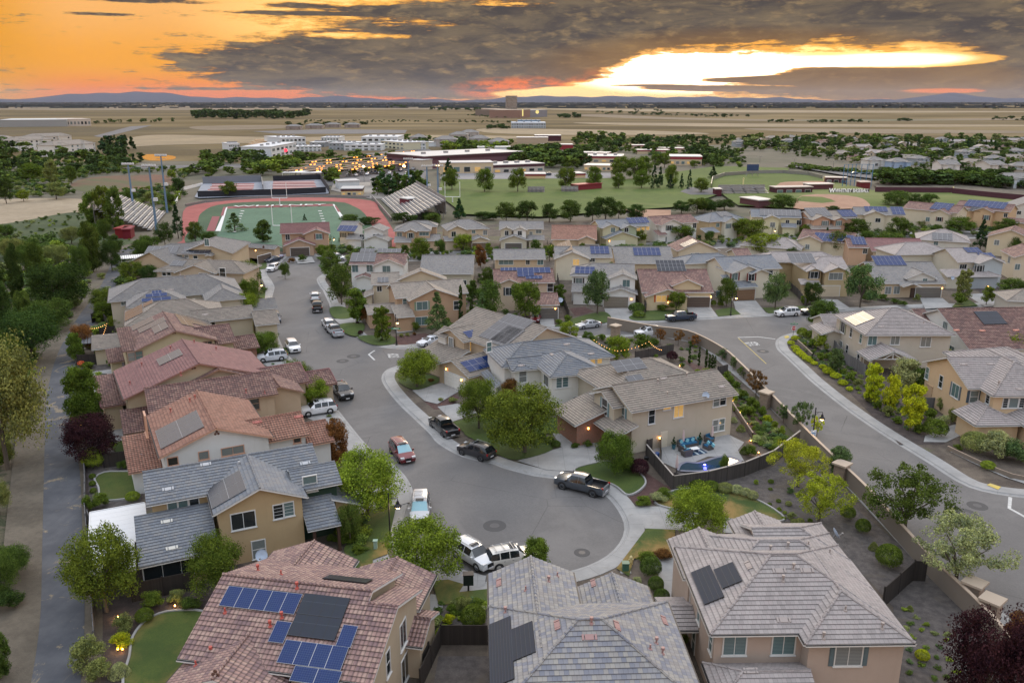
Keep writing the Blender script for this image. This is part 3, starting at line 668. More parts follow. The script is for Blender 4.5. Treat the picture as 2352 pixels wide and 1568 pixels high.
# ---- bicycle trail and the weedy bank west of it
trail=smoothline(W(T0,(60,1640),(92,1440),(98,1250),(104,1000),(110,900),(135,810),(180,730),(225,670),(250,620),(272,580),(330,560)),2)
trE=smoothline(W(T0,(180,1640),(195,1440),(190,1250),(185,1100),(172,990),(178,880),(192,800),(228,725),(262,665),(285,618),(296,590),(345,565)),2)
sheet('hillside',[P(p) for p in ((-900,2300),(-900,700),(-300,600),(0,560),(120,590),(250,585),(330,560),(300,640),(230,760),(200,880),(200,1100),(225,1700),(225,2300))],.02,hillm)
def _trail(t,b):
    p=pos(t);c=t.mix(t.smooth(t.noise(p,.3,6,.65),.3,.7),(.05,.055,.066),(.088,.093,.104))
    st=t.noise(t.V('MULTIPLY',p,(1.6,.12,1)),1.,4,.6);c=t.mix(t.smooth(st,.5,.7,0,.45),c,(.05,.056,.072))
    gr=t.M('MULTIPLY',t.smooth(t.noise(p,.22,5,.7,1.),.57,.64),t.smooth(t.noise(p,5.,4,.8),.42,.52));c=t.mix(gr,c,(.24,.19,.12))
    c=t.mix(t.smooth(t.noise(p,3.,4,.9),.66,.74,0,.8),c,(.26,.22,.15))
    setp(t,b,c,.85);bump(t,b,t.noise(p,20,4),.01)
trailm=mat('trail_asphalt',_trail)
mb=MB();n=min(len(trail),len(trE))
def resamp(l,n):
    d=[0]
    for a,b in zip(l,l[1:]): d.append(d[-1]+hypot(b[0]-a[0],b[1]-a[1]))
    out=[];j=0
    for i in range(n):
        x=d[-1]*i/(n-1)
        while j < len(l)-2 and d[j+1] < x: j += 1
        f=(x-d[j])/max(1e-6,d[j+1]-d[j]);out.append((l[j][0]+(l[j+1][0]-l[j][0])*f,l[j][1]+(l[j+1][1]-l[j][1])*f))
    return out
ta,tb=resamp(trail,90),resamp(trE,90)
for i in range(89): mb.face([(*ta[i],.19),(*tb[i],.19),(*tb[i+1],.19),(*ta[i+1],.19)])
struct(mb,'trail',trailm)
mb=MB()
for (l,o) in ((trail,3.2),(trE,-1.3)): strip(mb,resamp(l,90),0,.17,o,.17)
struct(mb,'path_shoulder',dirt)
# ---- lawns,drives,beds
PN=[0]
def patch(T,pts,m,z,name,sm=0,rot=0,edge=False,**k):
    PN[0] += 1;z += (PN[0] % 11)*.0035
    w=W(T,*pts)
    if sm: w=smoothline(w,.5,True)
    o=sheet(name,w,z,m,uvrot=rot,**k)
    if edge:
        mb=MB();ww=w+[w[0]];strip(mb,ww,-.0,z+.09,.18,z+.09);strip(mb,ww,.18,z+.09,.19,z-.1);strip(mb,ww,0,z+.09,-.01,z-.1)
        struct(mb,'lawn_edging',concrete)
    return o
LZ,MZ,DZ=YZ+.105,YZ+.006,YZ+.055
L_=lambda T,pts,sm=1,edge=False,dry=0.: patch(T,pts,lawn_m,LZ,'lawn',sm,edge=edge,col=(dry,0,0))
Dv=lambda T,pts,sm=0,rot=0.: patch(T,pts,concrete,DZ,'driveway',sm,rot)
Mu=lambda T,pts,m=mulch,sm=0,name='planting_bed': patch(T,pts,m,MZ,name,sm)
Mu(T0,[(212,1240),(330,1240),(560,1300),(640,1560),(640,1660),(212,1660)])
L_(T6,[(815,1640),(830,1400),(850,1290),(920,1200),(1010,1150),(1110,1132),(1270,1136),(1330,1200),(1250,1640)],1,True,.35)
L_(T6,[(605,290),(660,255),(740,250),(850,255),(880,300),(850,400),(690,430),(640,420),(630,350)],1,True,.1)
Mu(T6,[(535,150),(800,110),(820,250),(700,470),(540,480)])
Dv(T3,[(700,1270),(890,1255),(910,1400),(860,1410),(740,1350)])
patch(T3,[(720,1390),(790,1355),(850,1360),(880,1400),(800,1440),(740,1435)],lawn_m,LZ,'lawn',1,col=(0,0,0))
L_(T6,[(2170,740),(2250,560),(2352,460),(2352,900),(2310,1010),(2240,1040)],0,False,.8)
L_(T7,[(205,560),(260,490),(435,460),(395,640),(380,760),(240,790),(215,700)],0,False,.5)
L_(T7,[(240,790),(360,700),(380,770),(220,830)],0,False,.9)
Dv(T7,[(-20,400),(-10,620),(75,590),(260,490),(440,462),(520,440),(500,300),(440,330),(100,380)])
Dv(T7,[(200,800),(380,765),(420,870),(250,880)]);Dv(T7,[(700,860),(800,850),(1000,905),(990,960),(880,1010),(720,900)])
L_(T7,[(660,940),(760,930),(860,960),(830,1010),(1010,990),(1010,1080),(700,1090)],0,False,.7)
Dv(T7,[(650,1020),(755,1030),(650,1290),(560,1300)])
Mu(T7,[(755,1040),(1015,1060),(1015,1290),(650,1290)],gravel)
Mu(T7,[(700,1410),(1015,1410),(1015,1640),(660,1640)],gravel)
L_(T7,[(865,0),(1080,0),(1330,40),(1420,105),(1200,172),(1050,130),(930,50)],1,False,.0)
L_(T4,[(800,1500),(1100,1430),(1500,1480),(1560,1567),(900,1600)],0)
Dv(T7,[(1195,178),(1480,90),(1700,62),(1720,190),(1560,245),(1380,235)]);Dv(T7,[(1410,-10),(1520,-10),(1550,90),(1480,100)])
L_(T7,[(1560,245),(1700,195),(1800,190),(1930,235),(2000,320),(1900,395),(1800,330)],1,True)
Mu(T7,[(1890,180),(2010,250),(2130,330),(2220,350),(2100,450),(1930,440),(1880,380),(2010,320)],redmulch)
L_(T8,[(0,440),(60,390),(180,360),(330,360),(500,380),(640,430),(760,500),(800,555),(600,555),(400,540),(100,480)],1,True,.9)
Dv(T7,[(1940,465),(2130,465),(2330,480),(2330,620),(2000,605)]);Dv(T8,[(420,540),(500,560),(530,640),(430,630)])
L_(T7,[(2010,608),(2190,615),(2180,780),(2060,760),(1930,800),(1900,910),(1820,860)],0,False,1.)
Dv(T8,[(-30,790),(110,785),(170,1000),(210,1180),(130,1250),(60,1000)])
Mu(T8,[(130,240),(700,230),(1000,100),(1080,240),(1240,460),(1700,830),(2060,1140),(2352,1400),(2352,1700),(1500,1700),(1500,1100),(1000,560),(800,560),(640,430),(400,350),(120,360)],gravel,name='gravel_bed')
Mu(T5,[(180,1100),(400,1180),(500,1330),(700,1500),(860,1640),(640,1640),(480,1400)],redmulch)
Mu(T4,[(440,1150),(700,1110),(860,1300),(540,1300)],yard)
L_(T4,[(455,1230),(650,1200),(710,1240),(560,1295)],1)
Dv(T4,[(540,1298),(780,1235),(860,1290),(700,1385),(620,1365)]);Dv(T4,[(700,1400),(830,1380),(960,1440),(800,1495)])
Mu(T4,[(620,1368),(790,1310),(840,1340),(780,1410),(680,1418)],redmulch)
Dv(T8,[(10,60),(300,20),(460,10),(560,60),(520,110),(560,180),(440,150),(330,150),(140,230),(30,180),(-30,140)])
pool=smoothline(W(T8,(145,245),(145,205),(190,185),(260,190),(310,178),(370,158),(440,148),(500,160),(545,180),(520,200),(430,230),(300,250)),.4,True)
sheet('pool_surface',pool,LZ+.02,water)
mb=MB();strip(mb,pool+[pool[0]],-.35,LZ+.06,.02,LZ+.06);strip(mb,pool+[pool[0]],-.35,LZ+.06,-.36,YZ);struct(mb,'pool_coping',plain('pool_coping_stone',(.17,.17,.2),.7))
L_(T4,[(15,770),(110,765),(150,830),(45,835)],1);L_(T4,[(80,875),(215,865),(235,900),(190,950),(110,930)],1);L_(T4,[(190,955),(300,945),(420,955),(420,1000),(290,1005)],1)
Dv(T4,[(10,745),(110,735),(115,770),(15,772)]);Dv(T4,[(40,840),(200,828),(225,865),(75,872)]);Mu(T4,[(420,950),(620,930),(690,960),(640,990),(440,1005)],redmulch);Dv(T4,[(430,890),(540,880),(545,920),(440,930)])
L_(T4,[(1560,840),(1760,795),(1790,860),(1500,885),(1450,885)],1);Dv(T4,[(1765,772),(1935,768),(1975,845),(1790,862)]);Dv(T4,[(1340,835),(1440,830),(1450,890),(1370,893)]);Mu(T4,[(1540,770),(1640,760),(1700,790),(1580,820)],redmulch)
L_(T4,[(1945,815),(2180,780),(2200,840),(1960,848)],1)
Dv(T5,[(195,755),(345,752),(400,825),(230,838)]);Dv(T5,[(497,725),(640,722),(710,805),(520,815)]);L_(T5,[(380,785),(490,765),(545,810),(400,825)],0);L_(T5,[(-60,790),(190,770),(225,835),(-60,850)],0)
L_(T5,[(680,770),(980,755),(985,790),(720,805)],0);Dv(T5,[(1035,712),(1160,715),(1250,775),(1100,790)]);Dv(T5,[(1685,705),(1830,705),(1900,765),(1720,775)]);Dv(T5,[(1975,680),(2100,675),(2230,750),(2100,760)]);L_(T5,[(1960,690),(2060,755),(1890,765)],0,False,.4)
Mu(T5,[(905,925),(1060,915),(1110,1000),(1400,1250),(1700,1480),(1850,1640),(1560,1640),(1240,1310),(1100,1200),(960,1090),(830,1000)],mulch)
L_(T5,[(935,930),(1040,930),(1060,965),(980,990)],1,True);Mu(T5,[(2000,600),(2352,600),(2352,700),(2100,700)],mulch)
Dv(T8,[(1690,58),(1830,60),(1960,0),(1900,-60),(1700,20)]);Dv(T8,[(1860,120),(2020,200),(2200,280),(2352,330),(2352,290),(2240,290),(2040,200),(1870,100)])
Mu(T0,[(185,830),(285,800),(320,1060),(330,1240),(212,1240),(195,1000)],gravel)
Mu(T3,[(1500,560),(1690,540),(1745,700),(1820,830),(1960,980),(2100,1150),(2300,1400),(2200,1480),(2020,1300),(1760,980),(1600,800)],yard)
for p in ([(1640,215),(1700,210),(1705,255),(1660,262)],[(1660,410),(1695,400),(1690,450),(1650,440)],[(1590,600),(1665,595),(1670,650),(1600,660)],[(1880,1110),(2010,1090),(2060,1140),(1940,1170)]): L_(T3,p,0)
for p in ([(1570,562),(1660,558),(1665,590),(1580,595)],[(1660,850),(1850,850),(1900,895),(1740,905)],[(1920,1190),(2120,1150),(2200,1230),(2080,1270)],[(2040,1330),(2230,1300),(2352,1420),(2150,1440)],[(1660,205),(1740,190),(1810,230),(1700,255)],[(1880,185),(1990,180),(2010,215),(1900,225)]): Dv(T3,p)
paint=_ground('road_paint',(.62,.62,.6),(.45,.45,.44),1.5)
ypaint=_ground('yellow_paint',(.6,.45,.09),(.5,.4,.15),1.5)
def line(T,pts,w,m=paint,z=ROADZ+.006,name='road_marking'):
    mb=MB();strip(mb,W(T,*pts),-w/2,z,w/2,z);return struct(mb,name,m)
line(T5,[(525,952),(655,948),(765,962)],.3);line(T5,[(528,955),(708,1120)],.12,ypaint)
line(T4,[(300,1035),(262,1060),(300,1096)],.3);line(T8,[(2238,398),(2232,468),(2400,560)],.35)
def text(s,size,m,name='lettering',ext=.0,bold=.0):
    cu=bpy.data.curves.new(name,'FONT');cu.body=s;cu.size=size;cu.extrude=ext;cu.offset=bold;cu.align_x='CENTER';cu.align_y='CENTER'
    o=bpy.data.objects.new(name,cu);COL.objects.link(o);dg=bpy.context.evaluated_depsgraph_get();me=bpy.data.meshes.new_from_object(o.evaluated_get(dg));bpy.data.objects.remove(o)
    me.materials.clear();me.materials.append(m);return me
a,b_=P(T5(582,992)),P(T5(665,985));c_=P(T5(623,994));me=text('STOP',1.5,paint,bold=.03)
o=put('road_marking',me,None,(c_[0],c_[1],ROADZ+.008),atan2(b_[1]-a[1],b_[0]-a[0]),kind='structure');o.scale=(.62,1.9,1)
a,b_=P(T4(378,1070)),P(T4(468,1064));me=text('STOP',1.5,paint,bold=.03)
o=put('road_marking',me,None,((a[0]+b_[0])/2,(a[1]+b_[1])/2,ROADZ+.008),pi/2+.25,kind='structure');o.scale=(.6,1.6,1)
patch(T8,[(2088,330),(2110,320),(2178,342),(2160,360)],ypaint,YZ+.05,'kerb_ramp_pad');patch(T5,[(820,952),(845,945),(855,958),(830,965)],ypaint,YZ+.05,'kerb_ramp_pad')
# ---------------------------------------------------------------- nearest houses
h=House('two storey tan house with red barrel tiles and blue and black solar panels, bottom left',Z1,(560,330),(1775,465),8.,(178,160,132),'pink',2,short='red tiled solar house')
m=h.b([],5.6,'x',.39,x0=0,x1=11.1,y0=-6.3,y1=6.0)
e=h.b([],5.6,'x',.39,x0=11.12,x1=13.2,y0=-6.3,y1=4.2,ov=.35)
g=h.b([],5.0,'y',.38,x0=.2,x1=7.7,y0=-8.7,y1=-1)
h.b([],4.7,'y',.38,x0=-.7,x1=6.5,y0=3,y1=8.6);h.b([],3.9,'y',.4,x0=6.6,x1=12.9,y0=4,y1=8.9)
h.b([],3.0,'x',.4,x0=12.4,x1=14.1,y0=1.1,y1=5.4,ov=.3)
h.solar(m,'y-',[(600,455),(1200,510),(1140,670),(530,605)],5,1);h.solar(m,'y-',[(1225,510),(1600,545),(1530,710),(1160,670)],4,1,solar_black,metal_dark);h.solar(m,'y-',[(1155,680),(1525,715),(1470,890),(1085,845)],4,1,solar_black,metal_dark)
h.solar(m,'y-',[(1000,730),(1115,742),(1050,910),(930,900)],1,1);h.solar(m,'y-',[(1545,760),(1665,775),(1600,945),(1480,935)],1,1);h.solar(m,'y-',[(1075,885),(1575,945),(1520,1135),(995,1070)],4,1);h.solar(m,'y-',[(1150,1095),(1535,1145),(1500,1233),(1100,1220)],2,1)
h.solar(m,'y+',[(1420,360),(1780,395),(1720,425),(1370,385)],6,1,solar_black,metal_dark)
h.finish();h.vents(m,'y-',[(1035,700),(940,770),(1160,455),(570,655)],(170,80,70));h.vents(g,'x-',[(455,985),(330,1090)],(170,80,70));h.vents(m,'y+',[(1030,345),(840,310)],(170,80,70));h.attic(g,'y-',(490,1150),.13)
h.win(e,'x+',(2028,830),1.2,1.9,'v');h.win(e,'x+',(1905,1065),.7,1.8,'h');h.win(e,'x+',(2045,1110),1.5,2.,'v')
ho=h

h=House('two storey grey blended tile house with two black solar panel blocks, at the bottom centre',Z2,(60,250),2.4,5.6,(176,160,142),'mix',2,trimc=(190,186,180),short='grey tiled house at the bottom centre')
m=h.b([],5.6,'x',.47,'h',x0=0,x1=12.75,y0=-15.4,y1=-4.2)
g=h.b([],5.6,'y',.45,x0=.01,x1=6.43,y0=-11,y1=0);c=h.b([],3.0,'y',.45,x0=6.9,x1=12.65,y0=-4.6,y1=1.9)
h.solar(g,'x-',[(335,770),(85,875),(90,1567),(370,1535)],1,8,solar_black,metal_dark);h.solar(g,'x-',[(345,945),(600,830),(640,1205),(365,1320)],1,5,solar_black,metal_dark)
h.finish();h.vents(g,'x-',[(510,450),(265,720)],(150,118,114),[(190,360)]);h.vents(g,'x+',[(895,280),(790,345)],(150,118,114));h.vents(c,'x-',[],(150,118,114),[(1330,365)]);h.vents(m,'y-',[(1305,850)],(150,118,114),[(1280,1015)]);h.vents(m,'x+',[(2015,1160),(2090,1090),(2165,1215)],(150,118,114),[(1610,880),(2180,815)]);h.vents(m,'x-',[],(150,118,114),[(895,870)])

h=House('big beige house with warm grey hipped roof and blue dish, bottom right',T8,(357,1262),(900,1255),5.6,(178,156,138),'beige',2,trimc=(205,203,198),short='grey roofed house at the bottom right')
m=h.b([],5.6,'x',.46,'h',x0=-.1,x1=13.1,y0=0,y1=11.4)
w=h.b([],5.6,'y',.45,'-',x0=5.9,x1=13.2,y0=-1.2,y1=9);k2=h.b([],5.6,'x',.43,'-+',x0=1.7,x1=13.1,y0=5,y1=13.3);k3=h.b([],5.6,'x',.42,'+',x0=6.2,x1=13.1,y0=9,y1=15)
h.b([],5.4,'y',.42,x0=-.3,x1=4.6,y0=7,y1=13);g2=h.b([],5.2,'y',.42,x0=5.6,x1=10.0,y0=10.5,y1=16.3)
pc=h.b([],2.9,'x',.45,'-',x0=-.3,x1=6.3,y0=-3.6,y1=.6,col=(168,146,130));po=h.b([],2.8,'x',.3,x0=-2.1,x1=.3,y0=4.4,y1=8.6,open=True)
h.post([(-1.9,4.7),(-1.9,8.3)],.3,c=(178,156,138))
h.solar(m,'x-',[(228,880),(345,830),(440,1030),(320,1075)],1,4,solar_black,metal_dark);h.solar(m,'x-',[(370,860),(490,812),(550,925),(428,980)],1,3,solar_black,metal_dark)
h.finish();h.vents(m,'y-',[(870,850),(805,925)],flat=[(780,860),(955,858),(808,1170)]);h.vents(w,'y-',[(1198,1110),(1060,1285),(1430,1225)]);h.vents(m,'x-',[],flat=[(588,828)]);h.vents(k2,'y-',[(725,735),(835,715)]);h.vents(w,'x+',[(1100,750),(965,700)]);h.vents(pc,'y-',[],flat=[(600,1490)])
h.win(m,'y-',[(500,1328),(808,1325)],1.5,1.45,'v');h.win(w,'y-',(1218,1392),1.75,1.5,'v',(92,108,112))
h.win(m,'x-',[(212,975)],1.,1.5,'v');h.win(m,'x-',[(195,1160)],1.6,2.,'v');h.win(m,'x-',[(277,1125),(352,1310)],.7,1.5,'h');h.win(m,'x-',(243,1300),.8,2.,'h')
h3=h

h=House('tan house with blue grey roof and dark green dormer beside the long white patio cover',T6,(945,445),(1300,380),5.6,(178,152,108),'slate',2,short='tan house with the white patio cover')
m=h.b([],5.6,'x',.42,x0=-.3,x1=15.3,y0=0,y1=7.6)
g=h.b([],5.6,'y',.42,x0=4.9,x1=13.0,y0=-4.4,y1=3.5)
lo=h.b([],2.9,'sy-',.3,x0=-1.4,x1=5.0,y0=-5.8,y1=0.2);dm=h.b([],5.5,'x',.42,x0=12.2,x1=16.6,y0=-2.6,y1=2.6,col=(36,62,48))
lr=h.b([],2.9,'sy-',.45,x0=12.6,x1=15.6,y0=-5.6,y1=-2.2,open=True);h.b([],3.2,'sx+',.4,x0=15.4,x1=18.2,y0=-3.2,y1=3)
h.solar(g,'x-',[(1410,290),(1510,245),(1558,350),(1335,455),(1320,385)],2,2,solar_dark)
h.finish();h.vents(m,'y-',[(1510,200)],(170,172,175),[(1298,190),(1060,345),(1925,183)]);h.vents(lo,'sy-'[1:],[],(190,188,180),[(1052,550),(1085,718)])
h.win(m,'y-',[(1088,453),(1155,440),(1224,425)],.75,.75,'');h.win(g,'y-',(1535,541),2.,1.5,'v');h.win(g,'y-',[(1757,485),(1820,470)],.85,1.3,'g');h.win(g,'y-',(1633,722),1.1,1.7,'h');h.win(lo,'y-',(1085,845),4.4,1.5,'3');h.win(dm,'y-',(1955,310),1.2,1.5,'h')
h.post([(15.4,-5.4),(13.2,-5.4)],.25,c=(70,50,42));h4=h
pt=House('long flat white aluminium patio cover behind the tan house',T6,(945,445),(1300,380),5.6,(230,230,230),'grey',0,name='patio_cover',cat='patio cover')
mb=MB()
for i in range(13): mb.box(-5.2,-.45 if i > 4 else -1.6,-5.6+i*.95,-5.6+i*.95+.93,2.72,2.8)
mb.box(-5.3,-5.2,-5.7,6.8,2.6,2.85);mb.box(-5.2,-.5,6.75,6.85,2.6,2.85);mb.box(-5.2,-1.6,-5.7,-5.62,2.6,2.85);build(mb,'cover_panel',plain('white_aluminium',(.62,.64,.66),.4),pt.root)
for y in (-5.5,-1.5,2.5,6.7): mb=MB();mb.box(-5.28,-5.16,y-.06,y+.06,.1,2.7);build(mb,'post',white_paint,pt.root)

h=House('white two storey house with orange barrel tile gable roof and a long pale solar array',T3,(940,1205),(1020,1465),5.6,(206,208,206),'orange',2,trimc=(190,150,128),short='white house with the orange gable roof')
m=h.b([],5.6,'x',.375,x0=-.9,x1=12.3,y0=0,y1=11.3);ll=h.b([],2.9,'sx+',.22,x0=1.3,x1=8.3,y0=-2.9,y1=.4);r=h.b([],4.9,'y',.4,x0=4.4,x1=11.6,y0=8,y1=15.4);r2=h.b([],3.8,'y',.4,x0=5.4,x1=12,y0=15,y1=18)
h.solar(m,'y-',[(997,1300),(1255,1157),(1300,1260),(1030,1405)],4,2,solar_dark)
h.finish();h.vents(m,'y-',[(1090,1165),(1212,1100),(1245,1080)],(160,90,80));h.vents(r,'x+',[],(160,90,80),[(1640,1230),(1905,1195)])
h.win(m,'x+',(1485,1410),2.2,.8,'v');h.win(m,'x+',[(1300,1440),(1103,1478)],.9,.8,'');h.attic(m,'x+',(1383,1297),.14);h.win(r,'x+',(1895,1335),.7,.8,'');h.win(ll,'y-',(930,1240),.8,1.2,'h')
h5=h

h=House('tan house with a long red barrel tile ridge, just behind the white gabled house',T3,(935,1010),(1690,905),7.3,(186,160,128),'red',1,trimc=(150,120,100),short='tan house with the long red ridge')
m=h.b([(965,1170,5.6),(1800,1045,5.6)],5.6,'x',.4,x0=-.3,x1=14.4,rp=(1300,960));g=h.b([],6.1,'y',.38,x0=4.2,x1=12.9,y0=2,y1=10.2)
lo=h.b([],2.9,'sy-',.25,x0=-3.2,x1=.5,y0=-2.6,y1=2.5);rr=h.b([],4.6,'y',.4,x0=12,x1=18,y0=-2.4,y1=4)
h.solar(g,'x-',[(1170,935),(1320,860),(1335,900),(1195,970)],2,1,solar_dark);h.finish();h.vents(m,'y-',[(1690,1045),(1570,1040),(1155,930)],(150,90,85));h.win(m,'y-',(1625,1110),1.,1.5,'h');h.win(g,'x-',(1152,957),1.,1.,'v')

h=House('beige house with the large plain maroon gable roof and one pale solar panel row',T3,(1165,705),(1270,855),8.4,(178,160,128),'maroon',1,trimc=(150,112,100),short='large maroon gable roof')
m=h.b([(790,1085,5.6),(1165,705,8.6)],5.6,'x',.35,x1=13.4,y1=7.8,rp=(1270,855));ll=h.b([],3.6,'sx+',.22,x0=1,x1=9,y0=-11.5,y1=-8.6,roof='red');h.b([],4.6,'y',.38,x0=7,x1=15,y0=6,y1=13,roof='red');r2=h.b([],3.4,'y',.4,x0=8,x1=14,y0=13,y1=17,roof='red')
h.solar(m,'y-',[(1007,838),(1145,765),(1155,800),(1020,873)],2,2,solar_dark);h.finish();h.vents(m,'y-',[(905,870),(1090,765),(830,990)],(150,90,85));h.vents(m,'y+',[(1380,770),(1240,725)],(150,90,85));h.attic(m,'x+',(1235,880),.14)

h=House('beige house with red gable roof carrying a stepped block of six pale solar panels',T3,(1050,530),(1120,635),7.8,(182,168,132),'red',1,trimc=(150,120,108),short='red roof with the stepped solar panels')
m=h.b([],5.6,'x',.386,x0=-.8,x1=12.5,y0=-5.9,y1=5.6);ll=h.b([(780,780,5.5)],5.5,'sx+',.25,x0=4.5,y1=-5.6);l2=h.b([(690,850,2.9),(775,755,3.8)],2.9,'sx+',.25);r=h.b([],4.9,'y',.4,x0=3.4,x1=12.3,y0=3,y1=8.3);r2=h.b([],2.9,'y',.4,x0=3.6,x1=9.8,y0=8.2,y1=12.2,m=brickm)
h.solar(m,'y-',[(848,618),(970,558),(975,590),(850,650)],2,1,solar_dark);h.solar(m,'y-',[(880,640),(1045,560),(1050,585),(905,660)],3,1,solar_dark);h.solar(m,'y-',[(980,625),(1055,590),(1070,630),(990,670)],1,2,solar_dark);h.solar(m,'y+',[(1110,540),(1190,560),(1210,610),(1170,610)],2,2,solar_dark);h.solar(m,'y+',[(1190,555),(1340,600),(1280,615),(1210,590)],3,1,solar_dark)
h.finish();h.attic(m,'x+',(1110,657),.15);h.win(m,'x+',[(840,812),(888,803)],.9,1.2,'h');h.win(m,'x+',(1325,735),1.2,1,'v')

h=House('grey hipped house with a row of golden lit solar panels on its trail side slope',T3,(795,622),24,5.4,(190,176,146),'taupe',1,short='grey hipped roof with golden panels')
m=h.b([(795,622)],5.4,'x',.42,'h',x1=15.5,d=11.5);r=h.b([],5.2,'x',.4,x0=10,x1=20,y0=-1,y1=5.5);r2=h.b([],4.6,'x',.4,x0=19.5,x1=23.5,y0=-4.5,y1=3);lo=h.b([],2.9,'sy-',.25,x0=-5,x1=.5,y0=-2.5,y1=2)
h.solar(m,'x-',[(798,560),(905,480),(912,510),(800,590)],3,1,solar_dark);h.solar(m,'x-',[(915,480),(975,450),(975,470),(920,500)],2,1,solar_dark);h.finish();h.win(r,'y-',(1350,600),1,1.2,'v');h.vents(r,'y-',[(1260,540)],flat=[(1310,545)])

h=House('long grey hipped house with a stepped dark blue solar array on its front hip',T3,(805,495),24,5.4,(192,180,158),'grey',1,short='grey roof with stepped blue panels')
m=h.b([(805,495),(1195,465)],5.4,'x',.42,'h',d=9.);b2=h.b([],5.5,'x',.42,'h',x0=-3,x1=20,y0=5,y1=17);r=h.b([],5.3,'y',.4,'-',x0=13,x1=20,y0=-1,y1=8);r2=h.b([],3.2,'x',.4,x0=19,x1=25.5,y0=-2,y1=4)
for p in ([(970,395),(1030,390),(1030,408),(970,410)],[(935,420),(1065,405),(1068,425),(930,438)],[(905,445),(1090,432),(1092,450),(905,465)]): h.solar(m,'y-',p,3,1)
h.finish();h.win(r,'y-',(1225,468),1.,1.2,'v');h.win(b2,'y-',(790,465),.9,1,'v');h.vents(b2,'y-',[(1150,290),(1180,310)],flat=[(1090,385)])

h=House('beige house with brown grey roof and two small dark panels, near the bamboo clump',T3,(980,265),(1390,275),5.6,(188,168,140),'taupe',1,short='beige house by the bamboo clump')
m=h.b([(980,265)],5.6,'x',.38,'-+',w=20,d=9);g=h.b([(1145,262),(1390,275)],5.6,'y',.38,y0=-1.2,y1=6);g2=h.b([(1385,262),(1480,235)],5.4,'y',.3,y0=-3,y1=6)
h.solar(m,'y-',[(1105,205),(1170,203),(1170,232),(1103,235)],2,1,solar_dark);h.solar(m,'y-',[(1195,238),(1295,236),(1297,262),(1195,268)],3,1,solar_dark);h.finish()
h.win(m,'y-',[(1047,278),(1077,276)],.8,1.1,'h');h.win(g,'y-',[(1285,298),(1312,298)],.9,1.2,'h');h.win(g2,'y-',(1420,275),1.2,1.8,'h')

h=House('tan house with two wide dark solar arrays at the far end of the trail row',T3,(925,158),(1345,155),5.6,(192,172,138),'grey',1,short='tan house at the far end of the trail row')
m=h.b([(925,158),(1345,155)],5.6,'x',.38,'-+',d=9);g=h.b([],5.5,'y',.38,'+',x0=7,x1=20,y0=1,y1=17);g2=h.b([(1340,150),(1395,140)],5.3,'y',.3,y0=-1,y1=7)
h.solar(m,'y-',[(945,115),(1130,108),(1125,152),(930,157)],5,1,solar_dark);h.solar(m,'y-',[(1180,118),(1330,115),(1340,152),(1190,155)],5,1,solar_dark);h.finish()
h.win(m,'y-',[(965,183),(993,182)],.8,1.2,'h');h.win(m,'y-',(1145,180),1.3,1.1,'v');h.win(m,'y-',[(1190,172),(1247,177)],.9,.7,'');h.win(g2,'x+',(1375,190),1.2,1.8,'h')

h=House('wide tan gabled house with plain grey roof and double garage at the street bend',T3,(1530,158),(1735,108),3.4,(196,168,132),'grey',1,short='wide tan gabled house at the street bend')
m=h.b([],3.3,'x',.42,x0=-20,x1=3.5,y0=1,y1=17);g=h.b([(1620,115),(1735,108)],3.2,'y',.4,y0=-2.5,y1=7)
h.finish();h.gar(g,'y-',(1685,160),5.2,2.2,(96,84,76));h.attic(g,'y-',(1680,112),.25);h.win(m,'y-',(1425,150),.9,.9,'v');h.win(m,'x-',(1320,82),1.2,1.5,'v');h.sconce(g,'y-',(1628,135))

h=House('two storey brown house with red tile roof and dark garage, right of the street bend',T3,(1785,28),(2105,18),5.6,(180,148,118),'maroon',1,short='brown house with the red roof at the street bend')
m=h.b([(1785,28),(2105,18)],5.6,'x',.38,d=10.5);g=h.b([(1930,45),(2105,22)],5.5,'y',.38,y0=-2,y1=6);ga=h.b([(1808,108),(2010,100)],3.0,'y',.38,y0=-4.5,y1=3)
h.finish();h.gar(ga,'y-',(1915,155),4.9,2.2,(84,74,68));h.win(m,'y-',(1835,50),1.1,1.5,'v');h.win(g,'y-',(2035,45),1.6,1.4,'v',(110,60,50))
# ---------------------------------------------------------------- centre block and right-hand houses
h=House('beige house with stepped grey solar array and attached white garage, at the street corner',T4,(745,915),(1105,1035),5.6,(188,164,132),'taupe',1,short='corner house with the stepped grey solar array')
m=h.b([(1105,1035),(1530,970)],5.6,'x',.42,x0=-.5,rp=(1095,800));up=h.b([],5.6,'y',.4,x0=-.2,x1=6.4,y0=-1.3,y1=6.5)
fl=h.b([],5.5,'x',.4,x0=-.6,x1=2.2,y0=-1.6,y1=2.4,col=(220,218,212))
lo=h.b([],2.9,'sy-',.35,x0=-1,x1=7,y0=-4.6,y1=-.6);ga=h.b([],2.9,'y',.4,x0=5.6,x1=13.5,y0=-6.,y1=3)
h.solar(m,'y-',[(1155,800),(1320,850),(1000,955),(975,935)],5,3,solar_dark);h.solar(up,'x+',[(875,915),(965,903),(975,940),(890,948)],2,1)
h.solar(m,'y-',[(1035,970),(1195,890),(1255,915),(1090,1000)],4,2,solar_dark);h.solar(ga,'x+',[(870,1105),(1040,1085),(1055,1125),(905,1175)],4,2)
h.finish();h.win(m,'x+',(1030,1010),.8,1.3,'h');h.win(up,'x+',(922,1005),1.,1.5,'h',lit=True);h.win(fl,'y-',(787,985),1.,1.6,'v');h.gar(ga,'y-',(815,1215),4.9,2.2,(224,220,212));h.sconce(ga,'y-',(760,1150));h.sconce(ga,'y-',(857,1220));h.attic(m,'x+',(1330,945))

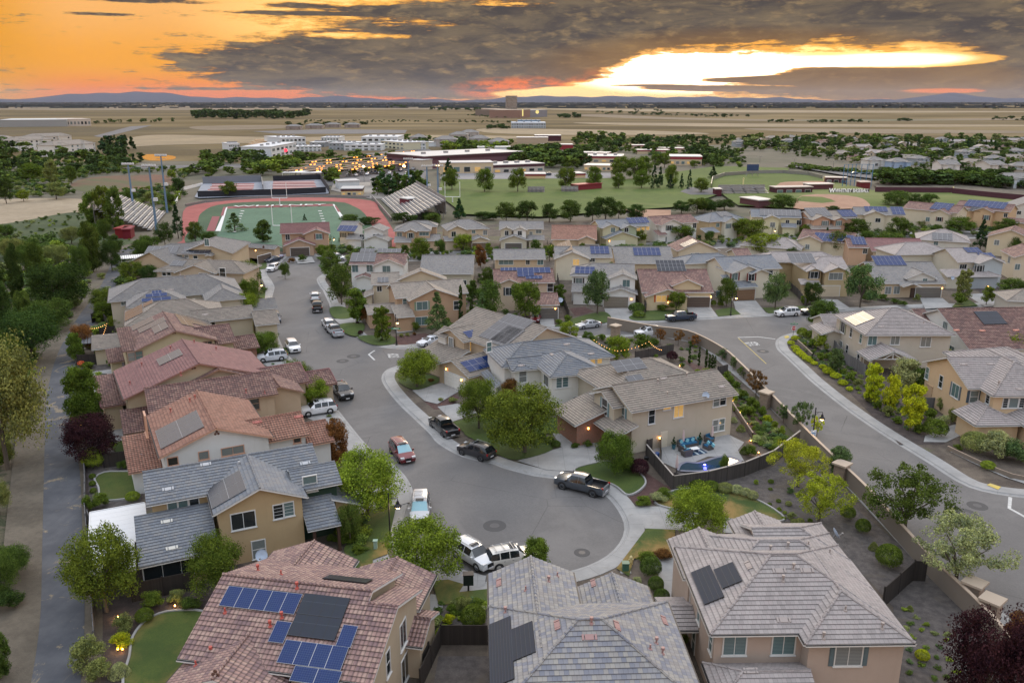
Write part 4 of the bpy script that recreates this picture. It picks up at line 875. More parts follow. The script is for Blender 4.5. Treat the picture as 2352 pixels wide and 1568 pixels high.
h=House('white two storey house with dark blue grey hipped roof between the two centre trees',T4,(1115,1095),18,5.6,(214,212,204),'slate',1,short='white house with the dark hipped roof')
m=h.b([(1420,1205),(1750,1155)],5.6,'y',.42,'-+',d=9.5);b2=h.b([(1830,1070)],5.6,'x',.42,'h',x0=-1,d=9.);g=h.b([(1180,1165),(1305,1150)],5.5,'y',.42,'-',d=7.);g0=h.b([(1110,1100),(1190,1165)],5.4,'x',.4,x1=5,d=5)
lo=h.b([(1085,1240),(1000,1200)],3.0,'sx-',.4,y0=-3.5,d=5)
h.finish();h.win(m,'y-',[(1478,1235),(1515,1230)],.8,1.5,'g');h.win(m,'y-',(1640,1218),1.5,1.7,'v');h.win(m,'x-',(1395,1222),1.6,1.5,'3');h.win(g,'y-',(1245,1198),1.,1.6,'h');h.win(g0,'y-' if 0 else 'x-',(1130,1170),1.6,1.5,'3');h.win(m,'y-',(1596,1350),1.3,1.,'v');h.win(b2,'y-',[(1690,1103),(1735,1100)],.7,.7,'',lit=True);h.vents(b2,'y-',[],flat=[(1525,995),(1680,1055)]);h.vents(m,'x-',[],flat=[(1430,1060)]);h.vents(g,'y-',[],flat=[(1235,1130)])

h=House('large beige house with taupe tile roof behind the pool terrace',T4,(1935,1425),(2520,1325),5.6,(186,174,152),'taupe',1,short='large beige house by the pool')
m=h.b([(1935,1425)],5.6,'x',.42,x1=15.3,rp=(2200,1195));m['y0']=-.1
h2_=h.b([(1670,1235)],5.6,'x',.42,'-+',x1=14.8,y0=4.5,y1=16);w1=h.b([],5.5,'x',.42,x0=-1.1,x1=4,y0=2.2,y1=7.8)
ga=h.b([],3.1,'sx-',.3,x0=-4.9,x1=.6,y0=4.3,y1=10.4,m=brickm,ov=.5);lo=h.b([],3.1,'sx-',.35,x0=-2.3,x1=.6,y0=-.8,y1=4.4,open=True)
h.solar(h2_,'y-' if 0 else 'y-',[(1820,1140),(1925,1090),(2020,1125),(1870,1175)],3,2,solar_dark);h.solar(h2_,'y-',[(1910,1225),(1950,1195),(2010,1210),(1960,1250)],2,1,solar_dark)
h.finish();h.win(m,'y-',(2067,1447),.8,2.,'h');h.win(m,'y-',(2239,1413),1.3,1.7,'v',lit=True);h.win(m,'y-',(2165,1395),1.,.5,'',lit=True);h.win(m,'x-',(1878,1440),1.2,1.9,'h',(104,132,138));h.win(w1,'x-',(1768,1390),1.2,1.9,'h',(104,132,138))
h.T=T5;h.win(m,'y-',[(390,1357),(430,1348)],.9,1.3,'h');h.win(m,'y-',[(385,1512),(420,1505)],.9,1.5,'h');h.vents(m,'y-',[(15,1240),(75,1320),(200,1200)],flat=[(52,1212),(425,1265)]);h.T=T7
h.door(m,'y-',(2118,48),1.,2.1,(200,190,170));h.sconce(m,'y-',(2090,18));h.T=T4;h.sconce(ga,'y-',(1660,1527));h.gar(m,'x-',(1790,1540),4.6,2.2,(120,110,98));h3c=h

h=House('large beige hipped house on the corner beyond the stop sign',T5,(1150,810),(1320,920),5.6,(190,180,162),'beige',1,short='beige hipped corner house beyond the stop sign')
m=h.b([(1915,935)],5.6,'y',.42,'h',x0=-.6,x1=12.2,y0=-.1,y1=13.8);m['ax']='y'
k=h.b([],5.6,'y',.42,'+',x0=3,x1=12.25,y0=7.5,y1=13.85) if 0 else None
lo=h.b([],3.1,'y',.4,'+',x0=-8,x1=.5,y0=-1.2,y1=5);l2=h.b([],3.0,'x',.35,x0=-3.2,x1=2.5,y0=-3,y1=1)
pc=h.b([],2.9,'x',.38,'',x0=11.8,x1=16.4,y0=-1,y1=6.2,open=True)
h.post([(16.1,-.6),(16.1,5.8),(13,-.6)],.3,c=(190,180,162));h.solar(m,'x-' if 0 else 'y-',[(1215,840),(1290,800),(1375,815),(1330,850),(1285,877)],4,3,solar_black)
h.finish();h.win(m,'x+',[(1385,967),(1530,964)],1.3,1.5,'v');h.win(m,'x+',(1725,978),1.5,1.5,'v');h.win(m,'y-',(1197,885),1.6,1.7,'v',(120,124,96));h.win(m,'y-',[(1250,918),(1312,955)],.8,1.5,'h');h.win(m,'y-',(1180,1005),1.5,1.8,'v');h.win(m,'y-',[(1223,1030),(1295,1085)],.8,1.6,'h');h.vents(m,'x+',[(1712,860)],flat=[(1438,882)])
mb=MB()
for a,b_ in (((16.2,-.5,3.),(16.2,5.7,3.)),((16.2,1.2,3.),(16.2,2.6,3.9)),((16.2,4.,3.),(16.2,2.6,3.9)),((16.2,2.6,3.),(16.2,2.6,3.9))): mb.tube(a,b_,.07,.07,4)
build(mb,'porch_truss',white_paint,h.root)

h=House('tan two storey house with grey roof and blue grey shutters at the right edge',T5,(1705,1100),(2000,1275),5.6,(206,176,134),'beige',1,short='tan house with blue shutters at the right edge')
m=h.b([(2000,1275)],5.6,'y',.42,x0=.2,y0=-.2,rp=(1900,1092)) if 0 else h.b([],5.6,'y',.42,x0=.2,x1=11.4,y0=-.1,y1=9);w=h.b([],5.6,'x',.42,'+',x0=2.5,x1=14.2,y0=1.4,y1=13);b2=h.b([],5.6,'x',.42,'-',x0=-4,x1=12,y0=5,y1=16)
p1=h.b([],2.9,'x',.42,'+',x0=12,x1=17,y0=-2,y1=4.);p2=h.b([],3.,'x',.42,'+',x0=13,x1=21,y0=3.6,y1=14)
h.post([(16.6,-1.6)],.5,c=(206,176,134));h.finish();h.win(m,'y-',[(1735,1178),(1823,1232)],.8,1.6,'h');h.win(m,'y-',(1915,1290),1.6,1.7,'v',(96,108,118));h.win(m,'x+',(2033,1327),1.,1.5,'h',(70,86,98));h.win(w,'y-',(2123,1338),.7,1.3,'g');h.win(w,'x+',[(2235,1368),(2335,1366)],.7,1.2,'g');h.win(w,'x+',(2285,1367),1.3,1.2,'');h.vents(m,'x+',[],flat=[(1965,1122),(2140,1120)]);h.vents(w,'x+',[(2190,1250)],flat=[(2325,1280)])

h=House('white house with red barrel tile roof and one black solar array, behind the corner house',T5,(2005,1030),4,3.1,(216,216,210),'red',1,short='white walled house with red tiles on the right')
m=h.b([(2005,1030)],3.1,'x',.42,w=30,rp=(2000,765));g=h.b([(1650,790)],4.6,'y',.4,w=7,d=-7) if 0 else h.b([(1720,880,4.0)],4.,'x',.4,x1=1,d=9)
h.solar(m,'y-',[(2048,788),(2175,785),(2240,865),(2095,870)],2,3,solar_black,metal_dark);h.finish();h.win(m,'x-',(1850,875),1.2,1.2,'3');h.win(m,'x-',(1890,1035),1.2,1.5,'v');h.vents(m,'y-',[],(190,130,110),[(1920,905),(2085,908),(2300,905)])

# ---------------------------------------------------------------- rows of houses seen across the block
def rowhouse(label,T,A,B,ze,d,wall,roof,ax='x',sl=.4,hip='',gables=(),garage=None,wins=(),lows=(),sol=(),short=None,y=0,sc=(),doors=(),back=None):
    h=House(label,T,A,B,ze,wall,roof,0,short=short or label)
    L=hypot(*(a-b for a,b in zip(P(T(*A),ze),P(T(*B),ze))))
    m=h.b([],ze,ax,sl,hip,x0=0,x1=L,y0=0,y1=d);bl={'m': m}
    if back: bl['k']=h.b([],ze,back[0],sl,'h' if len(back) < 5 else back[4],x0=back[1],x1=back[2],y0=d-1,y1=d+back[3])
    for i,g in enumerate(gables):
        zz=g[4] if len(g) > 4 else ze-.15
        bl['g%d' % i]=h.b([g[0],g[1]],zz,g[5] if len(g) > 5 else 'y',sl,g[6] if len(g) > 6 else '',y0=-g[2],y1=max(3.,d*.5),col=g[3],m=g[7] if len(g) > 7 else None)
    for i,g in enumerate(lows):
        bl['l%d' % i]=h.b([g[0],g[1]],3.,g[4] if len(g) > 4 else 'sy-',.35,g[5] if len(g) > 5 else '',y0=g[2],y1=g[3],col=g[6] if len(g) > 6 else None,open=(len(g) > 7 and g[7]))
    for (k,fc,pts,nx,ny,mt) in sol: h.solar(bl[k],fc,pts,nx,ny,(solar_dark if any(k_ in label for k_ in ('white','pale','golden')) else solar_black) if mt else solar_blue)
    h.finish()
    for w_ in wins: h.win(bl[w_[0]],w_[1],*w_[2:6],**(w_[6] if len(w_) > 6 else {}))
    if garage: h.gar(bl[garage[0]],'y-',*garage[1:])
    for s_ in sc: h.sconce(bl[s_[0]],s_[1],s_[2])
    for s_ in doors: h.door(bl[s_[0]],s_[1],s_[2])
    return h
SHB=(62,56,52);rh=rowhouse
h=rh('tan two storey corner house with taupe cross gables behind the street name sign',T4,(430,700),(900,665),5.6,9,(180,146,112),'taupe','x',.4,'',[((515,715),(845,690),2.2,None)],None,[('g0','y-',(603,748),2.,1.5,'v',dict(sh=(120,140,120))),('g0','y-',(820,745),.9,1.6,'h'),('m','y-',(492,725),.7,1.2,'h'),('g0','y-',(598,845),2.2,1.5,'v')],[((430,820),(560,818),-4,0),((250,795),(440,770),0,6,'x')],doors=[('m','y-',(495,850))],short='tan corner house with the street name sign')
h=rh('beige house with golden panels and a small dark array, left of the tan corner house',T4,(275,615),(460,610),5.0,8,(196,180,150),'taupe','x',.4,'',[((430,560),(765,590),-1,None,5.4,'y')],None,[('m','y-',(330,640),.9,1,'v')],[((235,660),(300,650),-2,3,'sx-')],[('m','y-',[(320,570),(388,568),(388,600),(318,602)],3,1,1)])
h=rh('plain grey roofed house with white lattice patio cover in the middle of the block',T4,(583,545),(930,545),3.2,14,(186,176,152),'grey','x',.42,'',(),None,[('m','y-',(870,600),1,1,'v')],(),short='plain grey roof with the white patio cover')
h=rh('white house with red tiles and three dark solar blocks beside the bend trees',T4,(133,483),(497,483),5.6,8,(216,216,212),'red','x',.4,'',[((290,485),(500,480),1.2,None)],None,[('m','y-',[(175,512),(268,510)],1.3,1.5,'v'),('g0','y-',(375,515),1.7,1.5,'v')],[((180,560),(300,560),-3,0,'y')],[('m','y-',[(158,412),(305,412),(300,468),(153,470)],4,2,1),('m','y-',[(212,385),(298,385),(298,408),(212,410)],3,1,1),('m','y-',[(322,386),(466,386),(466,412),(322,412)],5,1,1)],short='white house with red tiles and dark panels')
h=rh('red tiled house with bright blue solar panels and grey garage behind the leafy trees',T4,(1060,605),(1452,600),5.6,9,(196,174,146),'red','x',.42,'',[((1065,618),(1250,612),1.2,None)],('l0',(1387,790),4.9,2.15,(100,96,92)),[('m','y-',(1420,632),1.1,1.6,'h'),('g0','y-',(1158,657),1.4,1.5,'v',dict(sh=(60,66,72)))],[((1290,745),(1480,742),-8,0,'x')],[('m','y-',[(1105,508),(1205,508),(1205,527),(1103,527)],4,1,0),('m','y-',[(1208,508),(1418,507),(1418,540),(1210,542)],6,1,0),('m','y-',[(1212,540),(1315,540),(1312,565),(1212,562)],3,1,0),('m','y-',[(1265,560),(1368,562),(1368,578),(1265,580)],4,1,0)],sc=[('l0','y-',(1452,765))],short='red tiled house with bright blue panels')
h=rh('white two storey house with grey roof and taupe garage door facing the cross street',T4,(1545,555),(1960,565),5.6,9,(214,214,210),'grey','x',.4,'-',[((1790,565),(1975,572),2.2,None,5.6)],('l0',(1838,733),4.9,2.2,(128,120,108)),[('m','y-',(1603,592),1.3,1.3,'v',dict(sh=SHB)),('g0','y-',(1905,605),1.4,1.4,'v')],[((1760,670),(1980,680),-4.4,0,'y'),((1550,672),(1770,668),-3,0)],[('m','y-',[(1580,503),(1705,503),(1700,540),(1590,545)],4,2,0)],sc=[('l0','y-',(1938,705))],doors=[('m','y-',(1672,735))],short='white house with the taupe garage')
h=rh('tan single storey look house with red tiles, big dark solar array and orange shutters',T5,(-88,662),(375,662),3.4,15,(206,186,146),'red','x',.42,'',[((85,600),(318,632),-.3,None,4.6)],('m',(266,712),5.2,2.2,(84,72,64)),[('l0','y-',(38,703),2.,1.3,'v',dict(lit=True,sh=(190,96,40)))],[((-80,670),(200,668),-2.4,2,'y')],[('m','y-',[(0,460),(178,460),(178,498),(160,528),(15,530)],7,3,1)],sc=[('m','y-',(355,690)),('l0','y-',(80,725))],short='red tiled house with orange shutters')
h=rh('cream house with dark red shutters, grey roof and arched brown garage door',T5,(440,525),(812,508),5.6,10,(206,198,176),'slate','x',.4,'',[((450,525),(610,500),3.,None,5.6),((560,525),(690,520),4,None,5.5)],('l0',(565,685),4.9,2.3,(126,100,78)),[('g0','y-',(507,562),1.3,1.5,'v',dict(sh=(110,48,40))),('g1','y-',(613,565),1.3,1.5,'v',dict(sh=(110,48,40))),('m','y-',(712,543),2.6,1.2,'3')],[((470,630),(690,640),-5,0),((660,640),(850,650),-2,4,'x')],(),back=('x',-5,8,6),short='cream house with red shutters')
h=rh('olive tan house with pale garage door and white solar block, behind the small dark tree',T5,(955,520),(1240,520),5.6,10,(182,160,116),'beige','x',.4,'-',[((955,523),(1065,523),1,None,5.5),((1065,528),(1235,524),2.,None,5.5)],('g1',(1098,675),4.9,2.4,(196,182,158)),[('g0','y-',(1013,552),1.6,1.4,'v',dict(sh=SHB)),('g1','y-',(1151,560),2.8,1.4,'3')],[((930,610),(1060,612),-2,0)],[('m','y-',[(848,440),(940,415),(1008,440),(915,478)],4,3,1)],back=('x',-7,12,7),short='olive tan house with the pale garage')
h=rh('wide grey roofed single storey house with blue solar block and porch with white posts',T5,(1410,605),(1860,605),3.3,15,(200,176,142),'grey','x',.42,'',[((1655,600),(1850,595),-.4,(206,204,196),4.2)],('m',(1740,665),5.4,2.2,(110,104,98)),[('m','y-',[(1485,650),(1540,648)],1.2,1.5,'v'),('g0','y-',(1720,585),.9,.7,'v')],[((1595,632),(1700,625),-2,1,'y','',None,True)],[('m','y-',[(1375,435),(1565,432),(1592,490),(1410,493)],7,2,0)],sc=[('m','y-',(1828,635))],doors=[('m','y-',(1640,665))],short='wide grey roofed house with the porch')
h=rh('two tone house with slate base, tan garage door and a field of white solar panels',T5,(1930,470),(2230,465),5.6,11,(196,190,170),'beige','x',.4,'+',[((1985,455),(2140,448),2,(170,184,190),5.6)],('l0',(2047,632),4.9,2.2,(182,158,130)),[('m','y-',(1963,500),1.6,1.1,'3'),('g0','y-',(2067,515),1.3,1.6,'v',dict(sh=(54,60,66))),('m','y-',(2165,490),2.6,1.1,'3')],[((1910,580),(2130,578),-3,0),((2090,590),(2275,580),-3.5,4,'y','-',(150,162,170))],[('m','x-' if 0 else 'y-',[(1985,380),(2055,378),(2065,410),(1990,412)],3,2,0),('m','y-',[(2068,415),(2140,412),(2147,445),(2080,447)],3,2,0)],sc=[('l1','y-',(2120,625))],back=('x',-9,6,9),short='two tone house with white solar panels')
h=rh('beige house with red roof at the right edge beside the two tone house',T5,(2290,440),(2560,450),5.6,10,(206,192,164),'red','y',.4,'',(),None,[('m','y-',(2310,500),1,1.3,'v'),('m','x-',(2258,455),1.4,1.5,'v')],(),short='beige house with red roof at the right edge')
h=rh('tan house with long plain grey roof just behind the bright blue panels',T4,(1058,452),(1392,450),5.6,8,(196,170,134),'grey','x',.4,'',(),None,[('m','y-',(1138,471),3.2,1.,'3'),('m','y-',(1277,471),.8,1,'v'),('m','y-',(1357,471),1.3,1.1,'v')],())
h=rh('cream house with grey roof, golden panels and a dark blue solar block',T4,(1450,440),(1820,440),5.2,9,(206,196,170),'grey','x',.4,'',[((1440,435),(1670,432),2,None,5.2)],None,[('g0','y-',(1585,470),1.5,1.4,'v',dict(lit=True)),('m','y-',(1688,455),1.2,.9,'v')],(),[('m','y-',[(1672,372),(1790,370),(1798,420),(1680,420)],4,2,0),('g0','x-',[(1490,350),(1550,350),(1545,400),(1480,420)],3,3,1)])
h=rh('low tan house with flat grey tile roof and one long blue solar array',T4,(1835,478),(2215,478),3.3,14,(196,172,134),'grey','x',.4,'',(),None,[],(),[('m','y-',[(1948,380),(2115,380),(2122,428),(1955,430)],6,2,0)])
h=rh('beige house with red gable and white solar strip behind the cream shuttered house',T5,(140,400),(415,395),5.0,9,(204,188,158),'red','y',.42,'',(),None,[('m','y-',[(237,432),(265,430)],1.,1.4,'v'),('m','y-',(345,430),1.6,1.3,'3')],[((410,385),(515,385),1,9,'x')],[('m','x-',[(165,355),(240,325),(270,342),(185,378)],3,2,1)])
h=rh('low cream house hidden behind the big rounded tree',T5,(530,360),(930,390),3.4,10,(206,200,178),'beige','x',.4,'h',(),None,[],())
h=rh('cream gabled house with red tiles and three bright blue solar blocks',T5,(905,322),(1250,352),5.0,10,(206,194,162),'red','x',.4,'',[((905,325),(1050,350),1.5,None,5.)],None,[('g0','y-',(970,372),1.,1.2,'v'),('m','y-',(1330,400),1.,1.2,'v')],(),[('m','y-',[(1018,290),(1125,290),(1130,330),(1035,335)],4,2,0),('m','y-',[(1175,300),(1230,300),(1250,340),(1190,340)],2,2,0)])
h=rh('red roofed tan wing with a blue solar block behind the round dark tree',T5,(1230,375),(1365,378),4.8,8,(200,160,124),'red','x',.4,'',(),None,[('m','y-',(1338,400),1.,1.2,'v')],(),[('m','y-',[(1240,310),(1320,312),(1348,358),(1262,360)],4,2,0)])
h=rh('long dull red roofed house behind the dark green tree',T5,(1380,400),(1740,405),3.4,12,(196,176,146),'maroon','x',.4,'',(),None,[],())
h=rh('pale house with grey hipped roof and white solar square',T5,(1665,325),(2015,345),4.4,12,(204,200,186),'beige','x',.38,'h',(),None,[('m','y-',(1790,350),1.,1.,'v')],(),[('m','y-',[(1765,310),(1850,288),(1895,303),(1810,330)],4,3,1)])
h=rh('cream house with dull red gable roof near the tall dark conifer at right',T5,(2110,305),(2420,330),5.2,10,(206,190,154),'red','y',.4,'',(),None,[('m','y-',(2178,345),1.1,1.3,'v')],())
h=rh('white house with blue solar rectangle at the left end of the far row',T4,(60,255),(172,258),5.4,8,(212,212,208),'grey','x',.38,'',[((165,290),(372,262),2,None,5.4)],None,[('m','y-',[(98,298),(150,300)],1.1,1.2,'v',dict(sh=SHB)),('g0','y-',[(218,310),(305,310)],1.3,1.4,'v')],[((170,352),(360,350),-4.5,0,'y'),((60,345),(172,345),-3,0)],[('m','y-',[(78,242),(175,240),(178,270),(80,275)],4,2,0)])
h=rh('tan house with lavender grey hipped roof, second in the far row',T4,(418,272),(660,270),5.6,9,(196,164,128),'grey','x',.42,'-+',[((490,270),(575,262),1.2,None,5.5)],None,[('m','y-',(458,294),1.3,1.1,'v'),('g0','y-',(530,301),1.1,1.4,'v',dict(sh=(120,130,120))),('m','y-',(615,290),2.6,.9,'3')],[((418,350),(530,350),-3,0),((590,340),(718,335),-1,6,'x')],back=('x',2,12,5),sc=[('m','y-',(520,362))])
h=rh('beige house with tall lavender hipped roof, third in the far row',T4,(757,265),(1033,255),5.6,9.5,(200,180,148),'grey','x',.44,'-+',[((757,265),(890,262),1.5,None,5.6)],('l0',(975,372),4.8,2.1,(104,88,72)),[('g0','y-',(804,292),1.2,1.4,'v'),('m','y-',(931,276),.9,.9,'v'),('m','y-',(1005,282),1.1,1.3,'v')],[((910,330),(1045,335),-4,0,'y'),((757,345),(900,345),-2.5,0)])
h=rh('grey and beige house with white centre gable, fourth in the far row',T4,(1093,258),(1380,258),5.6,8,(196,186,160),'grey','x',.4,'',[((1095,262),(1185,258),1,None,5.5),((1175,262),(1275,260),2.,(222,220,214),5.5)],('l0',(1185,360),4.6,2.,(96,90,84)),[('g0','y-',(1142,285),1.,1.3,'v'),('g1','y-',(1226,285),1.1,1.2,'v'),('m','y-',(1297,288),.8,1.,'v'),('m','y-',(1346,275),1.5,1.,'v')],[((1095,340),(1280,335),-4,0,'y'),((1275,330),(1385,328),-2.5,0)])
h=rh('low house with large plain red tile roof, fifth in the far row',T4,(1425,325),(1720,328),3.3,14,(196,172,138),'orange','x',.42,'',[((1590,330),(1715,328),1.5,None,3.4)],('g0',(1672,348),4.8,2.,(90,74,62)),[],())
h=rh('sage green gabled house with dark panels and lit upper windows in the far row',T4,(1735,250),(2050,238),5.6,8,(196,190,150),'slate','x',.4,'',[((1740,250),(1860,245),1.5,None,5.6),((1850,248),(1960,244),2.2,(160,172,140),5.4)],('l0',(1845,345),4.8,2.1,(222,218,206)),[('g0','y-',(1820,265),1.2,1.3,'v'),('g1','y-',(1906,265),1.2,1.2,'v'),('m','y-',[(1983,262),(2012,258),(2042,255)],1.,1.,'v',dict(lit=True))],[((1768,320),(1990,312),-4,0,'y')],[('m','y-',[(1900,190),(2035,190),(2040,222),(1960,222)],5,2,0)],sc=[('l0','y-',(1797,335))])
h=rh('white house with red roof and dark green shutters in the far row',T5,(0,232),(278,215),5.6,9,(218,216,210),'red','x',.4,'',[((10,230),(160,222),2,None,5.6)],None,[('g0','y-',(88,252),1.4,1.4,'v',dict(sh=(70,90,84))),('m','y-',(250,238),1.1,1.4,'v'),('g0','y-',(60,325),1.3,1.4,'v')],[((20,300),(90,298),-3,0),((215,300),(312,305),-3,4,'y')])
h=rh('tan house with blue grey hipped roof and white panels in the far row',T5,(345,215),(585,195),5.6,9.5,(190,166,122),'slate','x',.42,'-+',[((430,212),(530,205),1.5,(214,210,190),5.5)],None,[('m','y-',(398,234),1.2,1.1,'v'),('g0','y-',(465,240),1.1,1.4,'v',dict(sh=(84,100,104)))],[((350,290),(470,288),-3,0)],[('m','y-',[(400,165),(440,150),(475,165),(420,185)],3,2,1)])
h=rh('pale yellow house with wide dark blue solar roof in the far row',T5,(610,180),(935,188),5.6,9,(206,198,158),'slate','x',.4,'',[((700,205),(805,200),2.,None,5.4)],None,[('g0','y-',(748,232),1.4,1.4,'v'),('m','y-',(843,212),1.,1.,'v'),('m','y-',(916,218),1.3,1.4,'v')],[((800,240),(900,245),-2.5,0)],[('m','y-',[(665,138),(900,138),(925,180),(700,160)],9,2,1)])
h=rh('salmon tan house with white and blue solar panels and teal shutters',T5,(985,195),(1290,188),5.6,9,(196,150,118),'taupe','x',.4,'',[((1000,200),(1120,196),1.5,None,5.5),((1135,200),(1215,197),2,None,5.4)],None,[('g0','y-',(1083,223),1.5,1.4,'v',dict(sh=(70,92,92))),('g1','y-',(1170,222),1.2,1.4,'v',dict(sh=(70,92,92)))],[((1000,260),(1200,258),-3,0)],[('m','y-',[(960,145),(1010,125),(1110,155),(1050,180)],5,3,1),('m','y-',[(1160,140),(1255,142),(1282,182),(1190,180)],4,2,0)],sc=[('l0','y-',(1130,288))])
h=rh('cream house with L shaped blue solar arrays near the baseball infield',T5,(1275,165),(1600,172),5.2,9,(206,196,168),'grey','x',.4,'',[((1350,180),(1500,185),1.5,None,5.2)],None,[('g0','y-',(1420,203),1.5,1.2,'v')],(),[('m','y-',[(1330,118),(1460,118),(1485,150),(1420,150)],5,2,0),('m','y-',[(1495,118),(1560,120),(1595,168),(1520,168)],3,3,0)])
h=rh('cream house with red roof, brown shutters and blue panels, near the outfield wall',T5,(1575,125),(1930,158),5.8,9,(210,198,170),'red','x',.42,'',[((1690,165),(1850,172),2.,None,5.4)],None,[('g0','y-',(1738,197),1.2,1.3,'v'),('g0','y-',(1812,197),1.3,1.3,'v',dict(sh=(96,52,44))),('m','x-',(1625,165),.9,1.2,'v')],(),[('m','y-',[(1780,98),(1850,95),(1878,135),(1790,135)],4,3,0)])
h=rh('tan house with red roof and two tone panels, last full house of the far row',T5,(1905,120),(2265,150),5.8,9,(204,170,126),'red','x',.42,'',[((1990,150),(2150,155),2.,None,5.4)],None,[('g0','y-',(2112,186),1.4,1.4,'v',dict(sh=(84,50,42))),('m','x-',(1950,162),1.,1.3,'v'),('m','y-',(2235,172),1.,1.2,'v')],[((2150,230),(2340,238),-3,0)],[('m','y-',[(1985,90),(2200,88),(2230,125),(2110,125)],9,2,0),('m','y-',[(2010,130),(2050,122),(2085,135),(2040,148)],3,1,1)],sc=[('m','y-',(2190,225))])
h=rh('white and beige house with pale solar panels cut by the right edge, far row',T5,(2235,130),(2600,140),5.6,10,(206,202,190),'grey','y',.4,'',(),None,[('m','y-',(2320,155),1.2,1.1,'v')],(),[])
h=rh('grey roofed house peeking in at the right edge behind the cross street',T5,(2245,715),(2600,730),3.2,8,(186,180,166),'taupe','x',.4,'-',(),None,[],())
# ---------------------------------------------------------------- plants
def _leaf(t,b):
    isl=t.N('ShaderNodeNewGeometry').outputs['Random Per Island'];oc=ocol(t);rnd=t.N('ShaderNodeObjectInfo').outputs['Random']
    f=t.M('ADD',t.M('MULTIPLY',isl,.3),t.M('MULTIPLY',t.noise(obj(t),5.5,3),.75))
    c=t.mix(t.smooth(f,.3,.75),t.mix(1.,oc,(.75,.82,.74),'MULTIPLY'),t.mix(1.,oc,(2.85,2.6,1.7),'MULTIPLY'))
    c=t.mix(t.M('MULTIPLY',rnd,.25),c,t.mix(1.,c,(1.25,1.0,.7),'MULTIPLY'))
    d=t.N('ShaderNodeBsdfDiffuse');tr=t.N('ShaderNodeBsdfTranslucent');t.put(d.inputs[0],c);t.put(tr.inputs[0],t.mix(1.,c,(1.2,1.3,.7),'MULTIPLY'))
    m=t.N('ShaderNodeMixShader');m.inputs[0].default_value=.2;t.l.new(d.outputs[0],m.inputs[1]);t.l.new(tr.outputs[0],m.inputs[2]);t.l.new(m.outputs[0],t.out.inputs[0])
leaf=mat('leaves',_leaf)
bark=mat('bark',lambda t,b: (setp(t,b,t.mix(t.noise(t.V('MULTIPLY',obj(t),(6,6,1.2)),1.5,5),(.05,.04,.03),(.16,.13,.10)),.95)))
def leafmesh(name,pts,nrm,size,seed,squash=1.):
    r=np.random.default_rng(seed);n=len(pts)
    a=r.normal(size=(n,3))+nrm*.9+np.array([0,0,.35]);a /= np.linalg.norm(a,axis=1)[:,None]
    t1=np.cross(a,r.normal(size=(n,3)));t1 /= np.linalg.norm(t1,axis=1)[:,None];t2=np.cross(a,t1)
    s=size*r.uniform(.6,1.35,n)[:,None];asp=r.uniform(.45,.8,n)[:,None]
    V=np.stack([pts-t1*s,pts-t2*s*asp+a*s*.15,pts+t1*s,pts+t2*s*asp+a*s*.15],1).reshape(-1,3)
    me=bpy.data.meshes.new(name);me.vertices.add(len(V));me.vertices.foreach_set('co',V.ravel().astype(np.float32))
    me.loops.add(4*n);me.loops.foreach_set('vertex_index',np.arange(4*n));me.polygons.add(n)
    me.polygons.foreach_set('loop_start',np.arange(0,4*n,4));me.polygons.foreach_set('loop_total',np.full(n,4));me.materials.append(leaf);me.update();me.validate();return me
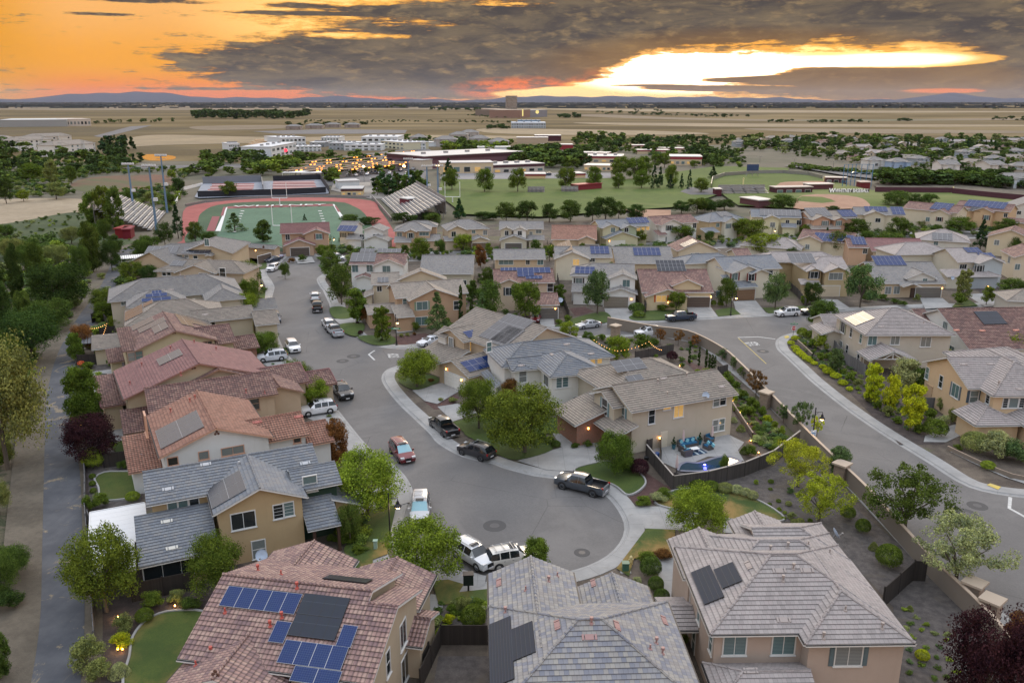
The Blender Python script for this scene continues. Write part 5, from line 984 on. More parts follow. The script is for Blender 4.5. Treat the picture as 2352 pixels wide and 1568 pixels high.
def crown(name,kind,n,size,seed,lobes=26):
    n=int(n);r=np.random.default_rng(seed);P_=[];N_=[]
    def lobe(c,rad,k):
        d=r.normal(size=(k,3));d /= np.linalg.norm(d,axis=1)[:,None];rr=rad*r.uniform(.55,1.08,k)[:,None]*(1+.18*np.sin(d[:,:1]*5+seed));P_.append(c+d*rr*np.array([1,1,.8]));N_.append(d)
    if kind == 'round':
        for i in range(lobes):
            t=r.uniform(0,1)**.8;a=r.uniform(0,2*pi);z=.24+.64*t;R_=.4*np.sqrt(max(.05,1-((z-.5)/.46)**2))*r.uniform(.4,1.05)
            lobe(np.array([R_*cos(a),R_*sin(a),z]),r.uniform(.1,.17),n//lobes)
    elif kind == 'oval':
        for i in range(lobes):
            z=r.uniform(.14,.9);a=r.uniform(0,2*pi);R_=.25*np.sqrt(max(.04,1-((z-.48)/.48)**2))*r.uniform(.4,1.05)
            lobe(np.array([R_*cos(a),R_*sin(a),z]),r.uniform(.07,.12),n//lobes)
    elif kind == 'airy':
        for i in range(lobes):
            a=r.uniform(0,2*pi);z=r.uniform(.34,.92);R_=r.uniform(.1,.5)*(1.15-.5*abs(z-.6)/.3)
            lobe(np.array([R_*cos(a),R_*sin(a),z]),r.uniform(.05,.11),n//lobes)
    elif kind == 'cone':
        for i in range(lobes):
            t=r.uniform(0,1)**.75;z=.1+.86*(1-t)**.9 if 0 else .1+.88*t;a=r.uniform(0,2*pi);R_=.26*(1-(z-.08)/.95)*r.uniform(.5,1.1)
            lobe(np.array([R_*cos(a),R_*sin(a),z]),.025+.06*(1-z),n//lobes)
    elif kind == 'cypress':
        for i in range(lobes):
            z=r.uniform(.06,.96);a=r.uniform(0,2*pi);R_=.05*np.sqrt(max(.02,1-((z-.45)/.55)**2))
            lobe(np.array([R_*cos(a),R_*sin(a),z]),.04*(1.1-z*.6),n//lobes)
    elif kind == 'shrub':
        for i in range(lobes):
            a=r.uniform(0,2*pi);z=r.uniform(.25,.75);R_=r.uniform(0,.34)*(1-.5*abs(z-.4))
            lobe(np.array([R_*cos(a),R_*sin(a),z]),r.uniform(.15,.24),n//lobes)
    elif kind == 'ball':
        d=r.normal(size=(n,3));d[:,2]=abs(d[:,2])-.35;d /= np.linalg.norm(d,axis=1)[:,None];P_.append(np.array([0,0,.48])+d*.5*r.uniform(.86,1.03,n)[:,None]);N_.append(d)
    elif kind == 'plume':
        d=r.uniform(-1,1,size=(n,3));t=r.uniform(0,1,n)**.6;a=r.uniform(0,2*pi,n);P_.append(np.stack([cos_(a)*t*.5,sin_(a)*t*.5,.1+.9*(1-t**2)*r.uniform(.5,1,n)],1));N_.append(d)
    p=np.concatenate(P_);nn=np.concatenate(N_);p[:,2]=np.maximum(p[:,2],.02)
    return leafmesh(name,p,nn,size,seed)
cos_,sin_=np.cos,np.sin
def trunkmesh(kind,seed):
    r=random.Random(seed);g=MB();top={'round': .62,'oval': .8,'airy': .6,'cone': .9,'cypress': .8}[kind];w={'round': .026,'airy': .026}.get(kind,.018)
    g.tube((0,0,-.02),(0,0,.25),w,w*.8,7,cap=False);fork=.25 if kind in ('round','airy') else top
    if kind in ('round','airy'):
        for i in range(6):
            a=2*pi*i/6+r.uniform(-.3,.3);p=Vector((0,0,r.uniform(.2,.3)));q_=Vector((cos(a)*.13,sin(a)*.13,r.uniform(.42,.52)));s_=Vector((cos(a+.2)*.28,sin(a+.2)*.28,r.uniform(.6,.75)))
            g.tube(p,q_,w*.6,w*.4,5,cap=False);g.tube(q_,s_,w*.4,w*.12,5,cap=False)
    else: g.tube((0,0,.25),(0,0,top),w*.8,w*.2,6,cap=False)
    return g.mesh('trunk',[bark])
TREES={}
def proto(kind,lod,var):
    k=(kind,lod,var)
    if k not in TREES:
        n,s,lb={0: (24000,.0115,75),1: (8000,.019,42),2: (1000,.05,16)}[lod]
        if kind == 'airy': n=int(n*.55)
        if kind in ('cone','cypress'): n=int(n*.7);s *= .8;lb=int(lb*1.8)
        if kind in ('shrub','ball','plume'): n=int(n*.28);s *= 1.9;lb=14
        TREES[k]=(crown('crown',kind,n,s,11+var*7+lod*101+len(kind)*13,lb),trunkmesh(kind,var) if kind not in ('shrub','ball','plume') else None)
    return TREES[k]
LAB={}
STOP={'and','with','in','at','the','of','a','to','behind','right','just','near','beside','on','far','left','from','its','one','by'}
def cut(s,n=7):
    w=s.replace(',',' ,').split(' ,')[0].split();tr=len(w) > n;w=w[:n]
    if tr and 'and' in w[3:]: w=w[:len(w)-1-w[::-1].index('and')]
    while tr and w and w[-1] in STOP: w.pop()
    return ' '.join(w)
def autolabel(desc,x,y,h=0):
    c=sorted(LAND,key=lambda l: hypot(l[0][0]-x,l[0][1]-y));out=[]
    for (lx,ly),s in c[:5]:
        ss=cut(s);dx,dy=x-lx,y-ly;rels=[]
        rels.append(('left of' if dx < 0 else 'right of') if abs(dx) > abs(dy)*.9 else ('in front of' if dy < 0 else 'behind'))
        rels.append(('in front of' if dy < 0 else 'behind') if abs(dx) > abs(dy)*.9 else ('left of' if dx < 0 else 'right of'))
        for r_ in rels[:1]+(rels[1:] if c.index(((lx,ly),s)) < 2 else []): out.append('%s %s the %s' % (desc,r_,ss))
    for o in out:
        o=' '.join(o.split()[:16])
        if o not in LAB: LAB[o]=1;return o
    a,b=cut(c[0][1],4),cut(c[1][1],4)
    for ad in ('smaller','thinner','lower','second','third','fourth'):
        o=' '.join(('%s %s beside the %s' % (ad,desc,cut(c[0][1],6))).split()[:16])
        if o not in LAB: LAB[o]=1;return o
    return out[0]
def zof(x,y,v):
    lo,hi=0.,min(420.,H+y*.55)
    for _ in range(40):
        z=(lo+hi)/2;Y_,Z_=y,z-H;d=Y_*CP-Z_*SP;up=Y_*SP+Z_*CP;vv=CY-F*up/d
        if vv > v: lo=z
        else: hi=z
    return lo
GRN={'yel': (.17,.21,.03),'lime': (.1,.14,.025),'mid': (.06,.092,.022),'deep': (.045,.074,.024),'dark': (.028,.05,.02),'blue': (.055,.092,.05),'olive': (.11,.135,.065),'silver': (.16,.19,.13),'plum': (.026,.012,.022),'rust': (.10,.055,.03),'con': (.02,.045,.026),'hyel': (.19,.23,.02),'pink': (.4,.12,.08)}
ADJ={'yel': 'bright yellow green','lime': 'bright green','mid': 'leafy green','deep': 'deep green','dark': 'dark green','blue': 'blue green','olive': 'olive green','silver': 'silvery','plum': 'dark purple','rust': 'reddish brown','con': 'dark conical','hyel': 'yellow green','pink': 'pink'}
NT_=[0]
def tree(T,x,yb,yt,w,kind='round',col='mid',label=None,lod=0,z0=.15,group='trees among the houses',cat='tree',name=None):
    s={T1: .5,T2: .5,T3: .36,T4: .36,T5: .36,T0: 1.}.get(T,q);p=P(T(x,yb),z0);NT_[0] += 1;v=NT_[0] % 4
    top=zof(*p,T(x,yt)[1]);hgt=max(.3,top-z0);wid=w*s/F*hypot(p[1]*CP+H*SP,0)
    base={'round': 1.04,'oval': .7,'airy': 1.02,'cone': .56,'cypress': .17,'shrub': .98,'ball': 1.02,'plume': 1.}[kind]
    if kind == 'round' and wid < hgt*.62: base=.7;kind='oval'
    sx=wid/base;cm,tm=proto(kind,lod,v % (4 if lod < 2 else 3))
    ds=label or autolabel('%s %s' % (ADJ[col],'tree' if cat == 'tree' else cat),*p)
    c=GRN[col];j=R.uniform(.88,1.14);c=(c[0]*j*R.uniform(.93,1.08),c[1]*j,c[2]*j)
    if tm:
        t=thing(name or 'tree',ds,cat,(*p,z0),R.uniform(0,6.28),group);a=put('crown',cm,t);a.color=(*c,1)
        b_=put('trunk',tm,t)
    else:
        t=put(name or 'shrub',cm,None,(*p,z0),R.uniform(0,6.28),label=ds,category=cat,group=group);t.color=(*c,1)
    t.scale=(sx,sx,hgt*1.0);return t
def sh(T,x,y,w,hf=.8,col='mid',kind='shrub',lod=1,label=None,group='shrubs in the planting beds'):
    s={T1: .5,T2: .5,T3: .36,T4: .36,T5: .36,T0: 1.}.get(T,q);p=P(T(x,y+w*.25),.15);d=p[1]*CP+H*SP;wid=1.2*w*s/F*d;NT_[0] += 1
    cm,_=proto(kind,lod,NT_[0] % 3);c=GRN[col];j=R.uniform(.85,1.15)
    t=put('shrub',cm,None,(*p,.15),R.uniform(0,6.28),label=label or autolabel('%s %s' % (ADJ[col],{'ball': 'round clipped bush','plume': 'grass clump'}.get(kind,'shrub')),*p),category='shrub',group=group)
    t.color=(c[0]*j,c[1]*j,c[2]*j,1);t.scale=(wid,wid,wid*hf);return t
for a in [
 (245,1405,1212,190,'round','mid','leafy green tree lit from below beside the trail at the bottom left'),(505,1375,1225,140,'round','mid','leafy green tree between the tan house and the red solar roof'),
 (845,1185,1035,190,'round','lime','bright green tree beside the lit lamp post left of the turning circle'),(975,1345,1196,205,'round','lime','bright green tree hiding the silver off-roader at the bottom of the turning circle'),
 (805,1250,1155,66,'round','deep','small dark tree in the mulch bed left of the turning circle'),(1232,1345,1232,76,'round','mid','small leafy tree poking above the grey blended roof'),
 (1205,1040,886,195,'round','mid','biggest tree on the dark lawn of the white hipped house'),(1100,985,866,112,'round','mid','second large tree beside the mulch strip between the two centre driveways'),
 (1170,935,866,52,'oval','rust','narrow dark bronze tree against the white hipped house'),(958,890,802,112,'round','lime','bright round tree on the corner of the two streets'),
 (1410,1090,990,98,'round','mid','small street tree on the crescent lawn by the pool wall'),(1597,1232,1118,148,'round','lime','round light green tree beside the path right of the turning circle'),
 (1832,1118,1014,138,'airy','yel','upper of two yellow green trees beside the block wall'),(1880,1200,1090,142,'airy','yel','lower of two yellow green trees beside the block wall'),
 (1925,1090,1022,58,'oval','blue','small grey green tree on the sidewalk beside the wall pillar'),(2075,1232,1074,205,'airy','deep','large open dark green street tree behind the block wall'),
 (2192,1352,1192,205,'airy','silver','sparse silvery street tree over the block wall'),(2250,1640,1396,215,'round','plum','large dark purple plum tree in the bottom right yard'),
 (2328,1500,1400,62,'oval','rust','reddish brown small tree cut by the right edge'),
 (212,1062,950,142,'round','plum','dark purple plum tree beside the trail'),(205,992,832,98,'oval','mid','tall leafy tree beside the trail above the purple tree'),
 (18,1075,765,215,'round','olive','tall olive green tree on the bank at the left edge'),(10,1380,1270,90,'round','deep','dark bush tree low on the bank at the left edge')]:
    tree(T0,*a)
for a in [(140,712,600,155,'round','dark'),(75,828,708,158,'round','dark'),(120,758,682,120,'round','deep'),(45,700,550,42,'oval','dark'),(95,690,545,50,'oval','deep'),(20,785,640,62,'oval','dark'),(62,755,665,50,'oval','deep'),(215,625,500,60,'oval','deep'),(258,622,548,52,'round','dark'),(-10,700,560,60,'oval','dark'),(5,860,760,120,'round','deep'),(70,620,560,70,'round','deep'),(130,610,560,70,'round','olive'),(30,600,545,60,'round','olive'),(240,560,500,45,'round','deep'),(165,560,520,50,'round','olive'),(0,960,880,60,'round','deep'),(30,1330,1255,100,'round','deep'),(0,1180,1100,60,'round','olive'),(0,1560,1440,70,'round','deep'),(190,640,560,50,'round','deep')]:
    tree(T0,*a,group='trees on the bank west of the trail')
for a in [(572,668,596,62,'round','mid'),(576,694,636,56,'round','mid'),(572,742,670,60,'round','lime'),(610,818,760,74,'round','mid'),(680,908,826,86,'round','mid'),(716,938,868,94,'round','lime'),(776,1068,955,58,'oval','rust'),(193,812,742,60,'round','rust'),(178,830,760,45,'oval','mid'),(245,718,660,72,'round','mid'),(265,755,724,34,'round','lime'),(240,735,690,50,'round','mid'),(305,650,600,70,'airy','mid'),(290,645,612,30,'airy','lime'),(345,650,608,55,'round','dark'),
          (330,595,548,55,'round','deep'),(480,560,530,40,'round','deep'),(655,640,600,30,'round','deep'),(590,660,610,30,'oval','deep')]: tree(T0,*a)
for a in [(966,597,543,50,'round','mid'),(1064,578,536,52,'round','lime'),(1104,614,560,33,'oval','rust'),(785,700,606,70,'round','deep'),(762,640,570,50,'round','deep'),(745,595,560,40,'round','mid'),(820,742,660,54,'oval','mid'),(878,783,698,54,'oval','mid'),(1005,770,670,68,'cone','blue'),(1059,752,652,11,'cypress','dark'),(1084,745,668,10,'cypress','dark'),(1125,740,642,72,'round','deep'),(1108,760,670,50,'cone','blue'),(1206,738,640,80,'round','mid'),(1372,722,616,76,'round','blue'),(1301,566,522,64,'round','mid'),(1462,562,526,54,'round','mid'),(1563,558,514,64,'round','mid'),(1306,784,736,48,'round','lime'),(1417,828,770,70,'round','lime'),(1350,790,760,36,'round','deep'),(1553,718,667,48,'round','mid'),(873,702,652,32,'oval','mid'),(960,735,690,26,'oval','deep'),(840,735,700,25,'oval','deep')]: tree(T0,*a,lod=1)
for a in [(1722,550,500,88,'round','mid'),(1760,588,535,122,'round','lime'),(1925,594,530,78,'round','deep'),(1895,580,522,24,'cone','con'),(2037,580,531,80,'round','deep'),(1965,545,500,70,'round','deep'),(2062,542,498,60,'round','deep'),(2203,534,497,66,'round','mid'),(2250,578,503,40,'cone','con'),(2310,534,500,58,'round','deep'),(1668,704,636,52,'round','deep'),(1780,710,624,62,'round','blue'),(1865,700,644,50,'round','dark'),(1975,706,602,90,'round','blue'),(2210,688,614,44,'oval','olive'),(2322,690,636,74,'round','deep'),(1888,750,688,80,'round','deep'),(2312,825,758,84,'round','lime'),(2002,925,828,52,'oval','hyel'),(2041,948,856,48,'oval','hyel'),(2090,990,872,66,'oval','hyel'),(2075,900,820,96,'round','silver'),(2112,905,845,60,'round','deep'),(1917,858,798,38,'oval','blue'),(2330,590,540,50,'round','deep'),(2120,520,500,40,'round','mid'),(1862,530,503,45,'round','deep')]: tree(T0,*a,lod=1)
for (x,yb,yt,w,k,c) in [(30,995,888,75,'airy','rust'),(145,1000,895,78,'airy','rust'),(250,1010,930,85,'airy','rust'),(425,1100,1018,88,'airy','blue'),(495,1160,1070,65,'airy','blue'),(560,1215,1130,80,'airy','deep'),(640,1330,1150,140,'airy','rust'),(815,1500,1370,90,'airy','blue'),(925,1580,1345,150,'airy','blue'),(1030,1580,1440,90,'airy','hyel'),(1145,1165,1015,95,'airy','blue')]: tree(T5,x,yb,yt,w,k,c,lod=1,group='street trees beside the block wall')
for (x,yb,yt) in ((216,1120,995),(276,1132,1008),(322,1142,1022),(343,1148,1050),(361,1150,1055),(378,1155,1065)): tree(T5,x,yb,yt,20,'cypress','dark',lod=1,group='row of slim cypresses in the gravel',label='slim dark cypress in the short row on the white gravel')
for (x,y,w,hf,c,k) in [(600,172,128,.85,'lime','ball'),(840,400,75,.7,'lime','ball'),(775,200,70,.7,'deep','shrub'),(640,435,110,.9,'mid','shrub'),(560,455,80,1.3,'mid','shrub'),(585,270,36,.8,'mid','ball'),(585,315,36,.8,'mid','ball'),(590,360,36,.8,'mid','ball'),(965,1065,140,.8,'mid','shrub'),(1110,1030,110,.7,'olive','shrub'),(1195,1070,130,.7,'deep','shrub'),(915,1155,95,.8,'mid','ball'),(790,1215,130,.9,'olive','shrub'),(770,1290,140,.6,'hyel','shrub'),(560,1420,220,.9,'olive','shrub'),(620,1500,170,.8,'olive','shrub'),(755,1490,115,.7,'silver','plume'),(2160,670,80,.7,'mid','shrub'),(2215,665,80,.8,'mid','shrub'),(2090,660,70,.8,'mid','shrub'),(2260,730,80,.6,'mid','shrub'),(2130,600,60,.6,'mid','plume'),(700,60,60,.5,'lime','plume'),(60,800,190,.7,'dark','shrub'),(50,1040,200,.6,'dark','shrub'),(45,150,130,1.2,'olive','shrub')]: sh(T6,x,y,w,hf,c,k,0)
for (x,y,w,hf,c,k) in [(918,1180,135,.95,'mid','ball'),(968,1260,75,.6,'lime','ball'),(790,1110,90,.8,'mid','shrub'),(860,1090,110,.8,'olive','shrub'),(760,1170,80,.7,'hyel','shrub'),(740,1225,100,.6,'lime','shrub'),(710,1260,90,.6,'lime','shrub'),(950,1060,90,.6,'mid','shrub'),(890,1125,80,.7,'silver','shrub'),(985,1110,60,.7,'silver','shrub'),(840,1050,80,.5,'mid','shrub'),(2035,862,115,.95,'deep','ball'),(2068,962,85,.95,'deep','ball'),(2105,1028,85,.8,'deep','ball'),(2110,750,130,.55,'rust','shrub'),(2010,770,120,.5,'mid','shrub'),(1950,920,70,.5,'silver','shrub'),(1440,70,50,.8,'deep','ball'),(1400,45,50,.8,'deep','ball'),(1350,20,50,.7,'deep','ball'),(1560,70,60,.6,'deep','shrub'),(1640,62,60,.6,'deep','shrub'),(1900,215,90,.9,'dark','ball'),(1965,230,100,.9,'plum','ball'),(1830,190,80,.8,'dark','shrub'),(1990,420,110,.5,'mid','shrub'),(2080,395,110,.6,'silver','shrub'),(2120,370,90,.6,'mid','shrub'),(2010,1235,1,.1,'mid','ball'),(2250,1290,70,.6,'mid','shrub'),(620,1370,100,.6,'dark','shrub')]:
    if w > 5: sh(T7,x,y,w,hf,c,k,0)
for (x,y,w,hf,c,k) in [(270,330,95,.6,'mid','ball'),(350,330,85,.6,'mid','ball'),(440,342,85,.6,'olive','ball'),(512,360,65,.8,'silver','ball'),(567,375,60,.8,'silver','ball'),(612,393,60,.8,'silver','ball'),(635,305,35,.8,'lime','shrub'),(728,300,32,.7,'mid','ball'),(852,358,50,.8,'blue','shrub'),(776,422,28,.7,'mid','ball'),(780,470,30,.6,'lime','plume'),(815,495,24,.7,'lime','ball'),(858,518,60,.7,'olive','shrub'),(875,550,40,.6,'olive','ball'),(912,552,45,.7,'olive','ball'),(810,530,24,.7,'lime','ball'),(975,545,38,.7,'mid','shrub'),(1210,512,80,.95,'mid','ball'),(1305,600,80,1.,'mid','ball'),(1465,800,135,.95,'mid','ball'),(1375,715,55,.9,'olive','plume'),(1604,1100,40,.8,'olive','plume'),(1680,1400,75,.75,'hyel','ball'),(725,345,24,.6,'mid','ball'),(720,440,24,.6,'mid','ball'),(840,440,36,.7,'olive','ball'),(60,380,90,.5,'mid','shrub'),(2010,70,145,.75,'olive','ball'),(2130,100,190,.9,'silver','shrub'),(2250,120,190,.8,'blue','shrub'),(2095,200,75,.6,'lime','ball'),(1910,80,60,.5,'mid','shrub'),(1270,40,1,1,'mid','ball'),(430,210,60,1.9,'mid','shrub'),(600,120,80,.9,'mid','shrub'),(560,110,50,.9,'mid','plume'),(640,20,50,.6,'silver','plume'),(680,30,50,.6,'silver','plume'),(740,90,60,.6,'mid','shrub')]:
    if w > 5: sh(T8,x,y,w,hf,c,k,0)
for (x,y,w,hf,c,k) in [(935,935,60,.9,'lime','ball'),(985,945,50,.9,'mid','ball'),(1040,955,60,.7,'mid','ball'),(890,958,45,.6,'hyel','ball'),(865,985,42,.5,'hyel','ball'),(890,1015,48,.5,'hyel','ball'),(905,1035,50,.5,'hyel','ball'),(925,1052,50,.5,'hyel','ball'),(945,1068,45,.5,'hyel','ball'),(965,1083,50,.5,'hyel','ball'),(985,1098,42,.5,'hyel','ball'),(1013,1115,40,.5,'hyel','ball'),(1068,1138,45,.5,'hyel','ball'),(1105,1165,70,.5,'hyel','ball'),(1150,1195,60,.5,'hyel','ball'),(1195,1240,55,.5,'hyel','ball'),(1237,1277,40,.5,'hyel','ball'),(1000,1000,60,.9,'mid','shrub'),(1060,1010,90,1.2,'lime','shrub'),(1055,1085,70,.8,'mid','shrub'),(1100,1080,60,.8,'mid','shrub'),(1145,1150,60,.8,'mid','shrub'),(1195,1180,60,.8,'mid','shrub'),(1240,1215,70,.8,'mid','shrub'),(1290,1245,60,.8,'olive','shrub'),(1355,1345,60,.8,'olive','shrub'),(1420,1390,60,.8,'mid','shrub'),(1480,1430,80,.8,'olive','shrub'),(1540,1480,70,.6,'mid','shrub'),(1620,1490,60,.6,'mid','shrub'),(1750,1460,90,.9,'mid','shrub'),(1825,1410,70,1.3,'olive','shrub'),(1830,1500,80,.9,'silver','shrub'),(1890,1480,70,1.4,'olive','shrub'),(1780,1545,130,.7,'mid','ball'),(1680,1540,80,.7,'mid','shrub'),(2095,1560,80,.8,'mid','ball'),
   (450,1200,50,1.,'mid','shrub'),(480,1235,50,1.,'mid','shrub'),(515,1270,55,1.,'mid','shrub'),(560,1330,60,1.,'mid','shrub'),(605,1375,60,1.,'mid','shrub'),(640,1400,60,1.,'mid','shrub'),(680,1435,60,1.,'mid','shrub'),(590,1430,90,.7,'mid','shrub'),(500,1350,60,.8,'lime','shrub'),(545,1420,50,.8,'mid','shrub'),(715,1490,60,1.,'hyel','shrub'),(760,1525,50,1.1,'lime','shrub'),(800,1560,60,1.,'lime','shrub'),(545,1535,50,.8,'olive','plume'),(500,1480,40,.8,'silver','plume'),(630,1530,30,.8,'lime','plume'),(105,1085,62,.9,'plum','ball'),(270,1170,50,.6,'lime','shrub'),(330,1165,60,.6,'olive','shrub'),(170,1130,40,.7,'deep','shrub'),(40,755,90,.45,'mid','shrub'),(370,745,30,1.2,'mid','ball'),(415,740,50,.6,'mid','shrub'),(960,715,90,.6,'mid','shrub'),(1010,720,40,.8,'plum','ball'),(1350,700,80,.5,'deep','shrub'),(1450,695,80,.5,'deep','shrub'),(1530,720,60,.5,'deep','shrub'),(1580,735,60,.5,'deep','shrub'),(1665,710,40,1.2,'olive','shrub'),(1940,720,90,.8,'mid','shrub'),(2240,730,50,.8,'deep','shrub'),(1790,1055,120,.6,'silver','shrub'),(1870,1060,100,.6,'silver','shrub'),(2060,1045,80,.6,'silver','shrub')]: sh(T5,x,y,w,hf,c,k,1)
for (x,y,w,hf,c,k) in [(1970,770,90,.6,'deep','ball'),(1985,805,70,.5,'mid','ball'),(1530,830,60,.6,'mid','shrub'),(1475,850,60,.5,'mid','shrub'),(565,900,50,1.2,'mid','shrub'),(210,925,30,.8,'plum','ball'),(345,970,18,.8,'deep','ball'),(190,858,18,.8,'plum','ball'),(245,840,70,1.4,'rust','shrub'),(760,870,60,1.,'mid','shrub'),(920,830,60,1.6,'mid','shrub'),(740,1220,40,.7,'mid','shrub'),(660,1220,50,.4,'rust','shrub'),(800,1350,60,.6,'olive','shrub'),(720,1345,40,.5,'olive','shrub'),(1690,1000,60,.9,'mid','shrub'),(2010,1010,120,.9,'mid','shrub'),(2080,995,60,.9,'deep','shrub'),(1750,955,60,.7,'mid','shrub'),(1240,1340,70,.6,'lime','shrub'),(2150,745,100,.4,'mid','shrub'),(1650,1100,30,1,'mid','shrub'),(590,360,1,1,'mid','ball'),(730,960,50,1.8,'lime','shrub'),(470,940,30,.7,'olive','shrub'),(510,935,30,.7,'olive','shrub'),(555,930,30,.7,'rust','shrub'),(2060,1110,1,1,'mid','ball'),(1350,760,40,1.,'mid','shrub'),(730,360,40,.8,'deep','shrub'),(1030,400,30,.9,'dark','ball'),(860,420,30,.7,'deep','shrub'),(140,400,60,.9,'mid','shrub'),(900,500,1,1,'mid','ball')]:
    if w > 5: sh(T4,x,y,w,hf,c,k,1)
for (x,y,w,hf,c,k) in [(1555,615,95,.8,'lime','ball'),(1625,625,60,.8,'olive','shrub'),(1645,700,60,.5,'deep','shrub'),(2055,1290,85,1.,'plum','ball'),(2140,1475,80,.9,'rust','shrub'),(2100,1480,70,.8,'plum','shrub'),(2055,1480,40,.8,'mid','shrub'),(1840,1095,60,1.2,'mid','shrub'),(930,1310,80,1.1,'olive','shrub'),(760,1240,60,.9,'mid','shrub'),(865,1230,40,.9,'mid','shrub'),(640,570,90,.8,'mid','shrub'),(700,545,120,.6,'mid','shrub'),(740,760,50,1.4,'mid','shrub'),(560,870,90,.5,'mid','shrub'),(520,860,40,.7,'pink','ball'),(1930,190,60,.7,'deep','shrub'),(1860,200,50,.6,'rust','shrub'),(1520,590,60,.8,'mid','shrub'),(350,560,180,.6,'olive','shrub'),(430,480,90,.7,'deep','shrub'),(880,270,140,.7,'deep','shrub'),(840,355,60,.6,'mid','shrub'),(650,300,60,.6,'olive','shrub'),(30,1350,120,.8,'olive','shrub'),(10,1480,100,.8,'mid','shrub')]: sh(T3,x,y,w,hf,c,k,1)
# ---- extra greenery between the houses and along the creek
for a in [(930,606,560,26,'round','deep'),(1010,588,548,30,'round','deep'),(1122,590,556,24,'round','mid'),(1168,610,570,26,'round','deep'),(1230,580,548,26,'round','deep'),(1262,600,560,40,'round','mid'),(1338,590,556,22,'round','deep'),(1385,588,560,24,'round','deep'),(1508,600,560,30,'round','deep'),(1500,690,640,26,'round','deep'),(1400,640,600,24,'round','mid'),(1283,700,650,40,'oval','deep'),(1240,690,640,40,'round','mid'),(1150,700,640,44,'round','deep'),(1085,690,640,30,'round','deep'),(1010,640,606,26,'round','mid'),(1120,650,612,34,'round','deep'),(960,560,528,26,'round','deep'),(905,600,566,30,'round','mid'),(1630,560,530,30,'round','deep'),(1690,545,515,30,'round','deep'),(1640,640,605,26,'round','deep'),(1820,600,566,34,'round','deep'),(1850,545,515,34,'round','mid'),(1880,620,585,30,'round','deep'),(1990,560,528,40,'round','deep'),(2100,560,530,34,'round','mid'),(2150,545,515,34,'round','deep'),(2290,560,530,30,'round','mid'),(2140,620,590,30,'round','deep'),(2265,700,655,34,'round','mid'),(1730,640,606,26,'round','deep'),(1840,650,616,26,'round','deep')]: tree(T0,*a,lod=1)
# ---------------------------------------------------------------- vehicles
def _paint(t,b): setp(t,b,ocol(t),.28,.15,.5,coat=.8);b.inputs['Coat Roughness'].default_value=.06
carpaint=mat('car_paint',_paint)
carglass=plain('car_glass',(.012,.016,.02),.05,0.,spec=.8)
shade=plain('windscreen_sunshade',(.2,.36,.42),.35,.3)
headl=plain('headlight_glass',(.6,.62,.65),.15,.2);taill=plain('tail_light',(.35,.01,.012),.2);chrome=plain('chrome',(.5,.5,.52),.2,.9)
plate=plain('licence_plate',(.6,.6,.62),.5);rimm=plain('alloy_rim',(.38,.39,.41),.3,.8)
SHAPE={
 'sedan': (4.75,[(0,.34,.6,.62,.66,.5,''),(.12,.22,.68,.7,.84,.66,''),(.5,.2,.76,.8,.89,.74,''),(1.35,.2,.9,.94,.9,.74,'w'),(2.05,.2,.93,1.38,.91,.56,'g'),(2.75,.2,.94,1.45,.91,.58,''),(2.83,.2,.94,1.45,.91,.58,'g'),(3.45,.2,.95,1.38,.91,.56,'w'),(4.1,.2,.98,1.03,.9,.72,''),(4.6,.24,.95,.98,.85,.68,''),(4.75,.4,.8,.83,.7,.55,'')],.86,3.75,.33),
 'suv': (4.8,[(0,.4,.72,.76,.68,.55,''),(.1,.28,.86,.9,.88,.7,''),(.45,.26,.98,1.04,.94,.78,''),(1.25,.26,1.06,1.12,.95,.8,'w'),(1.85,.26,1.08,1.66,.95,.66,'g'),(2.7,.26,1.1,1.74,.95,.68,''),(2.78,.26,1.1,1.74,.95,.68,'g'),(3.6,.26,1.12,1.74,.95,.68,''),(3.68,.26,1.12,1.73,.95,.68,'g'),(4.3,.26,1.12,1.68,.93,.66,'w'),(4.7,.3,1.1,1.14,.9,.8,''),(4.8,.42,.9,.92,.78,.7,'')],.92,3.8,.37),
 'minivan': (5.1,[(0,.38,.66,.7,.7,.5,''),(.12,.26,.8,.85,.9,.7,''),(.5,.24,.94,1.,.96,.78,''),(1.1,.24,1.04,1.1,.98,.82,'w'),(2.0,.24,1.06,1.7,.98,.7,'g'),(2.9,.24,1.07,1.78,.98,.72,''),(2.98,.24,1.07,1.78,.98,.72,'g'),(4.,.24,1.08,1.77,.98,.72,''),(4.08,.24,1.08,1.77,.98,.72,'g'),(4.75,.26,1.08,1.7,.96,.7,'w'),(5.02,.3,1.05,1.1,.92,.8,''),(5.1,.42,.85,.88,.8,.7,'')],.95,4.0,.35),
 'pickup': (5.8,[(0,.5,.85,.9,.72,.6,''),(.08,.38,1.0,1.04,.95,.8,''),(.5,.36,1.12,1.18,.99,.84,''),(1.45,.36,1.18,1.22,1.,.84,'w'),(2.0,.36,1.2,1.84,1.,.7,'g'),(2.85,.36,1.2,1.9,1.,.72,''),(2.93,.36,1.2,1.9,1.,.72,'g'),(3.6,.36,1.22,1.86,1.,.72,'w'),(3.8,.36,1.22,1.25,1.,.86,''),(3.84,.36,1.22,0,1.,.86,'b'),(5.66,.36,1.22,0,1.,.86,''),(5.7,.36,1.22,1.24,.99,.86,''),(5.8,.5,1.12,1.14,.95,.8,'')],1.05,4.65,.42),
}
def section(st):
    x,zb,zm,zt,w,wt,f=st;bed=zt == 0
    if bed: return [(0,zb),(w*.9,zb),(w,zb+.18),(w,zm-.12),(w*.985,zm),(w-.1,zm),(w-.13,.85),(0,.85)]
    return [(0,zb),(w*.9,zb),(w,zb+.18),(w,zm-.12),(w*.975,zm),(wt,zt-.07*(1 if zt-zm > .2 else .3)),(wt*.82,zt),(0,zt+.015)]
WM={}
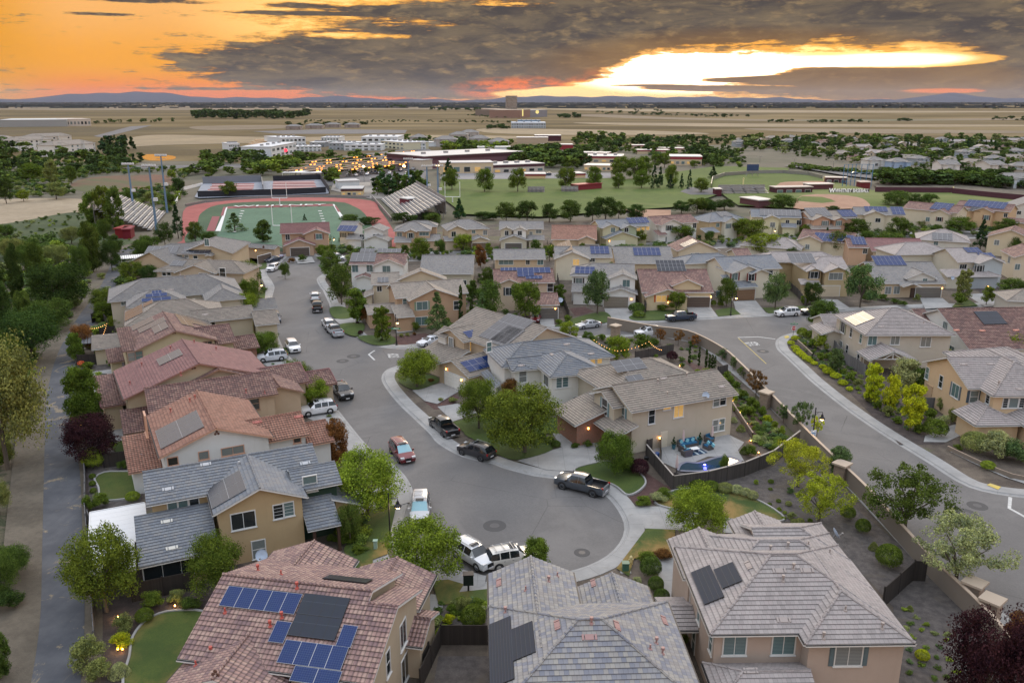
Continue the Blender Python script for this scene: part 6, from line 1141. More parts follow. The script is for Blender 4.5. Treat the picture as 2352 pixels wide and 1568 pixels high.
def wheelmesh(r):
    if r in WM: return WM[r]
    g=MB();pr=[(r*.62,-.1),(r*.96,-.115),(r,-.07),(r,.07),(r*.96,.115),(r*.62,.1)]
    M_=Matrix.Rotation(pi/2,4,'X');t=MB();t.lathe(pr,22);g.add(t,M_);k=MB();t=MB();t.lathe([(.0,.07),(r*.2,.085),(r*.24,.05)],12);t.lathe([(r*.56,.1),(r*.64,.1),(r*.64,-.1),(r*.56,-.1)],20);t.lathe([(0,.01),(r*.6,.01)],16,1)
    for i in range(5):
        a=2*pi*i/5;c,s_=cos(a),sin(a);n=(-s_*.05,c*.05);t.face([(c*r*.15+n[0],s_*r*.15+n[1],.075),(c*r*.15-n[0],s_*r*.15-n[1],.075),(c*r*.6-n[0],s_*r*.6-n[1],.085),(c*r*.6+n[0],s_*r*.6+n[1],.085)][::-1])
    k.add(t,M_.inverted());k2=MB();k2.add(t,Matrix.Rotation(-pi/2,4,'X'))
    WM[r]=(g.mesh('wheel',[black_rubber]),k.mesh('rim',[rimm,metal_dark]));return WM[r]
def carproto(kind,rack=0,sun=0):
    Lc,ST,ax0,ax1,r=SHAPE[kind];g=MB();root=thing(kind,'','car')
    S=[[(Lc/2-st[0],y,z) for y,z in section(st)] for st in ST]
    for a,b_,st,nx in zip(S,S[1:],ST,ST[1:]):
        fl=st[6]
        for sg in (1,-1):
            for i in range(7):
                mi=0
                if fl == 'g' and i == 4: mi=1
                if fl == 'w' and i in (5,6): mi=2 if (sun and st[0] < 2) else 1
                if fl == 'w' and i == 4: mi=1 if st[0] > 2 else 0
                if fl == 'b' and i in (5,6): mi=3
                f=[(p[0],p[1]*sg,p[2]) for p in (a[i],b_[i],b_[i+1],a[i+1])]
                g.face(f if sg < 0 else f[::-1],None,mi)
    for s_ in (S[0],S[-1]):
        g.face([(p[0],p[1],p[2]) for p in s_]+[(p[0],-p[1],p[2]) for p in s_[-2:0:-1]])
    g.smooth=True;me=g.mesh('body',[carpaint,carglass,shade,metal_dark])
    try: me.set_sharp_from_angle(angle=radians(32))
    except Exception: pass
    bo=put('body',me,root);bo['tintable']=1
    F0,B0=Lc/2,-Lc/2;zb=ST[2][2];W_=ST[4][4];c=MB()
    c.box(F0-.04,F0+.03,-.38,.38,.48 if kind != 'pickup' else .62,zb-.14);build(c,'grille',metal_dark,root)
    for sg in (-1,1):
        c=MB();c.box(F0-.3,F0-.03,*sorted((sg*.45,sg*(W_-.1))),zb-.2,zb-.03);build(c,'headlight',headl,root)
        c=MB();c.box(B0+.0,B0+.2,*sorted((sg*(W_-.26),sg*(W_-.06))),zb-.12,zb+.12);build(c,'tail_light',taill,root)
        c=MB();xm=F0-ST[4][0]+.35;c.box(xm,xm+.16,*sorted((sg*(W_-.02),sg*(W_+.2))),ST[4][2]-.02,ST[4][2]+.16);o=build(c,'mirror',carpaint if kind != 'pickup' else metal_dark,root);o['tintable']=1
        for xx in (F0-2.55,F0-3.35):
            c=MB();c.box(xx,xx+.16,*sorted((sg*W_,sg*(W_+.02))),ST[4][2]-.2,ST[4][2]-.17);build(c,'door_handle',chrome,root)
        for xa in (ax0,ax1):
            xw=F0-xa;wm,rm=wheelmesh(r);w=put('wheel',wm,root,(xw,sg*(W_-.1),r),pi if sg > 0 else 0);put('rim',rm,w)
            c=MB();t=MB();t.lathe([(r*1.0,W_-.12),(r*1.2,W_-.12),(r*1.2,W_+.012),(r*1.0,W_+.012)],20)
            c.add(t,Matrix.Translation((xw,0,r)) @ Matrix.Rotation(pi/2 if sg < 0 else -pi/2,4,'X'));build(c,'wheel_arch',metal_dark,root)
    c=MB();c.box(B0-.03,B0+.02,-.26,.26,.55,.68);build(c,'licence_plate',plate,root);c=MB();c.box(F0-.02,F0+.05,-.26,.26,.38,.5);build(c,'licence_plate',plate,root)
    c=MB();c.box(B0-.06,B0+.1,-W_+.1,W_-.1,.36,.52);build(c,'rear_bumper',chrome if kind == 'pickup' else metal_dark,root)
    zt=max(s_[3] for s_ in ST)
    if rack:
        for sg in (-1,1):
            c=MB();c.tube((F0-2.0,sg*.6,zt+.07),(F0-4.1,sg*.6,zt+.05),.025,n=6);build(c,'roof_rail',metal_grey,root)
        for xx in (F0-2.3,F0-3.1,F0-3.9)[:rack]:
            c=MB();c.box(xx-.03,xx+.03,-.62,.62,zt+.08,zt+.11);build(c,'cross_bar',metal_grey,root)
    if kind in ('suv','minivan') and rack: c=MB();c.box(F0-2.55,F0-2.0,-.4,.4,zt-.005,zt+.02);build(c,'sunroof',carglass,root)
    return root
CP_={}
CG='vehicles parked on the streets'
def car(T,fr,rr,kind,col,label,rack=0,sun=0,cat='car',z=ROADZ+.004,name=None):
    a,b_=P(T(*fr)),P(T(*rr));c=((a[0]+b_[0])/2,(a[1]+b_[1])/2);k=(kind,rack,sun)
    an=atan2(a[1]-b_[1],a[0]-b_[0])
    if k not in CP_: CP_[k]=r_=carproto(kind,rack,sun)
    else: r_=dup(CP_[k],(0,0,0))
    r_.location=(*c,z);r_.rotation_euler=(0,0,an);r_['label']=label;r_['category']=cat;r_['group']=CG;r_.name=name or {'suv': 'parked_suv','sedan': 'parked_sedan','pickup': 'pickup_truck','minivan': 'minivan'}[kind]
    for ch in r_.children:
        if ch.get('tintable'): ch.color=(*col,1)
    return r_
WH,SI,BK,GY,MA,BL=(.75,.76,.78),(.42,.44,.47),(.012,.013,.016),(.06,.07,.085),(.14,.008,.014),(.03,.045,.08)
DW=YZ+.1
car(T3,(1705,282),(1782,245),'suv',WH,'white crossover parked askew at the top of the street bend');car(T3,(1712,218),(1772,203),'sedan',BL,'dark blue sedan on the driveway at the street bend',z=DW);car(T3,(1730,180),(1797,193),'sedan',(.3,.3,.4),'lavender grey sedan on the driveway at the street bend',z=DW)
car(T3,(2013,432),(2012,468),'suv',WH,'white car seen from behind ahead of the black pickup',1);car(T3,(2022,490),(2028,545),'pickup',BK,'black pickup behind the white car on the upper street',0,0,'pickup');car(T3,(1764,612),(1750,562),'suv',BL,'dark blue car facing the camera on the left kerb',1)
car(T3,(2082,602),(2112,648),'suv',WH,'white car just ahead of the silver pickup');car(T3,(2108,645),(2166,698),'pickup',SI,'silver pickup near the side street corner',0,0,'pickup');car(T3,(1893,803),(1848,742),'suv',WH,'white crossover facing the camera below the dark blue car');car(T3,(1672,852),(1802,838),'suv',(.6,.63,.68),'silver white wagon across a left driveway beside the street',1,z=DW)
car(T3,(2228,1108),(2140,1012),'pickup',BK,'black pickup with roof bars beside the left kerb',3,0,'pickup');car(T3,(1932,1198),(2130,1168),'suv',WH,'white wagon with roof rails on the driveway below the black pickup',2,z=DW)
car(T0,(1001,976),(1039,1008),'pickup',BK,'black pickup parked at the dark lawn edge',0,0,'pickup');car(T7,(850,108),(1028,168),'suv',(.03,.03,.035),'charcoal wagon seen from behind at the dark lawn',1);car(T7,(512,195),(428,90),'minivan',MA,'maroon minivan with a pale windscreen shade',1,1,'minivan')
car(T7,(578,588),(590,425),'minivan',SI,'silver people carrier with roof bars beside the lamp post',3,1,'minivan');car(T7,(1478,322),(1725,385),'pickup',GY,'charcoal pickup on the right side of the turning circle',0,0,'pickup');car(T7,(1000,862),(845,765),'suv',(.6,.62,.65),'silver off-roader half hidden by the bright bottom tree',1,z=DW)
car(T7,(1235,800),(1070,832),'suv',(.62,.6,.56),'pale off-roader with roof rack peeking over the grey roof',3);car(T4,(600,1008),(702,982),'sedan',(.6,.64,.7),'silver hatchback on the side street corner');car(T4,(1598,897),(1725,880),'sedan',SI,'silver sedan on the cross street')
car(T5,(75,848),(245,838),'pickup',BL,'dark blue pickup on the cross street',0,0,'pickup');car(T5,(765,818),(912,810),'suv',WH,'white crossover on the cross street near the stop sign',2);car(T4,(1988,945),(2095,935),'suv',WH,'white wagon behind the small trees on the near kerb of the cross street',2)
car(T5,(945,808),(1060,800),'suv',BK,'black car mostly hidden by the dark tree near the stop sign');car(T4,(1320,868),(1335,830),'sedan',MA,'red car hidden behind trees beside the bright blue panel house',z=DW);car(T4,(85,462),(40,450),'suv',WH,'white car half hidden by trees left of the red roofed white house')
car(T3,(1540,560),(1495,545),'sedan',BK,'black car in a shaded left driveway',z=DW);car(T3,(1520,262),(1480,262),'suv',WH,'white car tucked beside the beige house garage',z=DW);car(T4,(1450,430),(1395,428),'suv',BK,'black car on the far street by a lamp');car(T4,(1862,372),(1828,366),'sedan',MA,'red sedan on the far street beside the sage green house')
# ---------------------------------------------------------------- street furniture
def lamp(T,base,top,side=1,sign=False,label='',lod=0):
    p=P(T(*base),YZ);h=zof(*p,T(*top)[1]);t=thing('street_lamp',label,'street lamp',(*p,YZ),0,'lit decorative lamp posts');h=min(max(h-YZ,4.2),7)
    g=MB();g.lathe([(.2,0),(.2,.12),(.14,.3),(.1,.9),(.075,1.1),(.06,h-.1),(.09,h-.08),(.06,h+.05),(0,h+.12)],12);build(g,'pole',metal_dark,t)
    g=MB();g.tube((0,0,h-.5),(side*.85,0,h-.5),.03,.03,6);g.tube((0,0,h-.85),(side*.4,0,h-.5),.02,.02,5);g.tube((side*.85,0,h-.5),(side*.85,0,h-.75),.03,.03,6);build(g,'arm',metal_dark,t)
    g=MB();g.lathe([(.05,h-.72),(.12,h-.85),(.16,h-1.05),(.34,h-1.25),(.36,h-1.32)],14,c=(side*.85,0,0));s=build(g,'lamp_shade',metal_dark,t)
    g=MB();g.lathe([(.0,h-1.55),(.14,h-1.52),(.24,h-1.4),(.26,h-1.3)],14,c=(side*.85,0,0));build(g,'bulb_globe',lampglow,s)
    L=bpy.data.lights.new('lamp_light','POINT');L.energy=140;L.color=(1,.72,.4);L.shadow_soft_size=.25;o=put('lamp_light',L,t,(side*.85,0,h-1.75))
    if sign:
        g=MB();g.box(-.3,.3,-.1,-.07,h*.32,h*.32+.75);s=build(g,'street_sign',plain('sign_white',(.62,.68,.75),.4),t);g=MB();g.box(-.25,.25,-.108,-.1,h*.32+.3,h*.32+.45);g.box(-.25,.25,-.108,-.1,h*.32+.06,h*.32+.2);build(g,'sign_band',plain('sign_blue',(.12,.25,.45),.4),s)
    return t
lamp(T0,(1864,1030),(1869,937),1,True,'lit lamp post with a small white sign beside the right street');lamp(T7,(395,668),(382,372),1,False,'lit lamp post beside the silver people carrier')
lamp(T4,(440,1000),(433,805),0.35,False,'lit lamp post carrying the green street name sign');lamp(T5,(480,812),(495,655),1,False,'lit lamp post in front of the cream house with red shutters');lamp(T4,(25,390),(22,345),1,False,'lit lamp near the white car at the left bend');lamp(T4,(1400,430),(1398,370),1,False,'lit lamp on the far street beside the black car');lamp(T5,(740,330),(742,278),1,False,'lit lamp behind the big rounded light green tree');lamp(T3,(1650,440),(1655,405),1,False,'lit lamp among the left kerb trees')
sgreen=plain('sign_green',(.01,.22,.09),.4);sred=plain('sign_red',(.5,.012,.018),.4);swhite=plain('sign_face_white',(.8,.8,.8),.4)
def stopsign(T,base,top):
    p=P(T(*base),YZ);h=zof(*p,T(*top)[1])-YZ;t=thing('stop_sign','red stop sign under a green street name blade at the right corner','stop sign',(*p,YZ),0)
    g=MB();g.tube((0,0,0),(0,0,h),.035,.035,8);build(g,'pole',metal_dark,t)
    def octo(r,y0,y1,m,z):
        g=MB();pts=[(r*cos(pi/8+i*pi/4),r*sin(pi/8+i*pi/4)) for i in range(8)];g.face([(x,y0,z+y) for x,y in pts]);g.face([(x,y1,z+y) for x,y in pts][::-1])
        for i in range(8): (a,b_),(c,d)=pts[i],pts[(i+1) % 8];g.face([(a,y0,z+b_),(a,y1,z+b_),(c,y1,z+d),(c,y0,z+d)])
        return g
    z=h-1.15;f=build(octo(.42,-.06,-.04,0,z),'sign_rim',swhite,t);build(octo(.385,-.066,-.05,0,z),'sign_face',sred,f)
    me=text('STOP',.34,swhite,'sign_text',.004,.01);o=put('sign_text',me,f,(0,-.072,z-.0));o.rotation_euler=(pi/2,0,0)
    for k,(w,rz) in enumerate(((.62,0),(.55,pi/2.4))):
        g=MB();g.box(-w,w,-.02,.02,h-.5+k*.26,h-.28+k*.26);o=build(g,'street_name_blade',sgreen,t,rz=rz);g=MB();g.box(-w*.8,w*.8,-.026,-.02,h-.42+k*.26,h-.36+k*.26);build(g,'street_name_text',swhite,o)
stopsign(T5,(876,960),(884,850))
t=thing('street_name_sign','small green street name blade on the lamp post at the side street','sign',(*P(T4(440,1000),YZ),3.0),0,None);g=MB();g.box(-.75,.75,-.12,-.09,0,.26);build(g,'blade',sgreen,t);g=MB();g.box(-.5,.5,-.128,-.12,.08,.17);build(g,'blade_text',swhite,t)
def manhole(T,p,r,label):
    c=P(T(*p));t=thing('manhole_cover',label,'manhole',(*c,ROADZ),0,'manhole covers in the asphalt')
    g=MB();g.lathe([(0,.012),(r,.012),(r,0)],24);build(g,'collar',plain('patched_asphalt',(.07,.068,.068),.9),t);g=MB();g.lathe([(0,.02),(r*.42,.02),(r*.42,.01)],20);g.lathe([(r*.2,.024),(r*.26,.024),(r*.26,.02)],16);build(g,'lid',plain('cast_iron',(.10,.10,.105),.6,.5),t)
manhole(T7,(1053,578),1.15,'manhole with a dark collar near the middle of the turning circle');manhole(T7,(1604,748),.75,'manhole at the lower right of the turning circle');manhole(T8,(1955,503),1.2,'lower left of the two manholes at the right edge');manhole(T8,(2030,452),1.,'upper right of the two manholes at the right edge');manhole(T4,(95,1102),1.,'manhole at the mouth of the side street');manhole(T4,(165,1072),1.1,'second manhole at the mouth of the side street, further right');manhole(T5,(685,1040),1.,'manhole below the painted STOP')
manhole(T3,(1790,305),.8,'manhole at the top of the street bend');manhole(T3,(360,848),1.2,'manhole in the trail asphalt')
def dish(T,p,hgt,s,label,face=-pi/2):
    c=P(T(*p),hgt);t=thing('satellite_dish',label,'satellite dish',(*c,hgt),face)
    g=MB();t2=MB();t2.lathe([(0,0),(s*.5,.03),(s*.8,.08),(s,.15),(s,.16),(s*.8,.1),(0,.02)],18);g.add(t2,Matrix.Rotation(radians(62),4,'Y'));build(g,'dish',plain('dish_blue_grey',(.35,.42,.52),.4),t)
    g=MB();g.tube((0,0,-.05),(-.25,0,-.5),.03,.03,6);build(g,'mast',metal_grey,t);g=MB();g.tube((.1,0,-.3),(.6,0,.05),.018,.018,5);g.box(.55,.68,-.05,.05,0,.1);build(g,'feed_arm',metal_grey,t)
dish(T8,(1133,627),5.9,.5,'blue grey dish on the right eave of the bottom right house',0);dish(T6,(1653,762),4.3,.5,'pale dish on the back roof of the red tiled solar house');dish(T5,(320,1320),5.9,.45,'dish on the front eave of the house by the pool');dish(T5,(1740,1078),1.6,.5,'dish above the fence behind the corner house');dish(T4,(1485,712),3.4,.5,'white dish on the eave corner beside the bright blue panels');dish(T5,(1895,572),4.6,.4,'dish on the left side of the two tone house');dish(T3,(892,1085) if 0 else (905,1455),3.2,.4,'dish beside the low left wing of the white gabled house')
# fences -------------------------------------------------------------
WD,WG,WB=(.035,.028,.024),(.17,.17,.175),(.075,.065,.06)
def fence(T,pts,label,h=1.8,col=WD,m=None,cap=False,cat='fence',name='fence',pil=0,lit=None,z=YZ-.05,sm=0):
    w=W(T,*pts,z=z)
    if sm: w=smoothline(w,1.5)
    o=w[0];t=thing(name,label,cat,(*o,z),0,None);w=[(a-o[0],b_-o[1]) for a,b_ in w];g=MB();post=[]
    th=.1 if m else .03
    strip(g,w,-th,0,-th,h);g2=MB()
    for d0,z0,d1,z1 in ((-th,0,-th-.001,h),(th,h,th+.001,0),(-th,h,th,h)): strip(g2,w,d0,z0,d1,z1)
    build(g2,'panel',m or wood,t,col=col)
    if cap: c=MB();strip(c,w,-th-.05,h+.08,th+.05,h+.08);strip(c,w,-th-.05,h,-th-.051,h+.08);strip(c,w,th+.05,h+.08,th+.051,h);build(c,'coping',plain('coping_stone',(.42,.33,.25),.8) if m else trim,t,col=(.3,.28,.26))
    for a,b_ in (zip(w,w[1:]) if not sm and not m else []):
        L=hypot(b_[0]-a[0],b_[1]-a[1]);n=max(1,int(L/2.4))
        for i in range(n): post.append((a[0]+(b_[0]-a[0])*i/n,a[1]+(b_[1]-a[1])*i/n))
    for (x,y) in post: c=MB();c.box(x-.06,x+.06,y-.06,y+.06,0,h+.1);build(c,'post',wood,t,col=tuple(k*.8 for k in col))
    return t
fence(Z2 if 0 else T7,[(585,1620),(715,1330),(1012,1330)],'dark plank fence round the bare gravel yard between the bottom roofs');fence(T7,[(520,1430),(640,1445),(600,1520)],'short dark fence beside the tall window wall at the bottom')
fence(T8,[(1430,1100),(1620,925),(1700,930)],'black stained fence between the bottom right house and the block wall',2.0);fence(T6,[(600,1320),(585,1090),(560,720),(540,500),(540,300),(530,140)],'long low boundary wall with dark mesh along the trail',1.1,WG);fence(T6,[(840,1060),(1230,980)],'dark lit fence below the wide black windows');fence(T6,[(560,560),(625,700),(640,760)],'short mesh gate beside the white patio cover',1.4,WG)
fence(T6,[(660,215),(800,195)],'dark fence between the trail lawn and the white house yard');fence(T3,[(700,1245),(865,1225)],'dark fence above the concrete patio by the purple tree');fence(T3,[(625,1035),(745,1020)],'dark fence below the small pool patio');fence(T3,[(500,870),(680,860)],'dark fence with lights beside the red gable house');fence(T3,[(490,880),(500,1040),(505,1150)],'low boundary fence beside the trail next to the tall tree',1.3);fence(T3,[(640,690),(740,680),(745,790)],'black fence beside the small pergola');fence(T3,[(590,600),(640,560),(700,640)],'black fence in front of the light green bush')
fence(T3,[(800,330),(870,345),(990,360)],'curved block retaining wall near the bamboo clump',1.2,m=blockm,cat='wall',name='retaining_wall')
fence(T8,[(-60,150),(110,355),(330,325),(560,265),(740,190),(905,60)],'tall dark brown wall curving round the pool yard',1.7,WB,cap=True,z=YZ);fence(T8,[(-30,160),(20,175),(38,120)] if 0 else [(-55,110),(30,80),(35,180)],'short dark screen wall round the pool equipment',1.5,WB)
wall=fence(T0,[(1395,752),(1500,772),(1580,784),(1655,822),(1700,862),(1760,925),(1830,1000),(1900,1072),(1980,1150),(2060,1240),(2140,1330),(2250,1440),(2352,1560),(2420,1640)],'long tan block sound wall along the right street',1.9,m=blockm,cap=True,cat='wall',name='block_wall',sm=1)
for T_,p,lb in ((T8,(1165,300),'square capped pillar on the block wall behind the yellow green trees'),(T8,(1990,1080),'upper of two wide capped pillars on the block wall'),(T8,(2100,1190),'lower of two wide capped pillars on the block wall'),(T4,(1835,950),'capped pillar at the far end of the block wall'),(T5,(700,1395),'capped pillar on the block wall by the leaning trees'),(T8,(2450,1560),'pillar of the block wall beyond the purple tree')):
    c=P(T_(*p),YZ);t=thing('wall_pillar',lb,'pillar',(*c,YZ),radians(40),'capped pillars of the block wall');g=MB();g.box(-.6,.6,-.6,.6,0,2.1);build(g,'shaft',blockm,t);g=MB();g.box(-.8,.8,-.8,.8,2.1,2.3);build(g,'cap',plain('pillar_cap',(.42,.34,.26),.8),t)
fence(T5,[(1098,990),(1200,1110),(1340,1200)],'grey weathered fence below the beige corner house',1.8,WG);fence(T5,[(1530,1270),(1650,1370),(1700,1480)],'grey fence behind the yellow green trees',1.8,WG);fence(T5,[(1680,1400),(1790,1400)],'short fence beside the utility box on the tan wall',1.5,WG);fence(T5,[(-130,1100),(115,1050)],'brown fence end beside the dark red bush',1.6,WB);fence(T5,[(395,1200),(460,1185)],'short grey fence by the slim cypresses',1.6,WB)
fence(T4,[(1465,590),(1500,730),(1540,830)],'wooden fence between the bright blue panel house and the white house',1.7,WB);fence(T5,[(-20,640),(-100,560)] if 0 else [(1965,620),(2040,790)] if 0 else [(850,640),(905,690),(960,760)],'fence between the cream shuttered house and the olive tan house',1.7,WB);fence(T4,[(2030,790),(1985,660),(1960,600)],'brown fence beside the white house with the taupe garage',1.7,WB);fence(T5,[(490,1390),(560,1500),(620,1590)],'low lit stone retaining wall behind the pool',.7,m=blockm,cat='wall',name='retaining_wall')
fence(T8,[(1840,100),(2050,200),(2250,280),(2352,300)],'low curved tan retaining wall at the right edge',.6,m=blockm,cat='wall',name='retaining_wall',sm=1);fence(T5,[(905,985),(960,1035),(1000,1075)],'low grey stone wall among the clipped hedges',.6,m=blockm,cat='wall',name='retaining_wall')
fence(T4,[(1060,480),(1062,640)],'dark fence beside the red roof with bright blue panels',1.7);fence(T4,[(705,1100),(760,1190)],'lit brick garden wall beside the white garage',1.1,m=brickm,cat='wall',name='garden_wall')
# utility things -----------------------------------------------------
def boxthing(T,p,w,d,h,label,name,cat,m,rz=0,z=YZ,parts=()):
    c=P(T(*p),z);t=thing(name,label,cat,(*c,z),rz);g=MB();g.box(-w/2,w/2,-d/2,d/2,0,h);build(g,'cabinet',m,t);g=MB();g.box(-w/2-.05,w/2+.05,-d/2-.05,d/2+.05,h,h+.07);build(g,'lid',m,t)
    g=MB();g.box(-w/2-.2,w/2+.2,-d/2-.2,d/2+.2,-.02,.06);build(g,'pad',concrete,t);return t
grn=plain('utility_green',(.05,.13,.09),.5);pale=plain('pale_green_metal',(.3,.42,.36),.5)
c=P(T7(888,990),YZ);t=thing('mailbox_cluster','dark cluster mailbox on a pedestal beside the bottom hedges','mailbox',(*c,YZ),.1);g=MB();g.box(-.42,.42,-.3,.3,.75,1.7);build(g,'locker',plain('dark_green_metal',(.02,.03,.028),.4,.4),t);g=MB();g.tube((0,0,0),(0,0,.75),.08,.08,8);build(g,'pedestal',metal_dark,t);g=MB();g.box(-.85,.85,-.5,.5,-.03,.08);build(g,'pad',concrete,t);g=MB();g.box(-.46,.46,-.34,.34,1.7,1.76);build(g,'lid',metal_dark,t)
boxthing(T7,(1877,860),.55,.5,.8,'small dark green utility box on a concrete pad right of the turning circle','utility_box','utility box',grn);boxthing(T7,(303,725),.32,.32,.9,'pale green cable pedestal left of the turning circle','cable_pedestal','pedestal',pale);boxthing(T8,(1030,85),.8,.5,.3,'white box lid on the sidewalk below the signed lamp post','utility_box','utility box',plain('white_box',(.7,.7,.72),.5));boxthing(T4,(2005,820),.6,.5,.8,'pale green box on the lawn by the dark blue pickup','utility_box','utility box',pale);boxthing(T5,(402,690),.8,.8,1.1,'blue wheeled bin beside the dark red shuttered house','wheeled_bin','bin',plain('bin_blue',(.04,.09,.2),.5));boxthing(T3,(1670,620),.9,.8,.8,'green utility box on the left verge','utility_box','utility box',grn)
boxthing(T5,(1752,1370),1.6,.9,2.6,'tan stucco utility bay on the side of the house with blue shutters','utility_bay','utility bay',plain('tan_stucco',(.45,.32,.2),.9),radians(-88))
c=P(T7(1912,815),YZ);t=thing('fire_hydrant','pale yellow fire hydrant on its pad right of the turning circle','fire hydrant',(*c,YZ));g=MB();g.lathe([(.18,0),(.18,.06),(.11,.1),(.11,.6),(.15,.62),(.13,.72),(.05,.82),(0,.85)],12);build(g,'barrel',plain('hydrant_yellow',(.6,.5,.25),.5),t);g=MB();g.tube((-.22,0,.45),(.22,0,.45),.06,.06,8);build(g,'outlet',plain('hydrant_yellow',(.6,.5,.25),.5),t)
c=P(T7(1100-1100+1750,120),YZ) if 0 else None
# pool terrace furniture ----------------------------------------------
U5=tl(1550,1000,.12);wick=plain('grey_wicker',(.09,.08,.075),.8);cush=plain('blue_cushion',(.015,.11,.22),.8);cush2=plain('pale_blue_pillow',(.22,.5,.55),.8);cloth=plain('folded_umbrella_cloth',(.55,.42,.4),.8)
def sofa(p,n,rz,label,pil=2):
    c=P(U5(*p),DW);t=thing('patio_sofa' if n > 1 else 'patio_chair',label,'sofa' if n > 1 else 'chair',(*c,DW),rz,'blue cushioned patio seating');w=.75*n+.3
    g=MB();g.box(-w/2,w/2,-.42,.42,0,.35);g.box(-w/2,w/2,.3,.45,.35,.8);build(g,'frame',wick,t)
    for s_ in (-1,1): g=MB();g.box(*sorted((s_*w/2,s_*(w/2-.15))),-.42,.3,.35,.62);build(g,'armrest',wick,t)
    for i in range(n): g=MB();x=-w/2+.15+.75*i;g.box(x+.02,x+.73,-.4,.2,.35,.5);build(g,'seat_cushion',cush,t);g=MB();g.box(x+.02,x+.73,.18,.32,.48,.9);build(g,'back_cushion',cush,t)
    for i in range(pil): g=MB();x=-w/2+.35+.8*i;g.obox(Matrix.Translation((x+.1,.08,.68)) @ Matrix.Rotation(.4,4,'Y'),-.2,.2,-.07,.07,-.2,.2);build(g,'pillow',cush2,t)
sofa((1010,690),3,radians(24),'long blue cushioned wicker sofa against the beige wall',4);sofa((930,800),1,radians(204-90),'wicker chair at the left end of the striped rug',1);sofa((990,870),1,radians(204),'wicker chair with its back to the pool',1);sofa((1400,740),1,radians(-60),'wicker loveseat right of the rug with two pale pillows',2);sofa((1420,600),1,radians(40),'round blue chair behind the loveseat',0)
c=P(U5(1130,800),DW);t=thing('coffee_table','small white coffee table on the striped rug','table',(*c,DW),radians(24));g=MB();g.box(-.6,.6,-.35,.35,.4,.45);build(g,'tabletop',white_paint,t)
for x in (-.5,.5):
    for y in (-.28,.28): g=MB();g.box(x-.03,x+.03,y-.03,y+.03,0,.4);build(g,'leg',white_paint,t)
g=MB()
for i in range(9): g.box(-1.3+i*.29,-1.3+i*.29+.27,-.9,.9,0,.02,i % 3 == 1)
c=P(U5(1130,800),DW);put('rug',g.mesh('rug',[plain('rug_navy',(.01,.035,.08),.9),plain('rug_stripe',(.35,.42,.45),.9)]),None,(*c,DW),radians(24),label='navy rug with pale stripes on the pool terrace',category='rug')
for (p,hh,lb) in (((918,700),2.3,'folded pale umbrella standing in front of the long sofa'),((1470,600),2.1,'folded pale umbrella beside the round blue chair'),((795,1215),2.3,'folded pale umbrella at the near end of the pool')):
    c=P(U5(*p),DW);t=thing('folded_umbrella',lb,'umbrella',(*c,DW));g=MB();g.tube((0,0,0),(0,0,hh),.03,.03,6);g.lathe([(.25,0),(.25,.08),(0,.1)],12);build(g,'pole',metal_dark,t);g=MB();g.lathe([(.06,.6),(.17,.75),(.15,1.3),(.1,1.8),(.03,hh-.05),(0,hh)],10);build(g,'canopy',cloth,t)
for (p,lb) in (((740,745),'clipped cone in a teal pot left of the long sofa'),((1240,660),'clipped cone in a teal pot right of the long sofa')):
    c=P(U5(*p),DW);t=thing('potted_topiary',lb,'potted plant',(*c,DW));g=MB();g.lathe([(.16,0),(.25,.4),(.27,.5),(.2,.5)],12);build(g,'pot',plain('teal_pot',(.02,.12,.16),.4),t);cm,_=proto('cone',1,0);o=put('foliage',cm,t,(0,0,.45));o.scale=(1.3,1.3,1.1);o.color=(.015,.035,.018,1)
c=P(U5(335,990),DW);t=thing('pool_equipment','pool pump and filter behind the dark screen wall','equipment',(*c,DW));g=MB();g.box(-.3,.3,-.2,.2,0,1.);build(g,'cabinet',plain('pale_cabinet',(.5,.5,.46),.6),t);g=MB();g.lathe([(.3,.05),(.3,.8),(0,1.)],14,c=(.6,.6,0));build(g,'filter_tank',plain('tank_blue',(.02,.06,.2),.4),t);g=MB();g.tube((-.9,.4,.3),(-.4,.4,.3),.22,.22,10);build(g,'pump',metal_dark,t)
c=P(U5(1335,1055),LZ);t=thing('pool_light','glowing violet blue light under the pool surface','pool light',(*c,LZ+.03));g=MB();g.lathe([(0,.03),(.14,.03),(.16,0)],12);build(g,'lens',plain('pool_light_lens',(.3,.3,1),.3,emit=(.15,.12,1.),es=12.),t)
L=bpy.data.lights.new('pool_glow','POINT');L.energy=60;L.color=(.1,.1,1);L.shadow_soft_size=.2;put('pool_glow',L,t,(0,-.3,.25))
def spot(T,p,e=18,z=.35,lb='small warm garden spotlight',n=[0]):
    c=P(T(*p),YZ);n[0] += 1;t=thing('garden_spotlight',autolabel('small lit garden spotlight',*c),'garden light',(*c,YZ),0,'lit garden spotlights');g=MB();g.tube((0,0,0),(0,0,.2),.03,.03,6);build(g,'stake',metal_dark,t);g=MB();g.lathe([(0,.3),(.05,.29),(.06,.2)],8);build(g,'lens',warmglow,t)
    L=bpy.data.lights.new('spot_light','POINT');L.energy=e*.5;L.color=(1,.55,.2);L.shadow_soft_size=.08;put('spot_light',L,t,(0,0,z))
for T_,p,e in ((T6,(1105,1095),60),(T6,(745,1370),60),(T6,(745,1165),70),(T6,(775,1370),15),(T6,(1100,935),25),(T5,(540,1440),30),(T5,(585,1510),30),(T5,(495,1365),30),(T8,(600,50),25),(T8,(650,125),25),(T3,(520,1255),20),(T3,(880,1375),40),(T4,(1165+1080,1140),20)): spot(T_,p,e)
